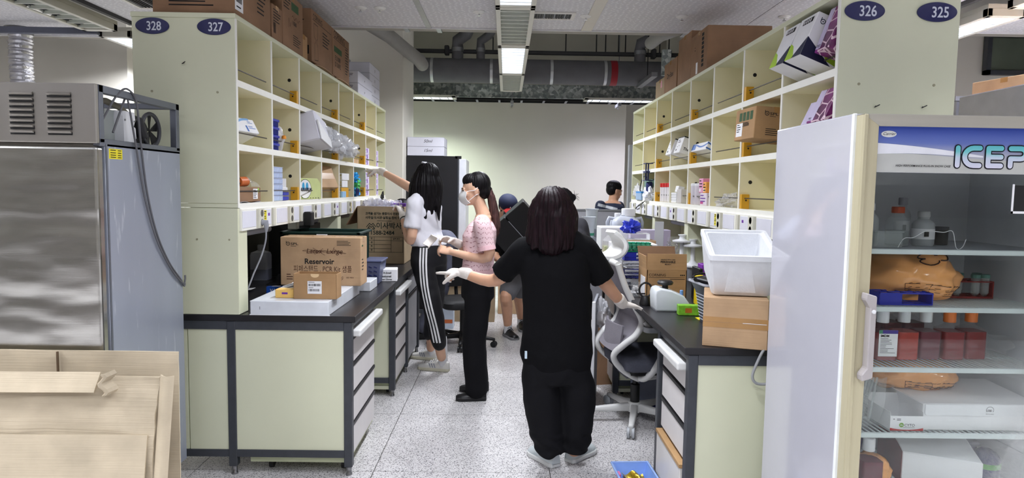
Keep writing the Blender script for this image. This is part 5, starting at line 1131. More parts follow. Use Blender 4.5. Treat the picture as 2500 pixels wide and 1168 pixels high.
# ---- left bench goods
B0 = 0.8385
t = thing('white_tray', 'long shallow white metal lid lying on the left bench corner', 'tray', (0, 0, B0))
b = MB().hexa([(-1.291, 3.296, 0.066), (-0.893, 3.302, 0.066), (-0.893, 4.0, 0.066), (-1.291, 4.0, 0.066)], [(-1.291, 3.296, 0.072), (-0.893, 3.302, 0.072), (-0.893, 4.0, 0.072), (-1.291, 4.0, 0.072)])
for r in ((-1.291, -0.893, 3.296, 3.302), (-1.291, -0.893, 3.994, 4.0), (-1.291, -1.285, 3.296, 4.0), (-0.899, -0.893, 3.302, 4.0)): b.box(*r, 0, 0.07)
obj('lid', b, M('enamel_white', (222, 226, 232), 0.3), t, bevel=0.002); obj('lip', MB().box(-1.291, -0.885, 3.292, 3.2958, 0, 0.004), WHITE, t)
for z in (0.04, 0.032): obj('rivet', MB().lathe([(0.002, 0), (0.002, -0.002)], (-1.24, 3.296, z), 8, 'y'), BLACK, t)
t = carton('second white shallow tray behind the big printed carton', (-0.93, 4.20, B0), (0.17, 0.22, 0.06), m=M('enamel_white'), tape=False, name='white_tray')
SR = (0.47, 0.17, 0.285); t = carton('big tan carton printed Reservoir with crossed-out handwriting', (-1.083, 3.92, B0 + 0.0725), SR, rot=eul(0, 0, 0.0), m='kraft', tape=True)
f = face(SR, 'front'); spl(t, f, 0.045, 0.245, 0.02); lines(t, f, 0.33, 0.262, 4, 0.1, 0.008, seed=3)
text(t, 'Reservoir', at(f, 0.14, 0.128), f[1], f[2], 0.044, INK, bold=0.0011, maxw=0.175)
text(t, '피페스탠드 . PCR Kit 샘플', at(f, 0.075, 0.083), f[1], f[2], 0.044, INKB, sx=0.9, maxw=0.34)
strokes(t, [[(0.13, 0.084), (0.135, 0.074), (0.14, 0.084)], [(0.145, 0.078), (0.185, 0.08)], [(0.19, 0.08), (0.205, 0.077), (0.225, 0.08)]], *f, 0.0016, INKB)
text(t, 'Latex  Lxrge', at(f, 0.15, 0.19), f[1], f[2], 0.042, INKB, shear=0.2, maxw=0.235)
strokes(t, [[(0.13, 0.205), (0.17, 0.212), (0.3, 0.195), (0.38, 0.19)], [(0.13, 0.204), (0.2, 0.197), (0.33, 0.203), (0.385, 0.192)], [(0.16, 0.2), (0.25, 0.208), (0.36, 0.196)], [(0.19, 0.222), (0.26, 0.18)], [(0.25, 0.22), (0.2, 0.183)], [(0.31, 0.22), (0.36, 0.185)], [(0.30, 0.19), (0.315, 0.228)]], *f, 0.0018, INKB)
lines(t, f, 0.035, 0.062, 3, 0.04, 0.014, INKB); text(t, 'ISO 9001', at(f, 0.385, 0.045), f[1], f[2], 0.012, INKB)
strokes(t, [[(0.29, 0.035), (0.335, 0.02), (0.365, 0.04), (0.315, 0.06), (0.29, 0.035)], [(0.29, 0.035), (0.29, 0.05), (0.335, 0.035), (0.365, 0.055), (0.365, 0.04)], [(0.335, 0.02), (0.335, 0.035)]], *f, 0.0016, INKB)
f = face(SR, 'right'); lines(t, f, 0.03, 0.23, 1, 0.05, 0.03, GRNP); lines(t, f, 0.03, 0.15, 4, 0.05, 0.02)
SS = (0.222, 0.10, 0.132); t = thing('open_carton', 'small open brown carton with white barcode label and thumb slot', 'box', (-0.982, 3.42, B0 + 0.0725))
b = MB()
for r in ((-0.111, 0.111, -0.05, -0.0475), (-0.111, 0.111, 0.0475, 0.05), (-0.111, -0.1085, -0.05, 0.05), (0.1085, 0.111, -0.05, 0.05)): b.box(*r, 0, 0.132)
b.box(-0.111, 0.111, -0.05, 0.05, 0, 0.002); obj('walls', b, MATS['kraft_mid'], t, bevel=0.001)
obj('thumb_slot', MB().add([(0.022 * math.cos(q), -0.0512, 0.126 + 0.014 * math.sin(q)) if math.sin(q) < 0 else (0.022 * math.cos(q), -0.0512, 0.131) for q in [2 * PI * k / 20 for k in range(20)]], [tuple(range(20))]), M('slot_tan', (228, 196, 150), 0.7), t)  # thumb slot drawn as a flat pale tan patch
obj('barcode_label', MB().box(-0.038, 0.035, -0.0518, -0.0505, 0.028, 0.094), PAPER, t)
f = (Vector((-0.038, -0.052, 0.028)), X, Z); quads(t, barcode(0.062, 0.012, 0.006, 0.04, 7) + barcode(0.056, 0.012, 0.006, 0.013, 8), *f, INK); lines(t, f, 0.006, 0.059, 1, 0.05, 0.006); lines(t, f, 0.006, 0.031, 1, 0.04, 0.006)
t = carton('small yellow paper packet beside the open brown carton', (-1.145, 3.42, B0 + 0.0725), (0.10, 0.06, 0.045), m=M('packet_yellow', (240, 196, 110), 0.5), tape=False, name='paper_packet'); quads(t, [(0.035, 0.02, 0.065, 0.03)], *face((0.10, 0.06, 0.045), 'front'), PURPLE)
for k in range(4):
    tag(obj('paper_sheet', MB().sheet(lambda u, v: (-1.20 + 0.16 * u + 0.03 * v, 3.52 + 0.14 * v + 0.02 * u, B0 + 0.078 + 0.012 * k + 0.05 * u * (0.4 + 0.2 * k) + 0.008 * math.sin(6 * v + k)), 8, 8, 0.0008), PAPER, smooth=60), ('lowest', 'second', 'third', 'topmost')[k] + ' curled white paper behind the yellow packet', 'paper', 'loose papers on the white lid')
t = thing('small_box', 'small blue box lettered VACU on the left worktop', 'box', (-1.40, 3.98, B0), 0.1); obj('body', MB().box(-0.05, 0.05, -0.02, 0.02, 0, 0.042), M('box_blue', (30, 92, 200), 0.4), t, bevel=0.002); text(t, 'VACU', (-0.03, -0.0205, 0.01), X, Z, 0.028, PAPER, bold=0.0006, shear=0.15); obj('label', MB().box(-0.02, 0.03, -0.01, 0.012, 0.042, 0.0425), PAPER, t)
t = thing('wash_bottle', 'translucent square plastic bottle half full on the left bench', 'bottle', (-1.70, 4.55, B0))
obj('body', MB().loft([[(x, y, z) for x, y in rrect(0.062 * k, 0.05 * k, 0.015)] for z, k in ((0, 0.95), (0.006, 1), (0.17, 1), (0.19, 0.9), (0.2, 0.5), (0.205, 0.35))]), M('bottle_haze', (176, 180, 196), 0.35, trans=0.1), t, smooth=40)
obj('liquid', MB().loft([[(x, y, z) for x, y in rrect(0.0625, 0.0505, 0.015)] for z in (0.006, 0.075)]), M('bottle_lower', (126, 130, 148), 0.25), t, smooth=40)
obj('cap', MB().lathe([(0.022, 0.2), (0.022, 0.238), (0.019, 0.242)], n=18), M('cap_haze', (150, 152, 162), 0.4), t, smooth=40)
carton('black instrument case with a side handle standing under the left raceway', (-1.56, 4.86, B0), (0.30, 0.26, 0.38), m=M('instrument_black', (30, 30, 32), 0.5), tape=False, name='instrument_case')
tag(obj('dark_cloth', MB().grid(lambda u, v: (-1.58 + 0.2 * u, 4.30 + 0.12 * v, B0 + 0.001 + 0.05 * math.sin(PI * u) * math.sin(PI * v) * (1 + 0.5 * math.sin(14 * u + 6 * v))), 18, 12), M('cloth_dark', (40, 40, 46), 0.9), smooth=60), 'black crumpled cloth beside the square bottle', 'cloth')
tag(obj('grey_cloth', MB().grid(lambda u, v: (-1.44 + 0.12 * u, 4.25 + 0.1 * v, B0 + 0.002 + 0.06 * math.sin(PI * u) * math.sin(PI * v) * (1 + 0.5 * math.sin(12 * v + 7 * u))), 16, 12), M('cloth_grey', (120, 122, 130), 0.9), smooth=60), 'grey crumpled glove lying against the printed carton', 'cloth')
tag(obj('paper_scrap', MB().sheet(lambda u, v: (-1.66 + 0.1 * u, 4.0 + 0.08 * v, B0 + 0.003 + 0.012 * u), 3, 3, 0.002), PAPER), 'white card scraps at the foot of the shelving end panel', 'paper')
t = thing('storage_crate', 'dark green open plastic crate behind the printed carton', 'crate', (-1.20, 4.42, B0 + 0.16))
GC = M('crate_green', (22, 50, 44), 0.45); b = MB()
for r in ((-0.24, 0.24, -0.17, -0.165), (-0.24, 0.24, 0.165, 0.17), (-0.24, -0.235, -0.17, 0.17), (0.235, 0.24, -0.17, 0.17)): b.box(*r, 0, 0.19)
b.box(-0.24, 0.24, -0.17, 0.17, 0, 0.004); obj('walls', b, GC, t); rm = MB()
for r in ((-0.26, 0.26, -0.19, -0.165), (-0.26, 0.26, 0.165, 0.19), (-0.26, -0.235, -0.19, 0.19), (0.235, 0.26, -0.19, 0.19)): rm.box(*r, 0.185, 0.2)
obj('rim', rm, GC, t, bevel=0.003)
for k in range(7): obj('rib', MB().box(0.24, 0.245, -0.15 + 0.05 * k, -0.144 + 0.05 * k, 0.0, 0.185), GC, t)
obj('label', MB().box(-0.02, 0.05, -0.192, -0.19, 0.165, 0.187), PAPER, t)
carton('plain closed carton under the green crate', (-1.20, 4.42, B0), (0.42, 0.32, 0.157), m='kraft_grey', tape=False)
t = thing('plastic_basket', 'blue grey slotted plastic basket with lid beside the printed carton', 'basket', (-0.905, 4.50, B0)); BGR = M('basket_blue', (92, 98, 130), 0.4)
obj('tub', MB().hexa([(-0.07, -0.09, 0), (0.05, -0.09, 0), (0.05, 0.1, 0), (-0.07, 0.1, 0)], [(-0.085, -0.1, 0.15), (0.065, -0.1, 0.15), (0.065, 0.12, 0.15), (-0.085, 0.12, 0.15)]), BGR, t, bevel=0.004); obj('lid', MB().box(-0.095, 0.075, -0.11, 0.13, 0.15, 0.162), BGR, t, bevel=0.004)
for q in range(4):
    for k in range(3): obj('slot', MB().cbox((-0.04 + 0.035 * k, -0.097 - 0.0001, 0.03 + 0.028 * q), (0.024, 0.004, 0.007), Matrix.Rotation(0.35, 3, 'Y')), NAVY, t)
t = carton('small white glove carton with black print at the bench edge', (-0.822, 4.60, B0), (0.125, 0.13, 0.085), rot=eul(0, 0, 0.12), m=PAPER, tape=False, name='glove_box'); f = face((0.125, 0.13, 0.085), 'front'); text(t, 'X-Small', at(f, 0.03, 0.055), *f[1:], 0.018, INK, bold=0.0004); text(t, 'Textured', at(f, 0.01, 0.03), *f[1:], 0.02, INK, bold=0.0005); text(t, 'Exam Gloves', at(f, 0.01, 0.01), *f[1:], 0.015, INK, bold=0.0004, maxw=0.1); quads(t, [(0.07, 0.02, 0.078, 0.07)], *face((0.125, 0.13, 0.085), 'right'), M('strip_orange', (226, 150, 90), 0.5))
# big moving carton with Korean print
SM = (0.40, 0.44, 0.49); t = thing('moving_carton', 'large open moving carton with Korean print and phone number', 'box', (-1.06, 5.80, B0), -0.02)
b = MB()
for r in ((-0.2, 0.2, -0.22, -0.214), (-0.2, 0.2, 0.214, 0.22), (-0.2, -0.194, -0.22, 0.22), (0.194, 0.2, -0.22, 0.22)): b.box(*r, 0, 0.49)
b.box(-0.2, 0.2, -0.22, 0.22, 0, 0.006); obj('walls', b, MATS['kraft_grey'], t, bevel=0.002)
obj('side_flap', MB().hexa([(-0.206, -0.2, 0.488), (-0.2, -0.2, 0.488), (-0.2, 0.2, 0.488), (-0.206, 0.2, 0.488)], [(-0.30, -0.2, 0.33), (-0.294, -0.2, 0.326), (-0.294, 0.2, 0.326), (-0.30, 0.2, 0.33)]), MATS['kraft_dark'], t)
GI = M('ink_green_black', (30, 40, 34), 0.8); f = (Vector((-0.2, -0.22, 0)), X, Z)
for s_, a, z, sz, mw in (('고객을 섬기는 종합이사 전문회사', 0.07, 0.42, 0.024, 0.32), ('사무실·도서관·실험실·장비 이전', 0.07, 0.385, 0.026, 0.32), ('이사박사', 0.16, 0.305, 0.06, 0.23), ('1588-2484', 0.11, 0.25, 0.048, 0.28)):
    text(t, s_, at(f, a, z), X, Z, sz, GI, bold=0.0009, maxw=mw)
lines(t, f, 0.17, 0.365, 1, 0.2, 0.012, GI)
strokes(t, [[(0.08, 0.315), (0.105, 0.345), (0.12, 0.33), (0.135, 0.345), (0.16, 0.315)], [(0.09, 0.3), (0.105, 0.325), (0.12, 0.31), (0.135, 0.325), (0.15, 0.3)]] + [[(0.1 + 0.04 * i + 0.007 * math.cos(q), 0.3 + 0.007 * math.sin(q)) for q in [2 * PI * k / 10 for k in range(11)]] for i in range(2)], *f, 0.006, GI, 'logo')
strokes(t, [[(0.1, 0.23), (0.39, 0.23), (0.39, 0.1), (0.1, 0.1), (0.1, 0.23)], [(0.1, 0.2), (0.29, 0.2)], [(0.1, 0.165), (0.29, 0.165)], [(0.1, 0.13), (0.29, 0.13)], [(0.145, 0.23), (0.145, 0.1)], [(0.29, 0.23), (0.29, 0.1)], [(0.29, 0.2), (0.39, 0.2)]], *f, 0.003, GI, 'form')
for k, s_ in enumerate(('번호', '성명', '주소', '전화')): text(t, s_[0], at(f, 0.115, 0.21 - 0.033 * k), X, Z, 0.018, GI, bold=0.0006)
text(t, '입력 호수', at(f, 0.305, 0.21), X, Z, 0.015, GI, bold=0.0005)
for k in range(4): crumple(('clear plastic wrap heaped in the moving carton, left part', 'clear plastic wrap heaped in the moving carton, middle part', 'clear plastic wrap at the back of the moving carton', 'clear plastic wrap near the purple boxes in the moving carton')[k], (-1.19 + 0.07 * k, 5.72 + 0.05 * (k % 2), B0 + 0.46), (0.07, 0.09, 0.07), 51 + k, film('sleeve2', (226, 226, 240), 0.38, 0.08), amp=0.6)
for k, (x, lb) in enumerate(((-0.97, 'purple kit box lying in the top of the moving carton'), (-0.895, 'purple kit box held by a gloved hand over the moving carton'))):
    t = thing('kit_box', lb, 'box', (x, 5.75, B0 + 0.455), 0.2 - 0.5 * k); obj('body', MB().box(-0.04, 0.04, -0.05, 0.05, 0, 0.06), M('kit_violet', (112, 58, 176), 0.4), t, bevel=0.002); quads(t, [(0.02, 0.0, 0.05, 0.03)], (-0.04, -0.05, 0.02), X, Z, PAPER)
# plugs and cables on the left raceway
t = thing('power_adapter', 'black power adapter plugged into the left raceway', 'adapter', (-1.325, 4.30, 1.23)); obj('brick', MB().box(0, 0.05, 0, 0.075, 0, 0.095), BLACK, t, bevel=0.006); obj('cable', MB().tube(smooth_path([(0.02, 0.035, 0.0), (0.02, 0.04, -0.03), (0.01, 0.07, -0.04), (0.0, 0.12, -0.07), (-0.02, 0.2, -0.1)]), 0.003, 6), BLACK, t)
t = thing('power_plug', 'grey plug with cord hanging from the first raceway socket', 'plug', (-1.312, 3.54, 1.295)); obj('plug', MB().tube([(0.0, 0, 0), (0.02, 0, 0), (0.022, 0, -0.02), (0.02, 0, -0.05)], [0.016, 0.017, 0.013, 0.007], 12), GREYP, t, smooth=50)
obj('cord', MB().tube(smooth_path([(0.02, 0, -0.045), (0.018, -0.005, -0.1), (0.0, -0.02, -0.18), (-0.03, -0.05, -0.27), (-0.06, -0.07, -0.36), (-0.12, -0.02, -0.43), (-0.2, 0.1, -0.452)]), 0.0045, 8), GREYP, t, smooth=60)
t = thing('headphone_hook', 'small black clip hanging at the far end of the left raceway', 'clip', (-1.33, 7.0, 1.375)); obj('clip', MB().tube([(0.0, 0, 0.0), (0.01, 0.02, 0.06), (0.012, 0.05, 0.07), (0.01, 0.08, 0.02), (0.01, 0.09, -0.03)], 0.006, 6), BLACK, t); obj('pad', MB().box(-0.0, 0.02, -0.02, 0.01, -0.02, 0.04), BLACK, t, bevel=0.004)
# ================================================================= right shelving cells (columns of 0.543 from y 2.721)
def upright(label, loc, size, rot, grp=None):
    t = carton(label, loc, size, rot=rot, m=PAPER, tape=False, name='reagent_carton', group=grp); f = face(size, 'left'); w, d, h = size
    def tri(pts, m, sd):
        o, u, v = face(size, sd); n = u.cross(v); obj('print', MB().add([o + u * a + v * b + n * 0.0009 for a, b in pts], [tuple(range(len(pts)))]), m, t)
    tri([(0, 0), (d * 0.55, 0), (d * 0.25, h * 0.32), (0, h * 0.42)], LIME, 'left'); tri([(d * 0.42, 0), (d, 0), (d, h * 0.42)], INDIGO, 'left')
    tri([(0, 0), (w * 0.75, 0), (0, h * 0.42)], INDIGO, 'front'); tri([(w * 0.6, h * 0.08), (w * 1.0, h * 0.02), (w, h * 0.25), (w * 0.45, h * 0.26)], LIME, 'front')
    quads(t, [(d * 0.25, h * 0.80, d * 0.85, h * 0.92)], *f, INK); quads(t, [(d * (0.3 + 0.12 * k), h * 0.82, d * (0.36 + 0.12 * k), h * 0.9) for k in range(4)], f[0] - X * 0.0005, f[1], f[2], PAPER)
    spl(t, face(size, 'front'), w * 0.18, h * 0.82, h * 0.1, INDIGO); return t
upright('white carton with lime and navy corners, leftmost of the pair on the top right shelf', (1.345, 3.145, 2.065), (0.17, 0.155, 0.20), eul(0, 0.38, 0))
upright('white carton with lime and navy corners, between its twin and the purple carton', (1.355, 2.97, 2.065), (0.19, 0.165, 0.20), eul(0, 0.38, 0))
m_, n_, L_, b_ = nodes_mat('purple_veins')
tc = n_.new('ShaderNodeTexCoord'); v = n_.new('ShaderNodeTexVoronoi'); v.feature = 'DISTANCE_TO_EDGE'; v.inputs['Scale'].default_value = 17; L_.new(tc.outputs['Object'], v.inputs['Vector'])
nz = n_.new('ShaderNodeTexNoise'); nz.inputs['Scale'].default_value = 9; L_.new(tc.outputs['Object'], nz.inputs['Vector'])
rb = ramp(n_, [(0.3, (70, 22, 62)), (0.55, (124, 40, 108)), (0.75, (160, 66, 160))]); L_.new(nz.outputs['Fac'], rb.inputs[0])
lt = n_.new('ShaderNodeMath'); lt.operation = 'LESS_THAN'; lt.inputs[1].default_value = 0.05; L_.new(v.outputs['Distance'], lt.inputs[0])
mx = n_.new('ShaderNodeMixRGB'); L_.new(lt.outputs[0], mx.inputs[0]); L_.new(rb.outputs[0], mx.inputs[1]); mx.inputs[2].default_value = (*s2l((230, 200, 214)), 1); L_.new(mx.outputs[0], b_.inputs['Base Color']); b_.inputs['Roughness'].default_value = 0.35
PV = M('lilac_card', (206, 196, 226), 0.5)
def veined(label, loc, size, rot):
    w, d, h = size; t = carton(label, loc, size, rot=rot, m='purple_veins', tape=False, name='veined_carton'); f = face(size, 'left')
    quads(t, [(0.02 * d, h * 0.06, d * 0.36, h * 0.97)], *f, PV); text(t, 'nsp', at((f[0] - X * 0.0006, f[1], f[2]), d * 0.04, h * 0.1), f[1], f[2], h * 0.13, INDIGO); return t
veined('purple carton with white vein pattern on the top right shelf, tilted', (1.40, 2.81, 2.075), (0.17, 0.125, 0.20), eul(0, 0.34, 0))
veined('purple carton with white vein pattern behind the glass-door refrigerator top', (1.41, 2.865, 1.775), (0.17, 0.16, 0.16), eul(0, 0.42, 0))
carton('lilac carton standing left of the lower veined carton', (1.41, 2.995, 1.775), (0.14, 0.085, 0.12), rot=eul(0, 0.42, 0), m=PV, tape=False, name='lilac_carton')
SC = (0.24, 0.25, 0.165); t = carton('brown SPL carton with green stamp jutting from the middle right shelf', (1.375, 3.51, 1.77), SC, rot=eul(0, 0.06, 0.05), m='kraft_mid', tape=True); f = face(SC, 'front'); spl(t, f, 0.06, 0.13, 0.02); lines(t, f, 0.06, 0.05, 4, 0.09, 0.01)
f = face(SC, 'left'); quads(t, [(0.05 + 0.045 * k, 0.10, 0.085 + 0.045 * k, 0.145) for k in range(4)], *f, GRNP); text(t, '30006', at(f, 0.10, 0.07), f[1], f[2], 0.032, INK, bold=0.0005); quads(t, [(0.02, 0.02, 0.1, 0.09)], *f, PAPER); lines(t, (f[0] - X * 0.0006, f[1], f[2]), 0.03, 0.08, 4, 0.05, 0.012)
for k, (y, lb) in enumerate(((5.50, 'white upright kit carton with black lid edge, farther of the pair'), (5.23, 'white upright kit carton with Thermo print, nearer of the pair'))):
    SK = (0.16, 0.18, 0.13); t = carton(lb, (1.42, y, 1.775), SK, rot=eul(0, 0.32, 0), m=PAPER, tape=False, name='kit_carton'); obj('lid_edge', MB().box(-0.081, 0.081, -0.091, 0.091, 0.126, 0.134), BLACK, t); f = face(SK, 'left')
    lines(t, f, 0.04, 0.105, 2, 0.08, 0.016); quads(t, [(0.05, 0.05, 0.06, 0.06), (0.1, 0.055, 0.11, 0.065), (0.04, 0.02, 0.065, 0.035)], *f, INK); text(t, 'Thermo', at(face(SK, 'front'), 0.02, 0.03), X, Z, 0.03, INK, bold=0.0006)
SK = (0.14, 0.40, 0.06); t = carton('flat white and blue glove box tilted on the rod in the fourth right column', (1.43, 4.72, 1.765), SK, rot=eul(0, 0.35, 0), m=PAPER, tape=False, name='glove_box'); f = face(SK, 'left'); quads(t, [(0.0, 0.01, 0.13, 0.055)], *f, BLU2); strokes(t, [[(0.14 + 0.26 * k / 10, 0.045 - 0.018 * math.sin(PI * k / 10)) for k in range(11)]], *f, 0.012, BLU2); f = face(SK, 'front'); strokes(t, [[(0.0, 0.05), (0.06, 0.03), (0.14, 0.045)], [(0, 0.012), (0.07, 0.006), (0.14, 0.02)]], *f, 0.01, BLU2)
# lowest row
for k in range(4):
    t = thing('red_cap_tube', ('first', 'second', 'third', 'fourth')[k] + ' from left of the tall white tubes with red caps', 'tube', (1.40, 5.82 - 0.085 * k, r3 + 0.001), group='red-capped tubes on the lowest right shelf'); obj('tube', MB().lathe([(0.03, 0), (0.034, 0.004), (0.034, 0.13), (0.03, 0.131)], n=16), M('tube_milk', (228, 224, 226), 0.35), t, smooth=40); obj('cap', MB().lathe([(0.036, 0.128), (0.036, 0.16), (0.033, 0.163)], n=16), M('cap_red', (206, 34, 36), 0.4), t, smooth=40)
for k in range(4): carton(('lowest', 'second', 'third', 'topmost')[k] + ' flat white tray box of the short stack by the red caps', (1.42, 5.36, r3 + 0.001 + 0.021 * k), (0.11, 0.2, 0.02), m=WHITE, tape=False, name='tray_box', group='stacked white tray boxes on the lowest right shelf')
carton('white note block leaning on the stacked tray boxes', (1.40, 5.31, r3 + 0.085), (0.05, 0.09, 0.05), rot=eul(0, 0.2, 0), m=PAPER, tape=False, name='note_block'); carton('grey and white small carton right of the tray stack', (1.41, 5.16, r3 + 0.001), (0.1, 0.13, 0.11), m=M('grey_card', (206, 202, 198), 0.6), tape=False, name='small_carton')
for k in range(2): t = thing('clear_cylinder', ('left', 'right')[k] + ' one of two tall frosted cylinders on the lowest right shelf', 'container', (1.41, 4.84 - 0.1 * k, r3 + 0.001), group='frosted cylinders'); obj('body', MB().lathe([(0.044, 0), (0.046, 0.004), (0.046, 0.135), (0.04, 0.14)], n=20), M('frosted', (214, 208, 216), 0.3), t, smooth=40); obj('lid', MB().lathe([(0.047, 0.135), (0.047, 0.15), (0.042, 0.154)], n=20), WHITE, t, smooth=40)
for k, (z, y, s_, c, lb) in enumerate(((0.0, 4.52, (0.1, 0.15, 0.085), (226, 214, 224), 'white box with pink print at the bottom of the small pile'), (0.086, 4.585, (0.1, 0.09, 0.1), (236, 160, 196), 'pink box standing on the printed white box'), (0.086, 4.50, (0.1, 0.07, 0.075), (244, 170, 80), 'orange and white carton on the printed white box'))):
    t = carton(lb, (1.41, y, r3 + 0.001 + z), s_, m=M('goods%d' % k, c, 0.5), tape=False, name='small_carton'); f = face(s_, 'left'); lines(t, f, 0.01, s_[2] - 0.02, 3, s_[1] * 0.8, 0.02, INK if k else PURPLE); quads(t, [(0.01, 0.01, s_[1] * 0.5, 0.03)], *f, M('print_magenta', (190, 60, 130), 0.5) if k == 0 else PAPER)
crumple('empty clear plastic bag on the lowest right shelf', (1.42, 4.12, r3 + 0.035), (0.06, 0.18, 0.042), 71, film('sleeve3', (226, 226, 230), 0.35, 0.12), amp=0.6)
for k in range(2):
    t = thing('wire_stand', ('lower', 'upper')[k] + ' navy plastic stand hanging at the shelf edge above the white bag', 'stand', (1.33, 6.25, 1.59 + 0.085 * k)); obj('top_plate', MB().box(-0.02, 0.05, -0.06, 0.06, 0.075, 0.083), NAVY, t); obj('bottom_plate', MB().box(-0.02, 0.05, -0.07, 0.07, 0, 0.008), NAVY, t)
    for s_ in (-1, 1): obj('leg', MB().box(0.0, 0.012, s_ * 0.05 - 0.006, s_ * 0.05 + 0.006, 0.008, 0.075), NAVY, t)
t = thing('blue_tube', 'navy cylinder standing below the navy stand', 'tube', (1.36, 6.24, r3 + 0.03)); obj('body', MB().lathe([(0.03, 0), (0.032, 0.005), (0.032, 0.14), (0.025, 0.15)], n=18), NAVY, t, smooth=40); obj('base', MB().box(-0.05, 0.05, -0.05, 0.05, -0.029, 0.0), WHITE, t)
t = thing('green_case', 'grey green rounded case with black strap in the far right cells', 'case', (1.42, 6.45, r3 + 0.001)); obj('body', MB().prism([(-0.12, 0), (0.14, 0), (0.14, 0.14), (0.1, 0.2), (-0.04, 0.21), (-0.1, 0.17), (-0.12, 0.1)], -0.05, 0.05, 'x'), M('case_green', (110, 140, 130), 0.5), t, bevel=0.008); obj('strap', MB().tube(smooth_path([(-0.06, 0.15, 0.02), (-0.07, 0.17, 0.12), (-0.06, 0.1, 0.22), (-0.06, -0.05, 0.235), (-0.06, -0.1, 0.2)]), 0.005, 6), BLACK, t)
t = carton('pale blue tissue box at the front of the far right cells', (1.37, 6.62, r3 + 0.001), (0.07, 0.26, 0.085), m=M('tissue_blue', (150, 176, 206), 0.5), tape=False, name='tissue_box'); obj('blue_top', MB().box(-0.036, 0.036, -0.131, 0.131, 0.07, 0.0865), M('top_blue', (60, 140, 214), 0.5), t)
crumple('white plastic bag slumped over the raceway edge', (1.37, 6.28, r3 + 0.06), (0.05, 0.12, 0.075), 77, M('bag_milk', (230, 232, 240), 0.4), amp=0.4)
crumple('small clear bag with blue content in the last right cell', (1.40, 6.9, r3 + 0.07), (0.05, 0.09, 0.08), 79, film('bag_white', (236, 236, 240), 0.55, 0.15), amp=0.5)
tag(obj('dark_cable', MB().tube(smooth_path([(1.335, 6.3, r3), (1.32, 6.4, 1.36), (1.32, 6.62, 1.33), (1.33, 6.7, 1.31), (1.32, 6.55, 1.345), (1.325, 6.35, 1.385)]), 0.004, 6), BLACK), 'black cable looped over the far right raceway', 'cable')
# ================================================================= right bench goods
SBX = (0.262, 0.30, 0.212); t = carton('taped brown carton at the right bench corner under the foam box', (1.02, 2.868, B0), SBX, rot=eul(0, 0, -0.30), m='kraft', tape=False)
for z in (0.085, 0.108): obj('tape', MB().box(-0.1315, 0.1315, -0.1508, -0.15, z, z + 0.021), TAPE, t)
obj('torn_paper', MB().box(0.03, 0.125, -0.1513, -0.1508, 0.108, 0.110), PAPER, t)
# foam box, tilted towards the viewer
t = thing('foam_box', 'open white foam box tilted forward on the taped brown carton', 'box', (1.018, 2.80, B0 + 0.222), rot=(0.26, 0, -0.17))
FO = M('foam_white', (234, 236, 240), 0.6, var=0.03, scale=30, bump=0.15, bscale=140)
def ringz(w, d, z, r=0.015): return [(x, y + 0.13, z) for x, y in rrect(w, d, r)]
b = MB(); b.loft([ringz(0.118, 0.15, 0, 0.02), ringz(0.122, 0.153, 0.004, 0.02), ringz(0.142, 0.175, 0.165), ringz(0.146, 0.18, 0.168), ringz(0.146, 0.18, 0.19), ringz(0.132, 0.166, 0.19), ringz(0.130, 0.164, 0.182), ringz(0.118, 0.152, 0.18), ringz(0.10, 0.132, 0.03)])
obj('shell', b, FO, t, smooth=35)
obj('front_panel', MB().hexa([(-0.07, -0.0262, 0.015), (0.06, -0.0262, 0.015), (0.06, -0.02, 0.015), (-0.07, -0.02, 0.015)], [(-0.06, -0.042, 0.14), (0.03, -0.042, 0.14), (0.03, -0.036, 0.14), (-0.06, -0.036, 0.14)]), FO, t, bevel=0.002)
carton('grey block propping the back of the foam box', (1.12, 3.06, B0), (0.2, 0.06, 0.24), m=GREYP, tape=False, name='prop_block')
t = thing('wire_tub', 'tapered tub with pale rim and ribbed sides holding a black keypad', 'tub', (1.06, 3.26, B0), 0.1); TB = M('tub_dark', (66, 68, 84), 0.35)
obj('tub', MB().loft([[(x, y, z) for x, y in rrect(w, w * 1.1, 0.02)] for z, w in ((0, 0.055), (0.15, 0.075), (0.2, 0.095), (0.206, 0.1), (0.2, 0.09), (0.19, 0.085))]), TB, t, smooth=40)
for k in range(9): obj('rib', MB().loft([[(x, y, z) for x, y in rrect(w, w * 1.1, 0.02)] for z, w in ((0.012 + 0.016 * k, 0.0585 + 0.0021 * k), (0.017 + 0.016 * k, 0.0592 + 0.0021 * k))]), M('tub_rib', (200, 204, 214), 0.3), t)
obj('rim', MB().loft([[(x, y, z) for x, y in rrect(w, w * 1.1, 0.02)] for z, w in ((0.2, 0.0965), (0.2, 0.104), (0.209, 0.104), (0.209, 0.0965))], close=True), M('rim_grey', (196, 198, 206), 0.35), t)
t = thing('keypad', 'black handheld keypad lying on the ribbed tub', 'keypad', (1.05, 3.26, B0 + 0.212), rot=(0.06, -0.06, 0.5)); obj('body', MB().box(-0.09, 0.09, -0.055, 0.055, 0, 0.022), BLACK, t, bevel=0.006); obj('screen', MB().box(-0.05, 0.03, -0.005, 0.035, 0.022, 0.023), DARK, t)
for k in range(6): obj('key', MB().box(-0.07 + 0.025 * k, -0.055 + 0.025 * k, -0.04, -0.03, 0.022, 0.0245), GREYP, t)
obj('cord', MB().tube(smooth_path([(-0.09, 0.02, 0.01), (-0.1, 0.04, 0.03), (-0.03, 0.06, 0.03), (0.06, 0.06, 0.02)]), 0.005, 6), BLACK, t)
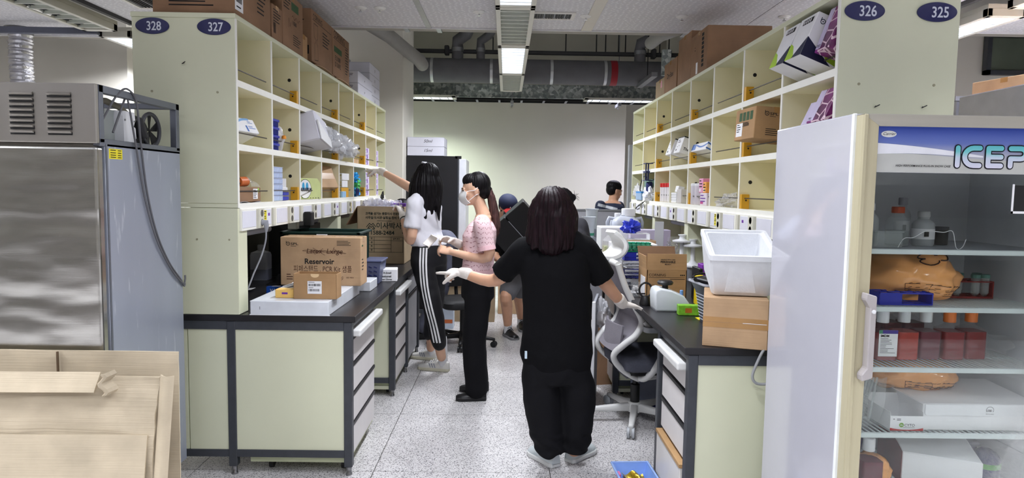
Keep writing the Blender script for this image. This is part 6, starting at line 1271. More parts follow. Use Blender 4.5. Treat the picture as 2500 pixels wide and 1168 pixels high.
S_ = (0.115, 0.05, 0.055); t = carton('small lime green carton with plant print on the right worktop', (0.985, 3.46, B0), S_, rot=eul(0, 0, -0.06), m=M('carton_lime', (126, 190, 50), 0.4, var=0.25, scale=40), tape=False, name='lime_carton'); quads(t, [(0.035, 0.015, 0.07, 0.04)], *face(S_, 'front'), M('print_leaf', (190, 110, 40), 0.5))
tag(obj('yellow_sheet', MB().box(1.0, 1.05, 3.32, 3.38, B0, B0 + 0.003), M('sheet_yellow', (240, 220, 40), 0.5)), 'small yellow card on the right worktop before the tub', 'card')
# white benchtop machine with black knob
t = thing('bench_mixer', 'white rounded benchtop mixer with a black knob on top', 'mixer', (0.915, 3.62, B0)); WM = M('machine_white', (224, 230, 234), 0.3, var=0.01)
obj('housing', MB().prism([(-0.085, 0), (0.105, 0), (0.11, 0.02), (0.10, 0.045), (0.07, 0.085), (0.0, 0.115), (-0.06, 0.125), (-0.083, 0.118), (-0.09, 0.09)], -0.075, 0.075, 'y'), WM, t, bevel=0.014, seg=3, smooth=50)
obj('knob_stem', MB().lathe([(0.018, 0.115), (0.016, 0.14)], (-0.02, 0, 0), 16), BLACK, t, smooth=40); obj('knob', MB().lathe([(0.02, 0.138), (0.04, 0.14), (0.045, 0.152), (0.036, 0.162), (0.01, 0.164)], (-0.02, 0, 0), 24), BLACK, t, smooth=40)
obj('button', MB().lathe([(0.01, 0.07), (0.01, 0.11), (0.007, 0.113)], (0.065, -0.03, 0), 12), M('button_blue', (110, 150, 200), 0.4), t, smooth=40)
obj('skirt', MB().box(-0.083, 0.103, -0.07, 0.07, -0.0, 0.006), GREYP, t)
t = thing('tape_dispenser', 'black tape holder with an upright ring at the worktop edge', 'tape holder', (0.812, 3.74, B0)); obj('base', MB().lathe([(0.032, 0), (0.034, 0.01), (0.026, 0.045), (0.02, 0.055)], n=16), BLACK, t, smooth=40); obj('ring', MB().tube([(0.036 * math.cos(a), 0, 0.088 + 0.042 * math.sin(a)) for a in [2 * PI * k / 24 for k in range(24)]], 0.006, 6, close=True), BLACK, t, smooth=60); obj('arm', MB().box(-0.05, 0.0, -0.006, 0.006, 0.062, 0.07), BLACK, t)
# Corning perishable carton, flap up
t = thing('open_carton', 'brown carton lettered CORNING with raised flap reading PERISHABLE', 'box', (0.965, 3.99, B0)); KM = MATS['kraft_mid']; b = MB()
for r in ((-0.12, 0.12, -0.12, -0.114), (-0.12, 0.12, 0.114, 0.12), (-0.12, -0.114, -0.12, 0.12), (0.114, 0.12, -0.12, 0.12)): b.box(*r, 0, 0.19)
obj('walls', b, KM, t, bevel=0.001); obj('front_flap', MB().hexa([(-0.118, -0.12, 0.19), (0.118, -0.12, 0.19), (0.118, -0.114, 0.19), (-0.118, -0.114, 0.19)], [(-0.116, -0.11, 0.285), (0.118, -0.11, 0.285), (0.118, -0.104, 0.285), (-0.116, -0.104, 0.285)]), KM, t)
obj('back_flap', MB().hexa([(-0.118, 0.114, 0.19), (0.118, 0.114, 0.19), (0.118, 0.12, 0.19), (-0.118, 0.12, 0.19)], [(-0.128, 0.14, 0.31), (0.108, 0.14, 0.31), (0.108, 0.146, 0.31), (-0.128, 0.146, 0.31)]), MATS['kraft_dark'], t)
obj('side_flap', MB().hexa([(-0.12, -0.11, 0.19), (-0.114, -0.11, 0.19), (-0.114, 0.11, 0.19), (-0.12, 0.11, 0.19)], [(-0.128, -0.11, 0.27), (-0.122, -0.11, 0.27), (-0.122, 0.11, 0.27), (-0.128, 0.11, 0.27)]), KM, t)
f = (Vector((-0.12, -0.12, 0)), X, Z); text(t, 'CORNING', at(f, 0.012, 0.152), X, Z, 0.022, INK); quads(t, [(0.012, 0.144, 0.228, 0.146), (0.14, 0.134, 0.228, 0.137)], *f, INK); quads(t, [(0.2 + 0.01 * k, 0.155, 0.207 + 0.01 * k, 0.163) for k in range(3)], *f, INK); strokes(t, [[(0.03, 0.06), (0.05, 0.09), (0.045, 0.1), (0.03, 0.1), (0.025, 0.075), (0.055, 0.07)]], *f, 0.0015, INK)
fu = Vector((0, 0.1, 0.95)).normalized()
text(t, 'PERISHABLE', (0.005, -0.1165, 0.232), X, fu, 0.017, INK, 'CENTER', 0.0005); text(t, 'HANDLE WITH CARE', (0.005, -0.1145, 0.248), X, fu, 0.009, INK, 'CENTER', 0.0003); text(t, 'PRIORITY', (0.005, -0.1178, 0.22), X, fu, 0.009, INK, 'CENTER', 0.0003)
obj('address_label', MB().box(-0.1212, -0.12, -0.08, 0.05, 0.02, 0.14), PAPER, t)
# cotton bag, racks
t = thing('cotton_bag', 'clear bag of white cotton plugs at the worktop edge', 'bag', (0.845, 4.06, B0)); rr_ = random.Random(5); b = MB()
for k in range(46): b.ell((rr_.uniform(-0.05, 0.05), rr_.uniform(-0.03, 0.03), rr_.uniform(0.01, 0.062)), (0.011, 0.008, 0.008), 8, 5, Matrix.Rotation(rr_.uniform(0, 3), 3, 'Z'))
cp_ = obj('cotton_plugs', b, PAPER, t, smooth=60); cp_['kind'] = 'stuff'; obj('bag_film', MB().grid(lambda u, v: (-0.062 + 0.124 * u, -0.045 + 0.012 * math.sin(7 * u + 4 * v) + 0.03 * v, 0.002 + 0.09 * v), 12, 10), CLB, t, smooth=60)
ZZ = B0
for k, (h, m, nm, lb, tb) in enumerate(((0.075, NAVY, 'tube_rack', 'dark navy rack at the bottom of the rack tower', None), (0.06, BLUEP, 'tube_rack', 'blue tube rack second in the rack tower', None), (0.05, WHITE, 'tube_rack', 'white slotted rack in the middle of the rack tower', None), (0.055, BLUEP, 'tube_rack', 'blue tube rack fourth in the rack tower', None), (0.045, M('rack_green', (20, 140, 104), 0.4), 'tube_rack', 'green rack of tubes on top of the rack tower', [(i, j) for i in range(6) for j in range(2)]))):
    tube_rack(nm, lb, (0.875 + 0.008 * (k % 2), 4.36, ZZ + 0.001), 0.19 - 0.01 * (k % 2), 0.09, h, m, 6, 2, 'tower of tube racks', tb, levels=(1.0, 0.5, 0.1), solid=(k == 3), cap=M('rack_green'), tubem=M('tube_greenish', (120, 190, 160), 0.3)); ZZ += h + 0.003 if k < 4 else 0
t = carton('white pad carton behind the rack tower', (0.90, 4.62, B0), (0.30, 0.25, 0.29), m=PAPER, tape=False, name='white_carton'); lines(t, face((0.30, 0.25, 0.29), 'front'), 0.02, 0.27, 1, 0.15, 0.012)
t = thing('wooden_tray', 'brown wooden tray with white racks on it behind the white carton', 'tray', (1.02, 5.12, B0 + 0.22)); obj('tray', MB().box(-0.14, 0.14, -0.1, 0.1, 0, 0.055), MATS['kraft'], t, bevel=0.003); obj('stand', MB().box(-0.13, 0.13, -0.09, 0.09, -0.22, 0.0), GREYP, t)
tube_rack('tube_rack', 'white slotted rack lying on the wooden tray', (1.0, 5.12, B0 + 0.276), 0.24, 0.12, 0.05, WHITE, 5, 3, levels=(1.0, 0.1))
crumple('blue nitrile gloves bunched on the white rack', (0.98, 5.12, B0 + 0.365), (0.05, 0.05, 0.05), 91, M('nitrile', (44, 60, 190), 0.4), 'glove_bundle', 'gloves', amp=0.9)
t = thing('acrylic_divider', 'frosted upright acrylic divider beside the tips bag', 'divider', (1.20, 5.1, B0)); obj('sheet', MB().box(-0.035, 0.035, -0.003, 0.003, 0, 0.42), film('frost_sheet', (214, 216, 220), 0.7, 0.3), t, bevel=0.002); obj('base', MB().box(-0.04, 0.04, -0.05, 0.05, 0, 0.008), WHITE, t)
t = thing('tip_bag', 'clear bag full of grey pipette tips', 'bag', (1.38, 5.2, B0)); b = MB()
for k in range(150):
    p = Vector((rr_.uniform(-0.09, 0.09), rr_.uniform(-0.05, 0.05), rr_.uniform(0.01, 0.27))); d = Vector((rr_.uniform(-1, 1), rr_.uniform(-1, 1), rr_.uniform(-1, 1))).normalized() * 0.022; b.tube([p - d, p + d], [0.004, 0.001], 5)
q_ = obj('tips', b, M('tips_grey', (170, 160, 164), 0.4), t); q_['kind'] = 'stuff'; obj('bag_film', MB().grid(lambda u, v: (-0.105 + 0.21 * u, -0.06 + 0.012 * math.sin(7 * u + 4 * v), 0.002 + 0.3 * v), 12, 10), CLB, t, smooth=60)
carton('white and purple glove carton behind the tips bag', (1.22, 5.55, B0), (0.34, 0.12, 0.33), m=M('kit_white'), tape=False, name='glove_box')
carton('pink plastic box right of the pipette stand', (1.52, 5.35, B0), (0.12, 0.2, 0.12), m=M('pink_box', (232, 170, 180), 0.4), tape=False, name='pink_box')
t = thing('pipette_stand', 'white carousel pipette stand with two posts', 'pipette stand', (1.36, 4.86, B0 + 0.1))
obj('riser', MB().lathe([(0.06, -0.1), (0.06, 0.0)], n=20), GREYP, t, smooth=40)
for x, y, h in ((-0.035, 0.03, 0.19), (0.035, -0.02, 0.16)):
    p_ = obj('post', MB().lathe([(0.07, 0), (0.07, 0.012), (0.03, 0.03), (0.016, 0.05), (0.015, h)], (x, y, 0), 20), WHITE, t, smooth=50); obj('carousel', MB().lathe([(0.02, h - 0.012), (0.07, h - 0.01), (0.072, h), (0.022, h + 0.012), (0.018, h + 0.03), (0.03, h + 0.04), (0.03, h + 0.046)], (x, y, 0), 20), WHITE, p_, smooth=50)
S_ = (0.13, 0.10, 0.20); t = carton('purple illustrated carton beside the tub', (1.31, 4.15, B0), S_, m=M('carton_purple', (130, 50, 170), 0.4, var=0.2, scale=20), tape=False, name='purple_carton'); quads(t, [(0.03, 0.02, 0.09, 0.07)], *face(S_, 'front'), M('print_coral', (226, 140, 90), 0.5)); quads(t, [(0.03, 0.15, 0.05, 0.18)], *face(S_, 'front'), M('pink_sticker', (214, 150, 164), 0.6))
carton('lime illustrated carton right of the purple one', (1.42, 4.12, B0), (0.08, 0.1, 0.19), m=M('carton_lime2', (120, 170, 60), 0.4, var=0.5, scale=30), tape=False, name='lime_carton')
carton('bright yellow carton between the brown flap carton and the tub', (1.14, 3.72, B0), (0.05, 0.2, 0.17), m=M('carton_bright', (236, 206, 30), 0.45), tape=False, name='yellow_carton')
carton('added black board standing for the dark gap behind the brown flap carton', (1.17, 3.95, B0), (0.02, 0.16, 0.2), m=BLACK, tape=False, name='gap_filler')  # added black sheet stands for the dark gap between the cartons
# carboy
t = thing('carboy', 'large translucent plastic carboy with screw cap and handles', 'carboy', (1.12, 6.15, B0)); CB = M('carboy_milk', (206, 212, 226), 0.35, trans=0.15)
obj('body', MB().loft([[(x, y, z) for x, y in rrect(0.13 * k, 0.13 * k, 0.05 * k)] for z, k in ((0, 0.95), (0.01, 1), (0.34, 1), (0.38, 0.93), (0.41, 0.6), (0.42, 0.42), (0.43, 0.4))]), CB, t, smooth=45)
cp_ = obj('cap', MB().lathe([(0.062, 0.425), (0.064, 0.43), (0.064, 0.485), (0.058, 0.49)], (0.03, 0, 0), 28), WHITE, t, smooth=30); obj('cap_collar', MB().lathe([(0.066, 0.42), (0.066, 0.432)], (0.03, 0, 0), 28), WHITE, cp_)
for s_ in (-1, 1): obj('handle', MB().tube([(s_ * 0.1, 0, 0.39), (s_ * 0.15, 0, 0.40), (s_ * 0.165, 0, 0.36), (s_ * 0.16, 0, 0.28), (s_ * 0.125, 0, 0.26)], 0.016, 10), CB, t, smooth=60)
obj('vent_cap', MB().lathe([(0.03, 0.40), (0.03, 0.44), (0.025, 0.445)], (-0.07, 0.0, 0), 16), WHITE, t, smooth=40)
t = carton('white instrument box with black edge before the carboy', (0.95, 5.75, B0 + 0.14), (0.26, 0.28, 0.20), m=WHITE, tape=False, name='instrument_box', bevel=0.006); obj('edge', MB().box(-0.131, 0.131, -0.142, -0.139, 0.0, 0.012), BLACK, t)
carton('grey equipment base under the white instrument box', (0.93, 5.75, B0), (0.30, 0.30, 0.139), m=GREYP, tape=False, name='equipment_base')
t = thing('reagent_jar', 'clear jar with green reagent pack in front of the instrument box', 'jar', (0.885, 5.3, B0)); obj('stand', MB().box(-0.1, 0.1, -0.08, 0.08, 0, 0.14), GREYP, t); obj('pack', MB().box(-0.09, 0.06, -0.07, 0.05, 0.141, 0.21), M('pack_green', (190, 196, 150), 0.5), t, bevel=0.004); obj('film', MB().lathe([(0.1, 0.141), (0.1, 0.25), (0.05, 0.3), (0.03, 0.34)], n=18), film('sleeve3', (226, 226, 230), 0.35, 0.12), t, smooth=40)
for k, (x, z, lb) in enumerate(((0.80, 0.20, 'white plastic beaker with teal mark left of the instrument box'), (0.86, 0.27, 'tall white plastic pitcher behind the instrument box'))):
    t = thing('beaker', lb, 'beaker', (x, 6.3 + 0.25 * k, B0 + z)); obj('cup', MB().lathe([(0.05, 0), (0.06, 0.18), (0.07, 0.2), (0.064, 0.2), (0.055, 0.18), (0.045, 0.01)], n=20), M('beaker_milk', (214, 220, 226), 0.3), t, smooth=40); obj('stand', MB().box(-0.07, 0.07, -0.07, 0.07, -z, 0.0), GREYP, t)
    if k == 0: obj('teal_mark', MB().lathe([(0.0525, 0.02), (0.0545, 0.02), (0.0555, 0.045), (0.053, 0.045)], n=20), M('teal', (60, 150, 120), 0.5), t)
t = thing('desk_partition', 'grey office partition panel beyond the right bench end', 'partition', (1.0, 7.5, 0)); obj('panel', MB().box(-0.35, 0.42, 0, 0.04, 0, 1.255), M('partition_grey', (150, 150, 156), 0.8), t, bevel=0.004); obj('top_trim', MB().box(-0.355, 0.425, -0.005, 0.045, 1.255, 1.275), STEEL, t)
t = thing('loose_cable', 'grey cable looping out behind the white refrigerator side', 'cable', (0, 0, 0)); obj('cable', MB().tube(smooth_path([(1.12, 2.70, 0.86), (1.09, 2.695, 0.84), (1.06, 2.69, 0.78), (1.045, 2.69, 0.73), (1.06, 2.69, 0.70), (1.10, 2.69, 0.695), (1.15, 2.69, 0.71)]), 0.006, 8), M('cable_pale', (160, 162, 164), 0.5), t, smooth=60)
# ---- beyond the right shelving: slab-topped unit with cartons
t = thing('tall_cabinet', 'white tall cabinet side behind the glass-door refrigerator at far right', 'cabinet', (2.46, 2.2, 0)); obj('body', MB().box(0, 0.8, 0, 1.4, 0, 2.035), M('cab_white', (214, 214, 224), 0.5), t, bevel=0.006); obj('door', MB().box(0.01, 0.79, -0.02, 0.0, 0.05, 2.0), M('cab_white'), t)
t = thing('storage_unit', 'grey storage unit carrying cartons behind the white tall cabinet', 'cabinet', (3.0, 3.65, 0)); obj('body', MB().box(-0.52, 1.6, 0.0, 1.2, 0, 2.02), M('cab_white', (214, 214, 224), 0.5), t, bevel=0.004); obj('top', MB().box(-0.53, 1.61, -0.01, 1.21, 2.02, 2.045), M('cab_white'), t)
S_ = (0.8, 0.45, 0.20); t = carton('brown carton with small black handling marks on the storage unit', (3.52, 4.25, 2.0455), S_, rot=eul(0, 0, 0.2), m='kraft', tape=True); quads(t, [(0.06 + 0.035 * k, 0.09, 0.085 + 0.035 * k, 0.12) for k in range(3)] + [(0.05, 0.05, 0.3, 0.056)], *face(S_, 'front'), INK)
carton('low tan carton beside the numbered panel on the storage unit', (2.82, 4.2, 2.0455), (0.3, 0.25, 0.05), m='kraft', tape=False)
carton('dark grey file box standing beside the panel numbered 325', (2.62, 4.2, 2.0455), (0.06, 0.3, 0.20), m=DARK, tape=False, name='file_box')
# ================================================================= refrigerator and cartons at the aisle end
t = thing('dark_refrigerator', 'tall black-sided refrigerator with a white door at the aisle end', 'refrigerator', (-0.875, 7.76, 0))
obj('body', MB().box(-0.30, 0.30, 0, 0.62, 0.02, 1.865), M('fridge_black', (30, 30, 33), 0.35), t, bevel=0.004)
obj('door', MB().box(0.312, 0.398, 0.0, 0.62, 0.05, 1.835), M('door_white_grey', (206, 208, 216), 0.3), t, bevel=0.008)
obj('hinge', MB().box(0.27, 0.34, 0.0, 0.06, 1.838, 1.868), BLACK, t); obj('gasket', MB().box(0.30, 0.312, 0.01, 0.61, 0.05, 1.83), DARK, t)
for k, s_ in enumerate(('15ml', '50ml')):
    S_ = (0.43, 0.42, 0.108); t = carton(('lower', 'upper')[k] + ' white lidded carton with handwriting on the black refrigerator', (-0.955, 7.98, 1.866 + 0.109 * k), S_, m=WBOX, tape=False, group='white cartons on the black refrigerator'); text(t, s_, at(face(S_, 'front'), 0.19, 0.045), X, Z, 0.05, INK, shear=0.3); obj('lid_seam', MB().box(-0.2155, 0.2155, -0.2105, 0.2105, 0.104, 0.106), GREYP, t)
S_ = (0.62, 0.40, 0.40); t = carton('big kraft carton on the floor behind the person in pink, lower', (-0.42, 7.45, 0), S_, m='kraft_grey')
t = carton('big kraft carton stacked behind the person in pink, upper', (-0.43, 7.42, 0.40), (0.60, 0.38, 0.36), m='kraft')
S_ = (0.5, 0.42, 0.42); t = carton('moving carton with dark print behind the bare legs', (0.17, 7.95, 0), S_, m='kraft'); f = face(S_, 'front'); text(t, '84', at(f, 0.13, 0.27), X, Z, 0.09, INK, bold=0.002); lines(t, f, 0.1, 0.24, 2, 0.15, 0.03); strokes(t, [[(0.38 + 0.03 * math.cos(a), 0.26 + 0.05 * math.sin(a)) for a in [2 * PI * k / 14 for k in range(15)]]], *f, 0.008, INK)
S_ = (0.12, 0.16, 0.26); t = carton('small white box with orange stripe on the floor behind the striped trousers', (-0.60, 6.95, 0), S_, m=M('box_pale_blue', (206, 216, 230), 0.5), tape=False, name='small_box'); quads(t, [(0.01, 0.06, 0.11, 0.10)], *face(S_, 'front'), M('stripe_orange', (206, 110, 60), 0.5))
crumple('dark bundle of cables on the floor under the left bench end', (-0.86, 6.5, 0.07), (0.07, 0.1, 0.08), 33, BLACK, 'cable_bundle', 'cables', amp=0.8)
# ================================================================= office chairs
def star_base(t, m, R, n=5, a0=0.0, hub=0.09, cm=None, cr=0.028):
    for k in range(n):
        a = a0 + 2 * PI * k / n; c, s_ = math.cos(a), math.sin(a); d = Vector((c, s_, 0)); q = Vector((-s_, c, 0))
        lg = obj('base_leg', MB().hexa([d * 0.03 + q * -0.026 + Z * (hub - 0.02), d * 0.03 + q * 0.026 + Z * (hub - 0.02), d * R + q * 0.017 + Z * 0.062, d * R - q * 0.017 + Z * 0.062], [d * 0.03 - q * 0.022 + Z * (hub + 0.03), d * 0.03 + q * 0.022 + Z * (hub + 0.03), d * R + q * 0.014 + Z * 0.085, d * R - q * 0.014 + Z * 0.085]), m, t, bevel=0.006, smooth=50)
        p = d * (R - 0.01)
        obj('caster_stem', MB().cyl(p + Z * 0.03, p + Z * 0.065, 0.011, 10), m, lg)
        for w in (-1, 1): obj('caster_wheel', MB().tube([p + q * (w * 0.004) + Z * cr, p + q * (w * 0.007) + Z * cr, p + q * (w * 0.022) + Z * cr, p + q * (w * 0.024) + Z * cr], [cr * 0.6, cr, cr, cr * 0.7], 20), cm or m, lg, smooth=40)
    obj('hub', MB().lathe([(0.045, hub - 0.025), (0.048, hub), (0.04, hub + 0.04)], n=20), m, t, smooth=40)
CW = M('chair_white', (222, 222, 220), 0.4, var=0.015); CWH = M('caster_grey', (176, 180, 184), 0.4); MESHG = M('mesh_grey', (138, 134, 142), 0.85, bump=0.4, bscale=260); SEATG = M('seat_fabric', (84, 86, 98), 0.9, var=0.08, scale=80)
t = thing('office_chair', 'white mesh-back office chair with headrest at the right bench', 'office chair', (0.86, 4.18, 0), 0.128)
star_base(t, CW, 0.34, 5, math.radians(176), 0.085, CWH, 0.033)
obj('gas_spring', MB().lathe([(0.03, 0.1), (0.03, 0.24), (0.018, 0.245), (0.018, 0.32)], n=18), BLACK, t, smooth=40)
obj('mechanism', MB().box(-0.10, 0.14, -0.09, 0.09, 0.30, 0.36), M('mech_grey', (92, 94, 98), 0.5), t, bevel=0.012)
b = MB(); b.loft([[(x + 0.06, y, z) for x, y in rrect(0.225 * k, 0.235 * k, 0.08)] for z, k in ((0.375, 0.9), (0.39, 1.0), (0.44, 1.02), (0.462, 0.96), (0.468, 0.85))]); obj('seat', b, SEATG, t, smooth=50); obj('seat_pan', MB().loft([[(x + 0.06, y, z) for x, y in rrect(0.2, 0.21, 0.08)] for z in (0.355, 0.378)]), BLACK, t, smooth=40)
prof = [(-0.205, 1.05), (-0.16, 0.92), (-0.10, 0.80), (-0.05, 0.70), (-0.08, 0.62), (-0.15, 0.56), (-0.205, 0.50), (-0.205, 0.455), (-0.16, 0.40), (-0.09, 0.35), (-0.03, 0.315)]
for s_ in (-1, 1):
    wv = [0.215, 0.222, 0.228, 0.23, 0.228, 0.222, 0.2, 0.195, 0.19, 0.17, 0.13]
    obj('back_frame', MB().tube(smooth_path([(x, s_ * w, z) for (x, z), w in zip(prof, wv)], 5), 0.019, 12, (0, 1, 0), 1.35), CW, t, smooth=60)
    ar = obj('armrest', MB().loft([[(x + 0.06, y + s_ * 0.275, z) for x, y in rrect(0.11, 0.04, 0.03)] for z in (0.645, 0.65, 0.672, 0.676)]), CWH, t, smooth=40)
    obj('arm_post', MB().tube(smooth_path([(0.06, s_ * 0.275, 0.645), (0.115, s_ * 0.268, 0.62), (0.10, s_ * 0.262, 0.55), (0.05, s_ * 0.245, 0.42), (0.0, s_ * 0.19, 0.335), (-0.03, s_ * 0.15, 0.325)], 4), [0.024, 0.025, 0.025, 0.025, 0.024, 0.023, 0.022, 0.022, 0.022, 0.022, 0.022, 0.022, 0.022, 0.022, 0.022, 0.022, 0.021, 0.021, 0.021, 0.02, 0.02], 12, (0, 1, 0)), CW, t, smooth=60)
    obj('arm_top', MB().tube([(-0.04, s_ * 0.25, 0.70), (0.0, s_ * 0.268, 0.655), (0.1, s_ * 0.275, 0.64)], 0.014, 10), CW, t, smooth=60)
    obj('bracket', MB().prism([(0.0, 0.29), (0.16, 0.31), (0.19, 0.345), (0.16, 0.385), (0.12, 0.37), (0.0, 0.33)], s_ * 0.1, s_ * 0.118, 'y'), CW, t, bevel=0.004)
    for x, z in ((0.155, 0.36), (0.155, 0.327)): obj('bolt', MB().lathe([(0.011, 0), (0.011, s_ * 0.004)], (x, s_ * 0.118, z), 10, 'y'), DARK, t)
obj('top_rail', MB().tube([(-0.205, -0.215, 1.05), (-0.22, -0.1, 1.06), (-0.225, 0.0, 1.062), (-0.22, 0.1, 1.06), (-0.205, 0.215, 1.05)], 0.018, 10), CW, t, smooth=60)
def bk(u_, v_):
    q = v_ * 6; i = min(int(q), 5); w = q - i; x = prof[i][0] * (1 - w) + prof[i + 1][0] * w; z = prof[i][1] * (1 - w) + prof[i + 1][1] * w; s2 = 2 * u_ - 1
    return (x - 0.03 * (1 - s2 * s2) + (0.0 if v_ < 0.7 else 0.05 * (v_ - 0.7)), s2 * 0.215, z)
obj('mesh_back', MB().sheet(bk, 12, 24, 0.006), MESHG, t, smooth=60)
obj('lumbar', MB().sheet(lambda u_, v_: (-0.165 - 0.035 * (1 - (2 * u_ - 1) ** 2) + 0.02 * v_, (2 * u_ - 1) * 0.17, 0.5 + 0.16 * v_), 10, 6, 0.015), MESHG, t, smooth=60)
obj('head_stem', MB().tube([(-0.225, 0, 1.055), (-0.23, 0, 1.075), (-0.2, 0, 1.08)], 0.016, 8, (0, 1, 0), 2.0), CW, t, smooth=60)
HP = smooth_path([(-0.165, 0, 1.235), (-0.12, 0, 1.195), (-0.107, 0, 1.15), (-0.13, 0, 1.105), (-0.185, 0, 1.078), (-0.265, 0, 1.082)], 4)
def hr(u_, v_):
    s2 = 2 * u_ - 1; p = HP[min(int(v_ * (len(HP) - 1) + 0.5), len(HP) - 1)]; w_ = 0.5 + 0.5 * math.sin(PI * min(1, max(0, 0.12 + 0.76 * v_)))
    return (p.x - 0.03 * s2 * s2, s2 * 0.145 * w_, p.z)
obj('headrest', MB().sheet(hr, 10, 20, 0.020), CW, t, smooth=60); obj('headrest_rim', MB().sheet(lambda a, c: tuple(Vector(hr(a, c)) + Vector((0.014 if c < 0.6 else 0.004, 0, -0.004 if c < 0.6 else -0.014))), 10, 20, 0.010), CWH, t, smooth=60)
t = thing('office_chair', 'black office chair standing behind the person in pink', 'office chair', (-0.40, 6.20, 0), 1.9)
star_base(t, BLACK, 0.33, 5, 0.3, 0.085, BLACK); obj('gas_spring', MB().lathe([(0.025, 0.1), (0.025, 0.38)], n=14), BLACK, t, smooth=40)
obj('seat', MB().loft([[(x, y, z) for x, y in rrect(0.23 * k, 0.23 * k, 0.09)] for z, k in ((0.37, 0.9), (0.385, 1), (0.43, 1), (0.45, 0.9))]), M('chair_black', (20, 20, 22), 0.7), t, smooth=50); obj('backrest', MB().loft([[(0.22 + 0.02 * (x / 0.2) ** 2 + dx, x * k, z + 0.68) for x, z in rrect(0.2, 0.15, 0.08)] for dx, k in ((-0.025, 0.95), (0.0, 1.0), (0.03, 0.95))]), M('chair_black'), t, smooth=50)
obj('back_post', MB().tube([(0.05, 0, 0.37), (0.22, 0, 0.38), (0.26, 0, 0.5), (0.25, 0, 0.65)], 0.018, 8), BLACK, t, smooth=60)
# ================================================================= under the right bench and on the floor
t = thing('upright_board', 'pale grey board with white edge standing beside the office chair', 'board', (0.60, 4.34, 0), math.atan2(0.70, 0.14)); obj('panel', MB().box(0.01, 0.42, -0.008, 0.008, 0, 0.74), M('board_grey', (170, 172, 180), 0.6), t); obj('front_edge', MB().box(-0.012, 0.01, -0.012, 0.012, 0, 0.75), WHITE, t, bevel=0.003)
tag(obj('cardboard_sheet', MB().hexa([(0.70, 4.93, 0), (0.84, 4.96, 0), (0.84, 4.97, 0), (0.70, 4.94, 0)], [(0.69, 5.0, 0.56), (0.84, 5.0, 0.56), (0.84, 5.008, 0.56), (0.69, 5.008, 0.56)]), MATS['kraft_dark']), 'brown cardboard leaning upright under the right bench', 'cardboard')
t = thing('waste_bin', 'blue grey plastic bin with navy base under the right bench', 'bin', (1.02, 4.50, 0)); BI = M('bin_bluegrey', (136, 142, 162), 0.5); obj('body', MB().loft([[(x, y, z) for x, y in rrect(0.125 * k, 0.10 * k, 0.03)] for z, k in ((0.05, 0.85), (0.1, 0.9), (0.27, 1.0), (0.278, 1.03), (0.285, 1.0), (0.26, 0.93))]), BI, t, smooth=40); obj('base', MB().loft([[(x, y, z) for x, y in rrect(0.11, 0.085, 0.03)] for z in (0.0, 0.05)]), NAVY, t, smooth=40)
crumple('clear bag of waste with orange pieces hanging behind the board', (0.70, 4.62, 0.60), (0.05, 0.07, 0.10), 41, film('bag_white', (236, 236, 240), 0.55, 0.15), amp=0.6)
carton('dark box standing under the right bench behind the bin', (0.98, 5.5, 0), (0.4, 0.3, 0.5), m=M('carcass_dark'), tape=False, name='dark_box')
t = thing('blue_tray', 'sky blue flared plastic tray with gold foil on the floor', 'tray', (0.672, 3.13, 0), 0.05); BT = M('tray_sky', (120, 156, 226), 0.4)
w0, w1, d0, d1 = 0.06, 0.095, 0.13, 0.175
for q, (a, c) in enumerate((((-w0, -d0), (w0, -d0)), ((w0, -d0), (w0, d0)), ((w0, d0), (-w0, d0)), ((-w0, d0), (-w0, -d0)))):
    A, C = Vector((a[0], a[1], 0)), Vector((c[0], c[1], 0)); A2, C2 = Vector((a[0] * w1 / w0, a[1] * d1 / d0, 0.085)), Vector((c[0] * w1 / w0, c[1] * d1 / d0, 0.085)); n_ = (C - A).cross(Z).normalized() * 0.004
    obj('side_wall', MB().hexa([A, C, C - n_, A - n_], [A2, C2, C2 - n_, A2 - n_]), BT, t)
obj('bottom', MB().box(-w0, w0, -d0, d0, 0, 0.004), BT, t)
rm = MB(); rm.tube([(-w1, -d1, 0.086), (w1, -d1, 0.086), (w1, d1, 0.086), (-w1, d1, 0.086)], 0.007, 6, close=True); obj('rim', rm, M('rim_sky', (150, 180, 236), 0.4), t)
obj('gold_foil', MB().sheet(lambda u_, v_: (-0.055 + 0.11 * u_, -0.04 + 0.16 * v_, 0.055 + 0.012 * math.sin(9 * u_ + 3 * v_)), 12, 10, 0.003), M('foil_gold', (214, 180, 50), 0.25, metal=0.8), t, smooth=30); obj('foil_support', MB().box(-0.05, 0.05, -0.04, 0.11, 0.004, 0.044), PAPER, t); obj('pink_edge', MB().box(-0.088, -0.07, 0.06, 0.1, 0.05, 0.075), M('pink_plastic', (226, 120, 170), 0.5), t, bevel=0.003)
# ================================================================= people
from mathutils.bvhtree import BVHTree
def remesh(mb, voxel, name, smooth=6, disp=None, fac=0.5):
    me = mb.mesh('tmp'); o = bpy.data.objects.new('tmp', me); COL.objects.link(o)
    md = o.modifiers.new('r', 'REMESH'); md.mode = 'VOXEL'; md.voxel_size = voxel; md.use_smooth_shade = True
    if smooth:
        sm_ = o.modifiers.new('s', 'SMOOTH'); sm_.factor = fac; sm_.iterations = smooth
    dg = bpy.context.evaluated_depsgraph_get(); r = bpy.data.meshes.new_from_object(o.evaluated_get(dg))
    bpy.data.objects.remove(o); bpy.data.meshes.remove(me); r.name = name
    if disp:
        n = len(r.vertices); co = np.empty(n * 3, 'f'); no = np.empty(n * 3, 'f')
        r.vertices.foreach_get('co', co); r.vertices.foreach_get('normal', no); co = co.reshape(-1, 3); no = no.reshape(-1, 3)
        d = np.array([disp(Vector(c), Vector(q)) for c, q in zip(co, no)], 'f')
        r.vertices.foreach_set('co', (co + no * d[:, None]).ravel())
    r.shade_smooth(); r.update()
    return r
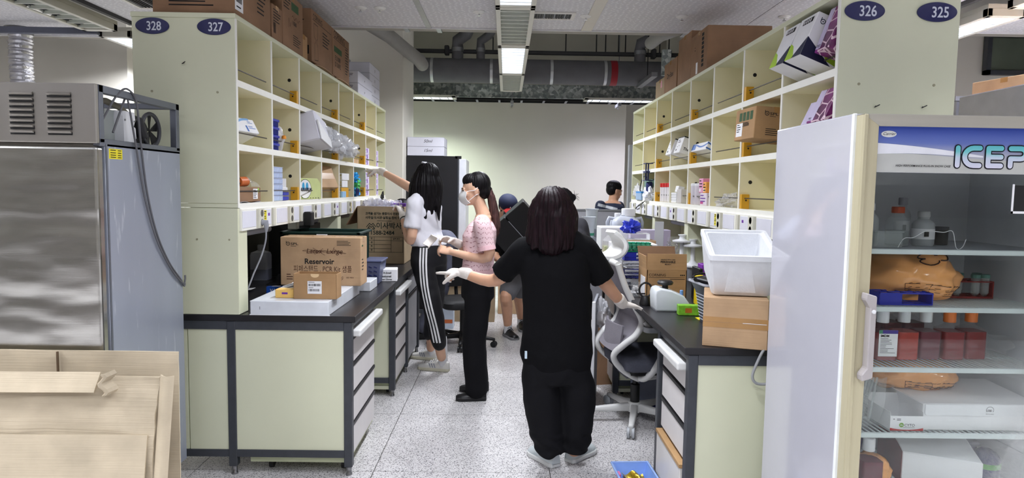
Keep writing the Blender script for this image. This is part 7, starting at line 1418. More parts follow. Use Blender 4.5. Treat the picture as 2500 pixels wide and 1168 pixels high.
def folds(amp, sx=6.0, sz=14.0, seed=0.0, slant=0.0):
    def f(c, n):
        p = Vector((c.x * sx + seed, c.y * sx, (c.z + slant * c.x) * sz))
        return amp * (mnoise.noise(p) + 0.5 * mnoise.noise(p * 2.1 + Vector((3.1, 0, 0))))
    return f
def eloft(mb, st, n=20):
    """st: list of (centre, u axis, v axis, ru, rv)"""
    return mb.loft([[Vector(c) + u * (ru * math.cos(2 * PI * k / n)) + v * (rv * math.sin(2 * PI * k / n)) for k in range(n)] for c, u, v, ru, rv in st])
def limb(mb, pts, radii, n=14, hint=(0, 0, 1), ends=True):
    """tapered limb through joints, with extra rings so it bends smoothly"""
    p = smooth_path(pts, 5); m = len(pts) - 1; r = []
    for i in range(len(p)):
        q = i / 5; a = min(int(q), m - 1) if m else 0; u = q - a
        r.append(radii[a] * (1 - u) + radii[min(a + 1, m)] * u)
    mb.tube(p, r, n, hint)
    mb.ell(p[0], (r[0],) * 3, 12, 8)
    if ends: mb.ell(p[-1], (r[-1],) * 3, 12, 8)
    return mb
def frame(fwd, tilt=0.0, roll=0.0):
    f = Vector(fwd).normalized(); u = Vector((0, 0, 1)); r = f.cross(u).normalized(); u = r.cross(f).normalized()
    if tilt: q = Matrix.Rotation(-tilt, 3, r); f = q @ f; u = q @ u
    if roll: q = Matrix.Rotation(roll, 3, f); r = q @ r; u = q @ u
    return r, f, u
def head(mb, c, fr, s=1.0):
    r, f, u = fr; c = Vector(c); R = Matrix((r, f, u)).transposed()
    def E(a, b, d, ra, rb, rc): mb.ell(c + r * a * s + f * b * s + u * d * s, (ra * s, rb * s, rc * s), 20, 14, R)
    E(0, -0.012, 0.025, 0.076, 0.094, 0.088); E(0, 0.018, -0.03, 0.060, 0.070, 0.080); E(0, 0.03, -0.075, 0.038, 0.045, 0.035); E(0, 0.058, -0.092, 0.022, 0.02, 0.018)
    E(0, 0.078, 0.012, 0.045, 0.016, 0.018); E(0, 0.092, -0.022, 0.009, 0.012, 0.024); E(0, 0.099, -0.034, 0.013, 0.014, 0.010); E(0, 0.084, -0.062, 0.022, 0.012, 0.007); E(0, 0.081, -0.072, 0.019, 0.012, 0.007)
    for q in (-1, 1):
        E(q * 0.035, 0.066, -0.025, 0.022, 0.02, 0.022); E(q * 0.073, -0.008, -0.012, 0.008, 0.018, 0.03); E(q * 0.077, -0.016, -0.004, 0.007, 0.012, 0.02)
def face_parts(par, c, fr, s=1.0, brow=None):
    r, f, u = fr; c = Vector(c)
    for q in (-1, 1):
        e = c + r * (q * 0.032 * s) + f * (0.079 * s) + u * (0.0 * s)
        R = Matrix((r, f, u)).transposed()
        ey = obj('eye', MB().ell(e, (0.014 * s, 0.009 * s, 0.0065 * s), 12, 8, R), M('eye_white', (226, 220, 214), 0.2), par, smooth=60)
        obj('iris', MB().ell(e + f * 0.0065 * s, (0.006 * s, 0.004 * s, 0.006 * s), 10, 8, R), M('iris_dark', (34, 22, 16), 0.15), ey, smooth=60)
        obj('eyelid', MB().tube([e + r * (q * x * s) + f * (y * s) + u * (z * s) for x, y, z in ((-0.015, 0.002, 0.001), (-0.006, 0.009, 0.007), (0.006, 0.008, 0.007), (0.016, -0.002, 0.0))], 0.0022 * s, 6), M('lash', (30, 22, 20), 0.6), par)
        obj('eyebrow', MB().tube([e + r * (q * x * s) + f * (y * s) + u * (z * s) for x, y, z in ((-0.015, 0.010, 0.016), (0.0, 0.010, 0.021), (0.018, 0.0, 0.017))], [0.0028 * s, 0.0035 * s, 0.0015 * s], 6), brow or M('brow', (44, 34, 30), 0.8), par)
def hand(mb, w, d, n, side, curl=(0.25, 0.3, 0.35, 0.4), thumb=(0.5, 0.2), s=1.0, fat=1.0, spread=0.1):
    """w wrist, d towards the fingers, n palm normal (fingers curl that way), side +1/-1 thumb side along d x n"""
    d = Vector(d).normalized(); n = Vector(n); n = (n - d * n.dot(d)).normalized(); t = d.cross(n) * side; w = Vector(w)
    st = []
    for a, ru, rv in ((-0.012, 0.024, 0.019), (0.0, 0.026, 0.019), (0.02, 0.031, 0.017), (0.05, 0.038, 0.0155), (0.078, 0.040, 0.013), (0.092, 0.036, 0.010)):
        st.append((w + d * a * s, t, n, ru * s * fat, rv * s * fat))
    eloft(mb, st, 16)
    for k, (off, ln, cu) in enumerate(((0.028, 0.072, curl[0]), (0.0095, 0.080, curl[1]), (-0.009, 0.074, curl[2]), (-0.027, 0.058, curl[3]))):
        p = w + d * (0.086 - 0.004 * abs(k - 1.3)) * s + t * off * s; dd = (d + t * (spread * (1.5 - k) / 1.5)).normalized(); pts = [p - dd * 0.02 * s]; a = 0.0; rad = [0.0095, 0.0095]; pts.append(p)
        for q, fr_ in enumerate((0.44, 0.31, 0.25)):
            a += cu * (1.0, 1.1, 0.8)[q]; p = p + (dd * math.cos(a) + n * math.sin(a)) * ln * fr_ * s; pts.append(p); rad.append((0.0088, 0.008, 0.0066)[q])
        limb(mb, pts, [x * s * fat for x in rad], 10)
    p = w + d * 0.022 * s + t * 0.024 * s; a0, a1 = thumb; pts = [p - d * 0.01 * s, p]; q = (d * 0.62 + t * 0.75 + n * a0).normalized(); p = p + q * 0.042 * s; pts.append(p); q = (d * 0.85 + t * 0.35 + n * (a0 + a1)).normalized(); p = p + q * 0.03 * s; pts.append(p); p = p + q * 0.025 * s; pts.append(p)
    limb(mb, pts, [x * s * fat for x in (0.014, 0.0145, 0.0115, 0.0105, 0.008)], 10)
def ribbon(par, me, pts, out, w, m, name, lift=0.002):
    """strip of cloth or print lying on a garment mesh"""
    bv = BVHTree.FromPolygons([v.co[:] for v in me.vertices], [p.vertices[:] for p in me.polygons]); P_ = []
    out = Vector(out).normalized()
    for p in pts:
        h = bv.ray_cast(Vector(p) + out * 0.5, -out)
        if h[0] is None: h = bv.find_nearest(Vector(p))
        P_.append((h[0], h[1]))
    b = MB(); L_, R_ = [], []
    for i, (p, n) in enumerate(P_):
        t = (P_[min(i + 1, len(P_) - 1)][0] - P_[max(i - 1, 0)][0]).normalized(); s_ = t.cross(n).normalized()
        L_.append(p + n * lift + s_ * w / 2); R_.append(p + n * lift - s_ * w / 2)
    for i in range(len(P_) - 1): b.add([L_[i], R_[i], R_[i + 1], L_[i + 1]], [(0, 1, 2, 3)])
    return obj(name, b, m, par)
def shoe(par, heel, toe, m, sole, s=1.0, name='shoe', hi=0.075, lace=None, w=0.044, stripes=None):
    h, t = Vector(heel), Vector(toe); d = (t - h); L_ = d.length; d.normalize(); r = d.cross(Z).normalized()
    b = MB(); st = [(0.0, 0.024, hi * 0.9), (0.06, 0.031, hi), (0.25, 0.034, hi * 1.02), (0.45, 0.036, hi * 0.9), (0.62, 0.041, hi * 0.68), (0.8, w, hi * 0.55), (0.93, w * 0.85, hi * 0.48), (1.0, w * 0.45, hi * 0.36)]
    rings = []
    for a, ww, hh in st:
        c = h + d * (L_ * a); rings.append([c + r * (ww * s * math.cos(q)) + Z * (0.018 + (hh - 0.012) * max(0, math.sin(q)) * 0.95 - 0.0 * math.cos(q)) for q in [2 * PI * k / 20 for k in range(20)]])
    o = obj(name, b.loft(rings), m, par, smooth=60)
    b = MB(); rings = []
    prof = [(h + d * (L_ * a), ww * s * 1.1) for a, ww, hh in st]
    up = [c + r * ww for c, ww in prof] + [c - r * ww for c, ww in reversed(prof)]
    obj('sole', b.loft([[p + Z * z for p in up] for z in (0.0, 0.026)]), sole, o, bevel=0.004)
    if lace:
        for a in (0.42, 0.5, 0.58):
            c = h + d * (L_ * a); z = hi * (1.55 - 1.25 * a) + 0.008
            obj('lace', MB().tube([c + r * 0.024 + Z * z * 0.9, c + Z * (z + 0.006), c - r * 0.024 + Z * z * 0.9], 0.003, 6), lace, o)
    if stripes:
        for q in (-1, 1):
            for k in range(3):
                a = 0.40 + 0.075 * k; c = h + d * (L_ * a) + r * (q * 0.0365 * s); obj('shoe_stripe', MB().hexa([c + Z * 0.03 - d * 0.005, c + Z * 0.03 + d * 0.005, c + r * q * 0.002 + Z * 0.03 + d * 0.005, c + r * q * 0.002 + Z * 0.03 - d * 0.005], [c - r * q * 0.012 + Z * 0.062 + d * 0.012, c - r * q * 0.012 + Z * 0.062 + d * 0.022, c - r * q * 0.009 + Z * 0.062 + d * 0.022, c - r * q * 0.009 + Z * 0.062 + d * 0.012]), stripes, o)
    return o
def torso_st(pel, wai, che, nek, r, w, dep, tw=1.0):
    f_ = lambda a: Vector(a)
    pel, wai, che, nek = map(Vector, (pel, wai, che, nek)); ax = (nek - pel).normalized(); v = ax.cross(r).normalized(); r = Vector(r)
    top = che.lerp(nek, 0.55)
    return [(pel - ax * 0.10, r, v, w[0] * 0.86, dep[0] * 0.8), (pel, r, v, w[0], dep[0]), (pel.lerp(wai, 0.55), r, v, (w[0] + w[1]) / 2, (dep[0] + dep[1]) / 2), (wai, r, v, w[1], dep[1]), (wai.lerp(che, 0.5), r, v, (w[1] + w[2]) / 2, (dep[1] + dep[2]) / 2), (che, r, v, w[2], dep[2]), (top, r, v, w[2] * 0.94, dep[2] * 0.86), (che.lerp(nek, 0.85), r, v, w[2] * 0.66, dep[2] * 0.62), (nek, r, v, 0.058, 0.058)]
SKIN = M('skin_light', (222, 178, 150), 0.5, var=0.04, scale=20, sss=0.12); SKIN2 = M('skin_tan', (206, 158, 128), 0.5, var=0.04, scale=20, sss=0.12)
def hair_mat(name, rgb, sc=(30, 30, 2.2)):
    if name in MATS: return MATS[name]
    m, n, L, b = nodes_mat(name); tc = n.new('ShaderNodeTexCoord'); mp = n.new('ShaderNodeMapping'); mp.inputs['Scale'].default_value = sc; L.new(tc.outputs['Object'], mp.inputs[0])
    nz = n.new('ShaderNodeTexNoise'); nz.inputs['Scale'].default_value = 5; nz.inputs['Detail'].default_value = 6; L.new(mp.outputs[0], nz.inputs['Vector'])
    c = np.array(rgb, float); r = ramp(n, [(0.35, tuple(c * 0.55)), (0.65, tuple(np.minimum(c * 1.5 + 4, 255)))]); L.new(nz.outputs['Fac'], r.inputs[0]); L.new(r.outputs[0], b.inputs['Base Color'])
    bp = n.new('ShaderNodeBump'); bp.inputs['Strength'].default_value = 0.5; bp.inputs['Distance'].default_value = 0.004; L.new(nz.outputs['Fac'], bp.inputs['Height']); L.new(bp.outputs[0], b.inputs['Normal']); b.inputs['Roughness'].default_value = 0.46; b.inputs['Specular IOR Level'].default_value = 0.14
    return m
HAIRB = hair_mat('hair_black', (14, 12, 14)); HAIRR = hair_mat('hair_dark_plum', (22, 11, 15))
GLOVE = M('glove_latex', (224, 216, 208), 0.5, var=0.04, scale=40, bump=0.12, bscale=90)
def strands(par, paths, r, m, name='hair_strand'):
    for p in paths: obj(name, MB().tube(smooth_path(p, 5), [r * (1 - 0.8 * k / (len(p) * 5)) for k in range((len(p) - 1) * 5 + 1)], 5), m, par, smooth=60)
def hairdisp(c0, amp=0.004, k=34):
    def f(c, n):
        a = math.atan2(c.y - c0[1], c.x - c0[0]); return amp * (math.sin(a * k + 6 * mnoise.noise(c * 7)) * 0.5 + mnoise.noise(Vector((a * 9, c.z * 3, 0.4))) )
    return f
J = lambda px, py, y: P(px, py, y=y)
BLACKC = M('cotton_black', (11, 11, 14), 0.9, spec=0.2, var=0.08, scale=30, sheen=0.0, bump=0.05, bscale=300)
# ----------------------------------------------------------------- woman in black, seen from behind
t = thing('person', 'person in a black t-shirt and wide black trousers, seen from behind, pointing left', 'person', (0.30, 3.45, 0)); ip = Vector((-0.30, -3.45, 0))
def W(o): o.location = ip; return o
y0 = 3.45; r, f, u = frame((0.05, 1, 0)); hc = J(1347, 517, y0); nk = J(1351, 590, y0); ch = J(1356, 668, y0); wa = J(1360, 770, y0); pe = J(1358, 860, y0)
sl, sr = J(1283, 606, y0 + 0.01), J(1424, 604, y0 + 0.02); el, wl = J(1212, 684, y0 + 0.12), J(1128, 666, y0 + 0.20); er = J(1478, 692, y0 + 0.07); wr = J(1520, 742, 3.60)
b = MB(); head(b, hc, frame((0.05, 1, 0), 0.12), 0.98); limb(b, [hc - u * 0.06 - f * 0.01, nk + u * 0.02, nk - u * 0.03], [0.05, 0.05, 0.056])
eloft(b, torso_st(pe, wa, ch, nk, r, (0.155, 0.125, 0.15), (0.10, 0.088, 0.10)))
limb(b, [sl, el, wl], [0.046, 0.038, 0.025]); limb(b, [sr, er, wr], [0.046, 0.040, 0.026])
hl, hr = pe + r * -0.08 - u * 0.06, pe + r * 0.08 - u * 0.06
kl, kr = J(1328, 985, y0), J(1412, 985, y0); al, ar = J(1345, 1105, y0), J(1402, 1098, y0 + 0.03)
limb(b, [hl, kl, al], [0.085, 0.06, 0.04]); limb(b, [hr, kr, ar], [0.085, 0.06, 0.04])
dl = (J(1065, 660, y0 + 0.28) - wl); hand(b, wl, dl, Vector((0, 0.3, -1)), 1, (0.02, 0.9, 1.0, 1.1), (0.3, 0.4), 0.94); hand(b, wr, Vector((0.8, 0.45, -0.22)), Vector((0.0, 0, -1)), 1, (0.10, 0.08, 0.1, 0.16), (0.1, 0.1), 0.94, spread=0.25)
W(link('body', remesh(b, 0.0055, 'body', 3), SKIN2, t))
face_parts(t, hc + ip, frame((0.05, 1, 0), 0.12), 0.98)
b = MB(); eloft(b, torso_st(pe - u * 0.005, wa, ch, nk - u * 0.012, r, (0.198, 0.182, 0.184), (0.140, 0.124, 0.128)), 28); limb(b, [sl + r * 0.05 - u * 0.01, sl - r * 0.005, sl.lerp(el, 0.45), sl.lerp(el, 0.80)], [0.066, 0.066, 0.07, 0.072], ends=False); limb(b, [sr - r * 0.05 - u * 0.01, sr + r * 0.005, sr.lerp(er, 0.4), sr.lerp(er, 0.88)], [0.066, 0.066, 0.072, 0.076], ends=False)
b.tube([J(1292, 596, y0), J(1318, 580, y0), nk + u * 0.012, J(1388, 580, y0), J(1414, 596, y0)], [0.05, 0.055, 0.066, 0.055, 0.05], 14)
W(link('t_shirt', remesh(b, 0.009, 't_shirt', 8, folds(0.014, 4, 6, 2, 0.5)), BLACKC, t))
b = MB(); eloft(b, [(pe + u * 0.02, r, f, 0.165, 0.115), (pe - u * 0.04, r, f, 0.175, 0.125), (pe - u * 0.11, r, f, 0.178, 0.122), (pe - u * 0.16, r, f, 0.172, 0.115)], 24)
limb(b, [hl + r * 0.0, J(1322, 960, y0), J(1334, 1040, y0 - 0.01), J(1344, 1108, y0 - 0.02)], [0.098, 0.104, 0.092, 0.080], 18, ends=False); limb(b, [hr, J(1412, 960, y0), J(1409, 1040, y0), J(1404, 1101, y0 + 0.01)], [0.096, 0.097, 0.084, 0.074], 18, ends=False)
trm = remesh(b, 0.009, 'trousers', 8, lambda c, n: folds(0.012, 6, 7, 5, -0.6)(c, n) + (0.005 * math.sin(c.z * 80 + c.x * 34 + 3 * mnoise.noise(c * 9)) if c.z < 0.2 else 0)); W(link('trousers', trm, M('trouser_black', (13, 13, 17), 0.85, spec=0.25, var=0.08, scale=40), t))
lt_ = ip + J(1284, 868, y0 - 0.145); obj('side_tag', MB().box(lt_.x - 0.006, lt_.x + 0.006, lt_.y - 0.004, lt_.y + 0.02, lt_.z - 0.017, lt_.z + 0.017), M('tag_pale', (200, 220, 232), 0.6), t)
b = MB(); R_ = Matrix((r, f, u)).transposed(); b.ell(hc + u * 0.032 - f * 0.014, (0.098, 0.112, 0.103), 24, 16, R_)
for k in range(13):
    a = -2.35 + 4.7 * k / 12; d = r * math.sin(a) - f * math.cos(a); top = hc + u * 0.04 + d * 0.075; mid = hc - u * 0.03 + d * (0.092 + 0.008 * math.sin(k * 2.1)) + r * 0.004; low = hc - u * (0.172 + 0.012 * math.sin(k * 1.7)) + d * (0.116 if abs(a) < 1.9 else 0.09) - r * 0.006
    limb(b, [top, mid, low], [0.036, 0.042, 0.02], 10)
limb(b, [hc - u * 0.05 - f * 0.05, hc - u * 0.16 - f * 0.06], [0.08, 0.075], 14)
W(link('hair', remesh(b, 0.006, 'hair', 8, hairdisp(hc, 0.004)), HAIRR, t))
b = MB(); hand(b, wl, dl, Vector((0, 0.3, -1)), 1, (0.02, 0.9, 1.0, 1.1), (0.3, 0.4), 0.97, 1.13); limb(b, [wl + (el - wl).normalized() * 0.035, wl], [0.034, 0.03], 14); W(link('glove', remesh(b, 0.004, 'glove', 3), GLOVE, t))
b = MB(); hand(b, wr, Vector((0.8, 0.45, -0.22)), Vector((0.0, 0, -1)), 1, (0.10, 0.08, 0.1, 0.16), (0.1, 0.1), 0.97, 1.13, 0.25); limb(b, [wr + (er - wr).normalized() * 0.04, wr], [0.036, 0.031], 14); W(link('glove', remesh(b, 0.004, 'glove', 3), GLOVE, t))
SNK = M('sneaker_pale', (206, 214, 216), 0.5, dirt=((168, 180, 184), 12, 0.5)); SOLE = M('sole_white', (226, 228, 226), 0.5)
fa, fb = P(1358, 1143, z=0), P(1388, 1131, z=0); shoe(t, Vector((fa.x, fa.y, 0)) + ip, Vector((fa.x - 0.125, fa.y + 0.205, 0)) + ip, SNK, SOLE, 1.12, hi=0.09); shoe(t, Vector((fb.x, fb.y, 0)) + ip, Vector((fb.x + 0.15, fb.y + 0.18, 0)) + ip, SNK, SOLE, 1.12, hi=0.09)
# ----------------------------------------------------------------- woman in pink knit top, facing left
y0 = 4.65; t = thing('person', 'person in a pale pink knit top and white mask, facing left, pulling on a glove', 'person', (-0.19, 4.65, 0)); ip = Vector((0.19, -4.65, 0))
r, f, u = frame((-1, -0.06, 0)); HF = frame((-1, -0.10, 0), 0.12); hc = J(1158, 464, y0); nk = J(1181, 527, y0); ch = J(1170, 580, y0); wa = J(1168, 640, y0); pe = J(1167, 694, y0)
sn, sf = nk + Vector((-0.005, -0.155, -0.05)), nk + Vector((0.0, 0.155, -0.05)); en, wn_ = J(1192, 628, y0 - 0.17), J(1103, 616, y0 - 0.08); ef, wf = J(1172, 622, y0 + 0.2), J(1108, 590, y0 + 0.04)
b = MB(); head(b, hc, HF, 0.96); limb(b, [hc - u * 0.05 + Vector((0.02, 0, 0)), nk.lerp(hc, 0.35), nk], [0.046, 0.044, 0.052]); eloft(b, torso_st(pe, wa, ch, nk, r, (0.15, 0.12, 0.14), (0.095, 0.083, 0.095)))
limb(b, [sn, en, wn_], [0.044, 0.038, 0.024]); limb(b, [sf, ef, wf], [0.044, 0.038, 0.024])
h1, h2 = pe - r * 0.075 - u * 0.06, pe + r * 0.075 - u * 0.06; a1, a2 = J(1163, 955, y0 - 0.09), J(1166, 935, y0 + 0.10); k1, k2 = h1.lerp(a1, 0.5) + f * 0.02, h2.lerp(a2, 0.5) + f * 0.02
limb(b, [h1, k1, a1], [0.08, 0.058, 0.04]); limb(b, [h2, k2, a2], [0.08, 0.058, 0.04])
dn = J(1064, 605, y0 - 0.05) - wn_; df = J(1062, 577, y0 - 0.03) - wf
hand(b, wn_, dn, Vector((0.1, 0.55, -0.6)), -1, (0.45, 0.6, 0.7, 0.8), (0.6, 0.3), 0.94); hand(b, wf, df, Vector((0.05, -0.5, -0.75)), 1, (0.4, 0.5, 0.65, 0.7), (0.6, 0.3), 0.94)
W(link('body', remesh(b, 0.0048, 'body', 3), SKIN, t)); face_parts(t, hc + ip, HF, 0.96)
m, n, L, bb = nodes_mat('pink_knit'); tc = n.new('ShaderNodeTexCoord'); sp = n.new('ShaderNodeSeparateXYZ'); L.new(tc.outputs['Object'], sp.inputs[0])
def mth(op, x, y=None, z=None):
    k = n.new('ShaderNodeMath'); k.operation = op
    for i, w in enumerate((x, y, z)):
        if w is None: continue
        if isinstance(w, (int, float)): k.inputs[i].default_value = w
        else: L.new(w, k.inputs[i])
    return k.outputs[0]
uu = mth('FRACT', mth('MULTIPLY', mth('MULTIPLY_ADD', sp.outputs[1], 0.8, sp.outputs[0]), 24.0)); tri = mth('MULTIPLY', mth('ABSOLUTE', mth('SUBTRACT', uu, 0.5)), 2.0)
ln = mth('FRACT', mth('MULTIPLY_ADD', tri, 0.55, mth('MULTIPLY', sp.outputs[2], 30.0))); hole = mth('MULTIPLY', mth('LESS_THAN', ln, 0.2), mth('GREATER_THAN', mth('FRACT', mth('MULTIPLY', tri, 1.6)), 0.35))
v = n.new('ShaderNodeMixRGB'); L.new(hole, v.inputs[0]); v.inputs[1].default_value = (*s2l((240, 208, 213)), 1); v.inputs[2].default_value = (*s2l((186, 136, 142)), 1); L.new(v.outputs[0], bb.inputs['Base Color'])
bp = n.new('ShaderNodeBump'); bp.inputs['Strength'].default_value = 0.5; bp.inputs['Distance'].default_value = 0.004; bp.invert = True; L.new(hole, bp.inputs['Height']); L.new(bp.outputs[0], bb.inputs['Normal']); bb.inputs['Roughness'].default_value = 0.85
b = MB(); st_ = torso_st(pe + u * 0.075, wa + u * 0.01, ch, nk - u * 0.03, r, (0.152, 0.15, 0.155), (0.122, 0.112, 0.122)); eloft(b, st_[1:], 26); limb(b, [sn + Vector((0, 0.05, 0.0)), sn + Vector((0, -0.005, 0.0)), sn.lerp(en, 0.4), sn.lerp(en, 0.74)], [0.06, 0.062, 0.066, 0.062], ends=False); limb(b, [sf - Vector((0, 0.05, 0)), sf + Vector((0, 0.005, 0)), sf.lerp(ef, 0.4), sf.lerp(ef, 0.74)], [0.06, 0.062, 0.066, 0.062], ends=False)
W(link('knit_top', remesh(b, 0.0075, 'knit_top', 8, folds(0.005, 5, 6, 8)), m, t))
PINKR = M('pink_rib', (240, 198, 204), 0.85, var=0.06, scale=200, stretch=(1, 1, 0.05))
q = sn.lerp(en, 0.735); dd = (en - sn).normalized(); b = MB(); b.tube([q + ip - dd * 0.014, q + ip + dd * 0.014], 0.0625, 20); obj('sleeve_band', b, PINKR, t, smooth=50); b = MB(); eloft(b, [(pe + u * 0.075 + ip, r, f, 0.15, 0.118), (pe + u * 0.115 + ip, r, f, 0.156, 0.125)], 26); obj('waist_band', b, PINKR, t, smooth=50)
b = MB(); eloft(b, [(pe + u * 0.10, r, f, 0.145, 0.105), (pe - u * 0.02, r, f, 0.16, 0.118), (pe - u * 0.10, r, f, 0.165, 0.118)], 24); limb(b, [h1, k1 + f * 0.0, a1 + u * 0.02], [0.095, 0.083, 0.082], 18); limb(b, [h2, k2, a2 + u * 0.02], [0.095, 0.083, 0.082], 18)
W(link('trousers', remesh(b, 0.009, 'trousers', 8, folds(0.008, 6, 5, 4, 0.3)), MATS['trouser_black'], t))
# hair: smooth cap and ponytail
R_ = Matrix((HF[0], HF[1], HF[2])).transposed(); b = MB(); b.ell(hc + HF[2] * 0.040 - HF[1] * 0.034, (0.082, 0.088, 0.088), 24, 16, R_); b.ell(hc + HF[2] * 0.068 + HF[1] * 0.018, (0.066, 0.060, 0.052), 20, 12, R_); b.ell(hc - HF[1] * 0.06 - HF[2] * 0.015, (0.068, 0.055, 0.06), 18, 12, R_)
pt = hc - HF[1] * 0.108 - HF[2] * 0.01; limb(b, [hc - HF[1] * 0.07, pt], [0.04, 0.02])
W(link('hair', remesh(b, 0.005, 'hair', 5, hairdisp(hc, 0.0022, 26)), HAIRB, t))
b = MB(); limb(b, [pt, J(1199, 482, y0 + 0.01), J(1207, 520, y0 + 0.01), J(1213, 556, y0), J(1212, 580, y0)], [0.016, 0.030, 0.034, 0.026, 0.006], 14); W(link('ponytail', remesh(b, 0.005, 'ponytail', 4, hairdisp((pt.x, pt.y), 0.003, 20)), hair_mat('hair_brown', (58, 40, 38)), t))
obj('hair_tie', MB().tube([pt + ip + HF[0] * 0.017 * math.cos(a) + HF[2] * 0.017 * math.sin(a) for a in [2 * PI * k / 14 for k in range(14)]], 0.004, 6, close=True), BLACK, t)
# mask
b = MB(); rows = []
for k in range(9):
    q = -1 + k / 4; lat = 0.066 * q; row = []
    for z, fw in ((0.008, 0.086), (-0.02, 0.108), (-0.048, 0.118), (-0.078, 0.103), (-0.104, 0.07)):
        g = fw * (1 - 0.42 * abs(q) ** 1.6) if z != 0.008 else fw * (1 - 0.30 * q * q); zz = z * (1 - 0.28 * abs(q)) - 0.012 * abs(q); row.append(hc + ip + HF[0] * lat + HF[1] * g + HF[2] * zz)
    rows.append(row)
mk = obj('face_mask', MB().sheet(lambda a, c: rows[min(int(a * 8 + 0.5), 8)][min(int(c * 4 + 0.5), 4)], 8, 4, 0.003), M('mask_white', (236, 236, 236), 0.7), t, smooth=80)
for q in (-1, 1):
    e = hc + ip + HF[0] * (q * 0.079) - HF[1] * 0.022
    for z in (-0.005, -0.075): obj('ear_loop', MB().tube([hc + ip + HF[0] * (q * 0.064) + HF[1] * 0.055 + HF[2] * z, e.lerp(hc + ip + HF[0] * (q * 0.078) + HF[1] * 0.02, 0.5) + HF[2] * z * 0.5, e + HF[2] * (0.016 if z > -0.01 else -0.03)], 0.0018, 6), PAPER, mk)
b = MB(); hand(b, wf, df, Vector((0.05, -0.5, -0.75)), 1, (0.4, 0.5, 0.65, 0.7), (0.6, 0.3), 0.97, 1.13); limb(b, [wf + (ef - wf).normalized() * 0.05, wf], [0.034, 0.03], 14); W(link('glove', remesh(b, 0.0042, 'glove', 3), GLOVE, t))
g0 = J(1066, 588, y0 - 0.03); tag(obj('loose_glove', MB().sheet(lambda a, c: (g0.x - 0.06 * a - 0.025 * c + 0.012 * math.sin(5 * c), g0.y + 0.02 * math.sin(4 * a), g0.z + 0.01 - 0.065 * a + 0.035 * c), 8, 6, 0.006), GLOVE, smooth=60), 'limp cream latex glove held by the person in pink', 'glove')
SHB = M('shoe_black', (18, 18, 20), 0.4)
for q, (px, py, yy) in enumerate(((1194, 974, y0 - 0.09), (1200, 944, y0 + 0.11))): a = P(px, py, z=0.01); shoe(t, Vector((a.x - 0.02, y0 + (-0.10, 0.12)[q], 0)) + ip, Vector((a.x - 0.235, y0 + (-0.115, 0.10)[q], 0)) + ip, SHB, M('sole_black', (26, 26, 28), 0.6), 1.0, hi=0.07)
# ----------------------------------------------------------------- woman in white t-shirt, striped track trousers
y0 = 5.30; t = thing('person', 'person in a white t-shirt and black three-stripe trousers reaching to the shelf', 'person', (-0.60, 5.30, 0)); ip = Vector((0.60, -5.30, 0))
r, f, u = frame((-0.8, 0.6, 0)); HF = frame((-0.75, 0.66, 0), 0.05); hc = J(1041, 437, y0); nk = J(1042, 484, y0); ch = J(1036, 520, y0); wa = J(1036, 570, y0); pe = J(1047, 618, y0)
sl, sr = J(1014, 494, y0 - 0.13), J(1050, 488, y0 + 0.14); el, wl = J(1002, 588, y0 - 0.17), J(983, 524, y0 + 0.06); er, wr = J(990, 452, y0 + 0.36), J(930, 418, y0 + 0.55)
b = MB(); head(b, hc, HF, 0.98); limb(b, [hc - u * 0.06, nk - u * 0.02], [0.048, 0.052]); eloft(b, torso_st(pe, wa, ch, nk, r, (0.155, 0.125, 0.148), (0.10, 0.085, 0.098)))
limb(b, [sl, el, wl], [0.046, 0.038, 0.026]); limb(b, [sr, er, wr], [0.046, 0.040, 0.027])
h1, h2 = pe - r * 0.08 - u * 0.06, pe + r * 0.08 - u * 0.06; a1, a2 = J(1078, 872, 5.24), J(1052, 850, 5.60); k1, k2 = J(1056, 748, 5.20), J(1060, 740, 5.46)
limb(b, [h1, k1, a1], [0.085, 0.062, 0.038]); limb(b, [h2, k2, a2], [0.085, 0.062, 0.038])
dl, dr_ = J(971, 496, y0 + 0.16) - wl, J(893, 414, y0 + 0.62) - wr
hand(b, wl, dl, Vector((-0.6, 0.3, -0.4)), -1, (0.5, 0.6, 0.7, 0.7), (0.6, 0.3), 0.96); hand(b, wr, dr_, Vector((-0.2, 0.1, -1)), 1, (0.12, 0.5, 0.7, 0.8), (0.5, 0.3), 0.96)
W(link('body', remesh(b, 0.006, 'body', 3), SKIN, t)); face_parts(t, hc + ip, HF, 0.98)
b = MB(); st_ = torso_st(pe + u * 0.06, wa + u * 0.02, ch, nk - u * 0.02, r, (0.168, 0.160, 0.168), (0.125, 0.115, 0.125)); eloft(b, st_[1:], 26); limb(b, [sl + r * 0.05, sl - r * 0.005, sl.lerp(el, 0.4), sl.lerp(el, 0.68)], [0.06, 0.062, 0.066, 0.066], ends=False); limb(b, [sr - r * 0.05, sr, sr.lerp(er, 0.3), sr.lerp(er, 0.45)], [0.06, 0.062, 0.064, 0.064], ends=False)
W(link('t_shirt', remesh(b, 0.0085, 't_shirt', 7, folds(0.011, 5, 9, 12, 0.9)), M('cotton_white', (230, 230, 238), 0.8, var=0.03), t))
b = MB(); eloft(b, [(pe + u * 0.08, r, f, 0.15, 0.115), (pe - u * 0.0, r, f, 0.165, 0.128), (pe - u * 0.10, r, f, 0.17, 0.122)], 24); e1, e2 = J(1072, 838, 5.22), J(1050, 815, 5.56)
limb(b, [h1, k1, e1], [0.098, 0.078, 0.062], 18); limb(b, [h2, k2, e2], [0.098, 0.078, 0.062], 18)
trm = remesh(b, 0.009, 'trousers', 8, folds(0.007, 7, 9, 21)); W(link('trousers', trm, M('track_black', (14, 14, 20), 0.6, var=0.08), t))
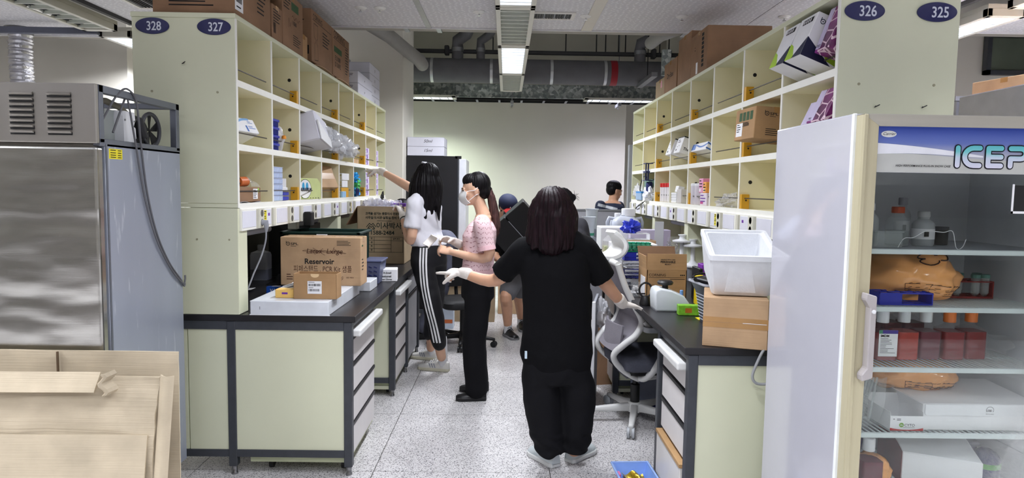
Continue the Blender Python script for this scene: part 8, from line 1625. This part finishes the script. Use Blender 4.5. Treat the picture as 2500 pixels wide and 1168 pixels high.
for k in range(3):
    pts = [J(px + 7.2 * k, py, 5.15) for px, py in ((1027, 606), (1026, 650), (1030, 700), (1040, 750), (1050, 790), (1060, 838))]; o_ = ribbon(t, trm, smooth_path(pts, 8), (0.06, -1, 0), 0.014, PAPER, 'stripe', 0.003); W(o_)
b = MB(); R_ = Matrix(HF).transposed(); b.ell(hc + u * 0.035 - HF[1] * 0.012, (0.09, 0.105, 0.098), 22, 14, R_)
for k in range(12):
    a = -2.3 + 4.6 * k / 11; d = HF[0] * math.sin(a) - HF[1] * math.cos(a); top = hc + u * 0.03 + d * 0.07; mid = hc - u * 0.06 + d * 0.10; low = hc - u * (0.28 + 0.03 * math.sin(k * 1.9)) + d * 0.115 + Vector((-0.02, -0.01, 0)); limb(b, [top, mid, low], [0.035, 0.04, 0.018], 10)
limb(b, [J(1022, 450, y0 - 0.08), J(1006, 500, y0 - 0.03), J(996, 540, y0 + 0.02), J(984, 570, y0 + 0.06)], [0.03, 0.036, 0.03, 0.008], 12); limb(b, [J(1060, 455, y0 - 0.05), J(1068, 500, y0 - 0.08), J(1072, 540, y0 - 0.08)], [0.026, 0.022, 0.006], 12)
W(link('hair', remesh(b, 0.006, 'hair', 6, hairdisp(hc, 0.0045)), HAIRB, t)); q = hc + ip + u * 0.125 + Vector((0.0, -0.03, 0)); obj('hair_clip', MB().tube([q + Vector((-0.03, -0.02, 0.004)), q, q + Vector((0.035, -0.01, -0.02))], [0.009, 0.012, 0.008], 8), M('clip_silver', (200, 202, 212), 0.25, metal=0.6), t, smooth=50)
for w_, d_, n_2, sd, cu, e_ in ((wl, dl, Vector((-0.6, 0.3, -0.4)), -1, (0.5, 0.6, 0.7, 0.7), el), (wr, dr_, Vector((-0.2, 0.1, -1)), 1, (0.12, 0.5, 0.7, 0.8), er)):
    b = MB(); hand(b, w_, d_, n_2, sd, cu, (0.6, 0.3) if sd < 0 else (0.5, 0.3), 1.0, 1.13); limb(b, [w_ + (e_ - w_).normalized() * 0.05, w_], [0.036, 0.031], 14); W(link('glove', remesh(b, 0.005, 'glove', 3), GLOVE, t))
q = wl.lerp(el, 0.17) + ip; dd = (el - wl).normalized(); obj('watch', MB().tube([q - dd * 0.012, q + dd * 0.012], 0.034, 16), BLACK, t, smooth=50)
SOCK = M('sock_white', (224, 224, 226), 0.9)
for aa, hh, tt in ((a1, Vector((-0.445, 5.25, 0)), Vector((-0.705, 5.33, 0))), (a2, Vector((-0.58, 5.60, 0)), Vector((-0.82, 5.68, 0)))):
    b = MB(); q = hh.lerp(tt, 0.2); limb(b, [aa + u * 0.15, Vector((q.x, q.y, 0.10)), Vector((q.x, q.y, 0.055))], [0.043, 0.039, 0.034], 14); o_ = obj('sock', b, SOCK, t, smooth=60); W(o_); sh_ = shoe(t, hh + ip, tt + ip, M('sneaker_white', (214, 212, 206), 0.5), M('sole_cream', (206, 202, 180), 0.5), 0.95, hi=0.082, lace=PAPER, stripes=GREYP)
# ----------------------------------------------------------------- helper stooping beyond her (pale shirt, grey jeans)
y0 = 6.5; t = thing('person', 'person in pale shirt and grey jeans stooping behind the white t-shirt', 'person', (-0.70, 6.5, 0)); ip = Vector((0.70, -6.5, 0))
r, f, u = frame((-1, -0.2, 0)); pe = J(1080, 590, y0); ch = J(1030, 545, y0); wa = pe.lerp(ch, 0.5); nk = J(1003, 528, y0 - 0.02); hc = nk + Vector((-0.10, -0.02, 0.04)); HF = frame((-0.9, -0.2, -0.4))
sl, sr = nk + Vector((0.03, -0.14, -0.01)), nk + Vector((0.03, 0.15, -0.01)); wl, wr = J(972, 500, 6.10), J(962, 505, 6.2); el, er = J(998, 545, 6.2), J(998, 548, 6.5)
b = MB(); head(b, hc, HF, 0.95); limb(b, [hc, nk], [0.05, 0.05]); eloft(b, [(pe, r, Z, 0.15, 0.11), (wa, r, Z, 0.13, 0.10), (ch, r, Z, 0.15, 0.11), (nk, r, Z, 0.08, 0.07)]); limb(b, [sl, el, wl], [0.045, 0.038, 0.025]); limb(b, [sr, er, wr], [0.045, 0.038, 0.025])
for q in (-1, 1): limb(b, [pe + r * q * 0.08, pe + r * q * 0.09 + Vector((-0.02, 0, -0.45)), Vector((pe.x - 0.16, pe.y - q * 0.1, 0.08))], [0.09, 0.06, 0.04])
d_ = J(952, 492, 6.06) - wl; hand(b, wl, d_, Vector((-0.3, 0.3, -1)), 1, (0.4, 0.5, 0.5, 0.6), (0.5, 0.3)); hand(b, wr, d_, Vector((-0.3, 0.3, -1)), 1)
W(link('body', remesh(b, 0.008, 'body', 3), SKIN, t)); face_parts(t, hc + ip, HF, 0.95)
b = MB(); eloft(b, [(pe.lerp(wa, 0.2), r, Z, 0.17, 0.13), (wa, r, Z, 0.165, 0.125), (ch, r, Z, 0.17, 0.13), (nk.lerp(ch, 0.4), r, Z, 0.12, 0.1)]); limb(b, [sl, sl.lerp(el, 0.9)], [0.065, 0.065]); limb(b, [sr, sr.lerp(er, 0.9)], [0.065, 0.065]); W(link('shirt', remesh(b, 0.01, 'shirt', 6, folds(0.008, 6, 8, 3)), M('shirt_pale', (206, 214, 236), 0.8), t))
b = MB(); b.ell(pe + Vector((0.01, 0, -0.02)), (0.15, 0.18, 0.14), 18, 12)
for q in (-1, 1): limb(b, [pe + r * q * 0.08, pe + r * q * 0.09 + Vector((-0.02, 0, -0.45)), Vector((pe.x - 0.16, pe.y - q * 0.1, 0.12))], [0.11, 0.085, 0.075])
W(link('jeans', remesh(b, 0.01, 'jeans', 6, folds(0.006, 8, 8, 7)), M('denim_grey', (92, 94, 110), 0.85, var=0.12, scale=20), t)); b = MB(); b.ell(hc + u * 0.03 - HF[1] * 0.02, (0.09, 0.1, 0.1)); W(link('hair', remesh(b, 0.008, 'hair', 4), HAIRB, t))
b = MB(); hand(b, wl, d_, Vector((-0.3, 0.3, -1)), 1, (0.4, 0.5, 0.5, 0.6), (0.5, 0.3), 1.02, 1.15); W(link('glove', remesh(b, 0.006, 'glove', 3), GLOVE, t))
for q in (-1, 1): shoe(t, Vector((pe.x - 0.12, pe.y - q * 0.1, 0)) + ip, Vector((pe.x - 0.37, pe.y - q * 0.1 - 0.02, 0)) + ip, SHB, M('sole_black'), 1.0)
# ----------------------------------------------------------------- man with cap, bending with a black panel
y0 = 6.75; t = thing('person', 'person in a navy and red cap, shorts and black trainers, bending over', 'person', (0.12, 6.75, 0)); ip = Vector((-0.12, -6.75, 0))
r, f, u = frame((-0.25, -1, 0)); HF = frame((0.35, -0.9, -0.35)); hc = J(1240, 506, y0 - 0.25); nk = J(1226, 540, y0 - 0.12); ch = J(1240, 580, y0); wa = J(1262, 630, y0 + 0.06); pe = J(1278, 672, y0 + 0.1)
sl, sr = J(1262, 560, y0 - 0.12), J(1212, 560, y0 - 0.06); el, er = J(1290, 620, y0 - 0.25), J(1208, 620, y0 - 0.22); wl, wr = J(1270, 640, y0 - 0.38), J(1225, 640, y0 - 0.38)
b = MB(); head(b, hc, HF, 0.98); limb(b, [hc, nk, ch], [0.055, 0.055, 0.06]); eloft(b, torso_st(pe, wa, ch, nk, r, (0.15, 0.14, 0.17), (0.1, 0.1, 0.11))); limb(b, [sl, el, wl], [0.05, 0.042, 0.03]); limb(b, [sr, er, wr], [0.05, 0.042, 0.03]); hand(b, wl, Vector((-0.2, -0.5, 0.4)), Vector((-0.3, -0.8, 0)), 1, (0.5,) * 4); hand(b, wr, Vector((0.3, -0.5, 0.4)), Vector((0.3, -0.8, 0)), -1, (0.5,) * 4)
a1, a2 = Vector((J(1240, 800, 6.5).x, 6.55, 0.1)), Vector((J(1272, 790, 6.95).x, 6.95, 0.1)); k1, k2 = J(1236, 720, 6.5), J(1268, 715, 6.85)
limb(b, [pe - r * -0.09, k1, k1.lerp(a1, 0.35), a1], [0.09, 0.06, 0.06, 0.038]); limb(b, [pe - r * 0.09, k2, k2.lerp(a2, 0.35), a2], [0.09, 0.06, 0.06, 0.038]); W(link('body', remesh(b, 0.0065, 'body', 3), SKIN2, t)); face_parts(t, hc + ip, HF, 0.98)
b = MB(); eloft(b, torso_st(pe, wa, ch, nk, r, (0.175, 0.17, 0.19), (0.13, 0.13, 0.135))[1:-1]); limb(b, [sl, sl.lerp(el, 0.8)], [0.07, 0.07]); limb(b, [sr, sr.lerp(er, 0.8)], [0.07, 0.07]); W(link('shirt', remesh(b, 0.01, 'shirt', 6, folds(0.008, 6, 8, 9)), BLACKC, t))
b = MB(); b.ell(pe - u * 0.02, (0.18, 0.15, 0.14), 18, 12); limb(b, [pe - r * -0.09, k1.lerp(pe, 0.12)], [0.11, 0.095]); limb(b, [pe - r * 0.09, k2.lerp(pe, 0.12)], [0.11, 0.095]); W(link('shorts', remesh(b, 0.01, 'shorts', 6, folds(0.006, 8, 8, 7)), M('shorts_grey', (104, 104, 108), 0.85), t))
R_ = Matrix(HF).transposed(); b = MB(); b.ell(hc + HF[2] * 0.045 - HF[1] * 0.01, (0.094, 0.112, 0.085), 22, 14, R_); cap = obj('cap', b, M('cap_navy', (24, 32, 62), 0.8), t, smooth=60, loc=ip)
obj('brim', MB().sheet(lambda a, c: hc + HF[2] * (0.03 - 0.02 * c - 0.03 * (2 * a - 1) ** 2) + HF[0] * (0.075 * (2 * a - 1) * (1 - 0.25 * c)) + HF[1] * (0.085 + 0.07 * c * (1 - 0.4 * (2 * a - 1) ** 2)), 10, 6, 0.005), M('cap_red', (196, 40, 40), 0.8) if False else M('brim_red', (196, 40, 42), 0.8), cap, smooth=60)
text(cap, 'A', hc + HF[2] * 0.035 + HF[1] * 0.106, HF[0], (HF[2] * 0.9 - HF[1] * 0.35), 0.06, PAPER, 'CENTER', 0.002, lift=0.004)
obj('face_mask', MB().ell(hc + ip + HF[1] * 0.062 - HF[2] * 0.05, (0.062, 0.062, 0.055), 18, 12, R_), BLACK, t, smooth=60); b = MB(); b.ell(hc - HF[1] * 0.035 + HF[2] * 0.0, (0.085, 0.08, 0.08), 18, 12, R_); W(link('hair', remesh(b, 0.008, 'hair', 3), HAIRB, t))
for aa, tt in ((a1, Vector((0.08, -0.16, 0))), (a2, Vector((0.03, -0.2, 0)))):
    b = MB(); limb(b, [aa + u * 0.04, Vector((aa.x, aa.y, 0.05))], [0.042, 0.042]); o_ = obj('sock', b, SOCK, t, smooth=60); W(o_); h_ = Vector((aa.x - tt.x * 0.35, aa.y - tt.y * 0.35, 0)); so_ = shoe(t, h_ + ip, h_ + tt * 1.4 + ip, SHB, M('sole_grey', (120, 120, 122), 0.6), 1.1, 'trainer', 0.09, DARK); dd = tt.normalized(); rr = dd.cross(Z) * -1; c0 = h_ + ip + rr * 0.043; obj('swoosh', MB().tube([c0 + dd * a + Z * z for a, z in ((0.06, 0.07), (0.055, 0.045), (0.08, 0.035), (0.16, 0.055))], [0.002, 0.005, 0.004, 0.001], 6), PAPER, so_)
t = thing('carried_box', 'black two-part box carried slantwise by the capped person', 'box', J(1262, 552, 6.15), rot=(0.2, 0.82, 0.15))
for z in (-0.24, -0.015): obj('shell', MB().box(-0.15, 0.15, -0.1, 0.1, z, z + 0.222), M('panel_black', (13, 13, 15), 0.45), t, bevel=0.006)
obj('edge_trim', MB().box(0.151, 0.155, -0.09, 0.09, 0.0, 0.2), GREYP, t)
obj('seam_trim', MB().box(-0.1, 0.15, -0.103, -0.1, -0.02, -0.014), GREYP, t)
# ----------------------------------------------------------------- person with hair bun, half hidden
y0 = 4.95; t = thing('person', 'person with a messy hair bun and dark grey t-shirt, half hidden', 'person', (0.52, 4.95, 0)); ip = Vector((-0.52, -4.95, 0))
r, f, u = frame((0.5, 0.85, 0)); hc = J(1372, 500, y0); nk = J(1380, 536, y0); ch = J(1385, 585, y0); wa = J(1390, 650, y0); pe = J(1392, 720, y0); sl, sr = nk - r * 0.14 - u * 0.04, J(1415, 552, y0 - 0.03)
el, er = sl + Vector((-0.03, 0.05, -0.27)), J(1428, 610, y0 + 0.1); wl, wr = el + Vector((0.1, 0.2, 0.02)), J(1450, 620, y0 + 0.3); b = MB(); head(b, hc, frame((0.5, 0.85, -0.2)), 0.97); limb(b, [hc, nk], [0.05, 0.052]); eloft(b, torso_st(pe, wa, ch, nk, r, (0.15, 0.13, 0.15), (0.1, 0.09, 0.1))); limb(b, [sl, el, wl], [0.045, 0.038, 0.026]); limb(b, [sr, er, wr], [0.045, 0.038, 0.026]); hand(b, wl, f, -Z, -1); hand(b, wr, f, -Z, 1)
for q in (-1, 1): limb(b, [pe + r * q * 0.08, pe + r * q * 0.08 - u * 0.4, Vector((pe.x + q * 0.06, pe.y - q * 0.05, 0.08))], [0.085, 0.06, 0.04])
W(link('body', remesh(b, 0.008, 'body', 3), SKIN2, t)); face_parts(t, hc + ip, frame((0.5, 0.85, -0.2)), 0.97)
b = MB(); eloft(b, torso_st(pe, wa, ch, nk - u * 0.02, r, (0.165, 0.16, 0.165), (0.12, 0.115, 0.12))[1:-1]); limb(b, [sl, sl.lerp(el, 0.75)], [0.064, 0.066]); limb(b, [sr, sr.lerp(er, 0.55)], [0.064, 0.066]); W(link('t_shirt', remesh(b, 0.01, 't_shirt', 6, folds(0.007, 6, 8, 19)), M('cotton_grey', (60, 60, 66), 0.85), t))
b = MB(); b.ell(pe - u * 0.03, (0.17, 0.14, 0.13), 18, 12)
for q in (-1, 1): limb(b, [pe + r * q * 0.08, pe + r * q * 0.08 - u * 0.4, Vector((pe.x + q * 0.06, pe.y - q * 0.05, 0.1))], [0.1, 0.085, 0.07]); shoe(t, Vector((pe.x + q * 0.07, pe.y - q * 0.05 - 0.07, 0)) + ip, Vector((pe.x + q * 0.07 + 0.1, pe.y - q * 0.05 + 0.15, 0)) + ip, SHB, M('sole_black'))
W(link('trousers', remesh(b, 0.01, 'trousers', 6), MATS['trouser_black'], t)); b = MB(); b.ell(hc + u * 0.03, (0.088, 0.095, 0.098), 20, 14); bc = J(1398, 483, y0); b.ell(bc, (0.028, 0.028, 0.03), 14, 10); W(link('hair', remesh(b, 0.006, 'hair', 4, hairdisp(hc, 0.004)), HAIRB, t)); bc = bc + ip
strands(t, [[bc, bc + Vector((0.02 * math.cos(a) + 0.01, 0, 0.02 * math.sin(a) + 0.01)), bc + Vector((0.05 * math.cos(a), -0.01, 0.045 * math.sin(a) + (0.01 if k % 2 else -0.008)))] for k, a in enumerate((0.1, 0.5, 0.9, 1.4, -0.3, -0.7))], 0.0022, HAIRB)
# ----------------------------------------------------------------- man in navy shirt at the back right
y0 = 8.1; t = thing('person', 'person in a navy shirt with pale stripe, seen from behind beyond the partition', 'person', (1.32, 8.1, 0)); ip = Vector((-1.32, -8.1, 0))
r, f, u = frame((0.75, 0.65, 0)); HF = frame((0.9, 0.35, -0.15)); hc = J(1500, 466, y0); nk = J(1497, 490, y0); ch = J(1488, 520, y0); wa = J(1485, 560, y0); pe = J(1488, 600, y0); sl, sr = J(1466, 502, y0 - 0.05), J(1512, 504, y0 + 0.1)
el, er = sl + Vector((-0.03, 0.0, -0.3)), sr + Vector((0.05, 0.1, -0.27)); b = MB(); head(b, hc, HF, 1.0); limb(b, [hc, nk], [0.056, 0.06]); eloft(b, torso_st(pe, wa, ch, nk, r, (0.16, 0.15, 0.17), (0.11, 0.11, 0.12))); limb(b, [sl, el, el + f * 0.25], [0.05, 0.042, 0.03]); limb(b, [sr, er, er + f * 0.25], [0.05, 0.042, 0.03]); hand(b, el + f * 0.25, f, -Z, -1); hand(b, er + f * 0.25, f, -Z, 1)
for q in (-1, 1): limb(b, [pe + r * q * 0.09, pe + r * q * 0.09 - u * 0.36, Vector((pe.x + q * 0.07, pe.y - q * 0.06, 0.08))], [0.09, 0.065, 0.04])
W(link('body', remesh(b, 0.008, 'body', 3), SKIN2, t)); face_parts(t, hc + ip, HF)
b = MB(); eloft(b, torso_st(pe, wa, ch, nk - u * 0.01, r, (0.18, 0.18, 0.19), (0.13, 0.13, 0.135))[1:-1]); limb(b, [sl, sl.lerp(el, 0.7)], [0.068, 0.07]); limb(b, [sr, sr.lerp(er, 0.7)], [0.068, 0.07]); me_ = remesh(b, 0.01, 'shirt', 6, folds(0.006, 6, 8, 4)); W(link('shirt', me_, M('shirt_navy', (34, 40, 62), 0.8), t))
o_ = ribbon(t, me_, [J(1460 + 5 * k, 500 + 1.3 * k, y0 - 0.1) for k in range(10)], (0, -1, 0), 0.035, M('reflective', (170, 174, 180), 0.4), 'reflective_stripe', 0.004); W(o_)
b = MB(); b.ell(pe - u * 0.03, (0.18, 0.15, 0.13), 18, 12)
for q in (-1, 1): limb(b, [pe + r * q * 0.09, pe + r * q * 0.09 - u * 0.36, Vector((pe.x + q * 0.07, pe.y - q * 0.06, 0.1))], [0.105, 0.09, 0.075]); shoe(t, Vector((pe.x + q * 0.08, pe.y - q * 0.06 - 0.06, 0)) + ip, Vector((pe.x + q * 0.08 + 0.16, pe.y - q * 0.06 + 0.14, 0)) + ip, SHB, M('sole_black'))
W(link('trousers', remesh(b, 0.01, 'trousers', 6), MATS['trouser_black'], t)); b = MB(); b.ell(hc + HF[2] * 0.05 - HF[1] * 0.015, (0.086, 0.1, 0.078), 20, 14, Matrix(HF).transposed()); b.ell(hc - HF[1] * 0.045 + HF[2] * 0.01, (0.082, 0.062, 0.078), 16, 10, Matrix(HF).transposed()); W(link('hair', remesh(b, 0.006, 'hair', 4, hairdisp(hc, 0.002)), HAIRB, t))
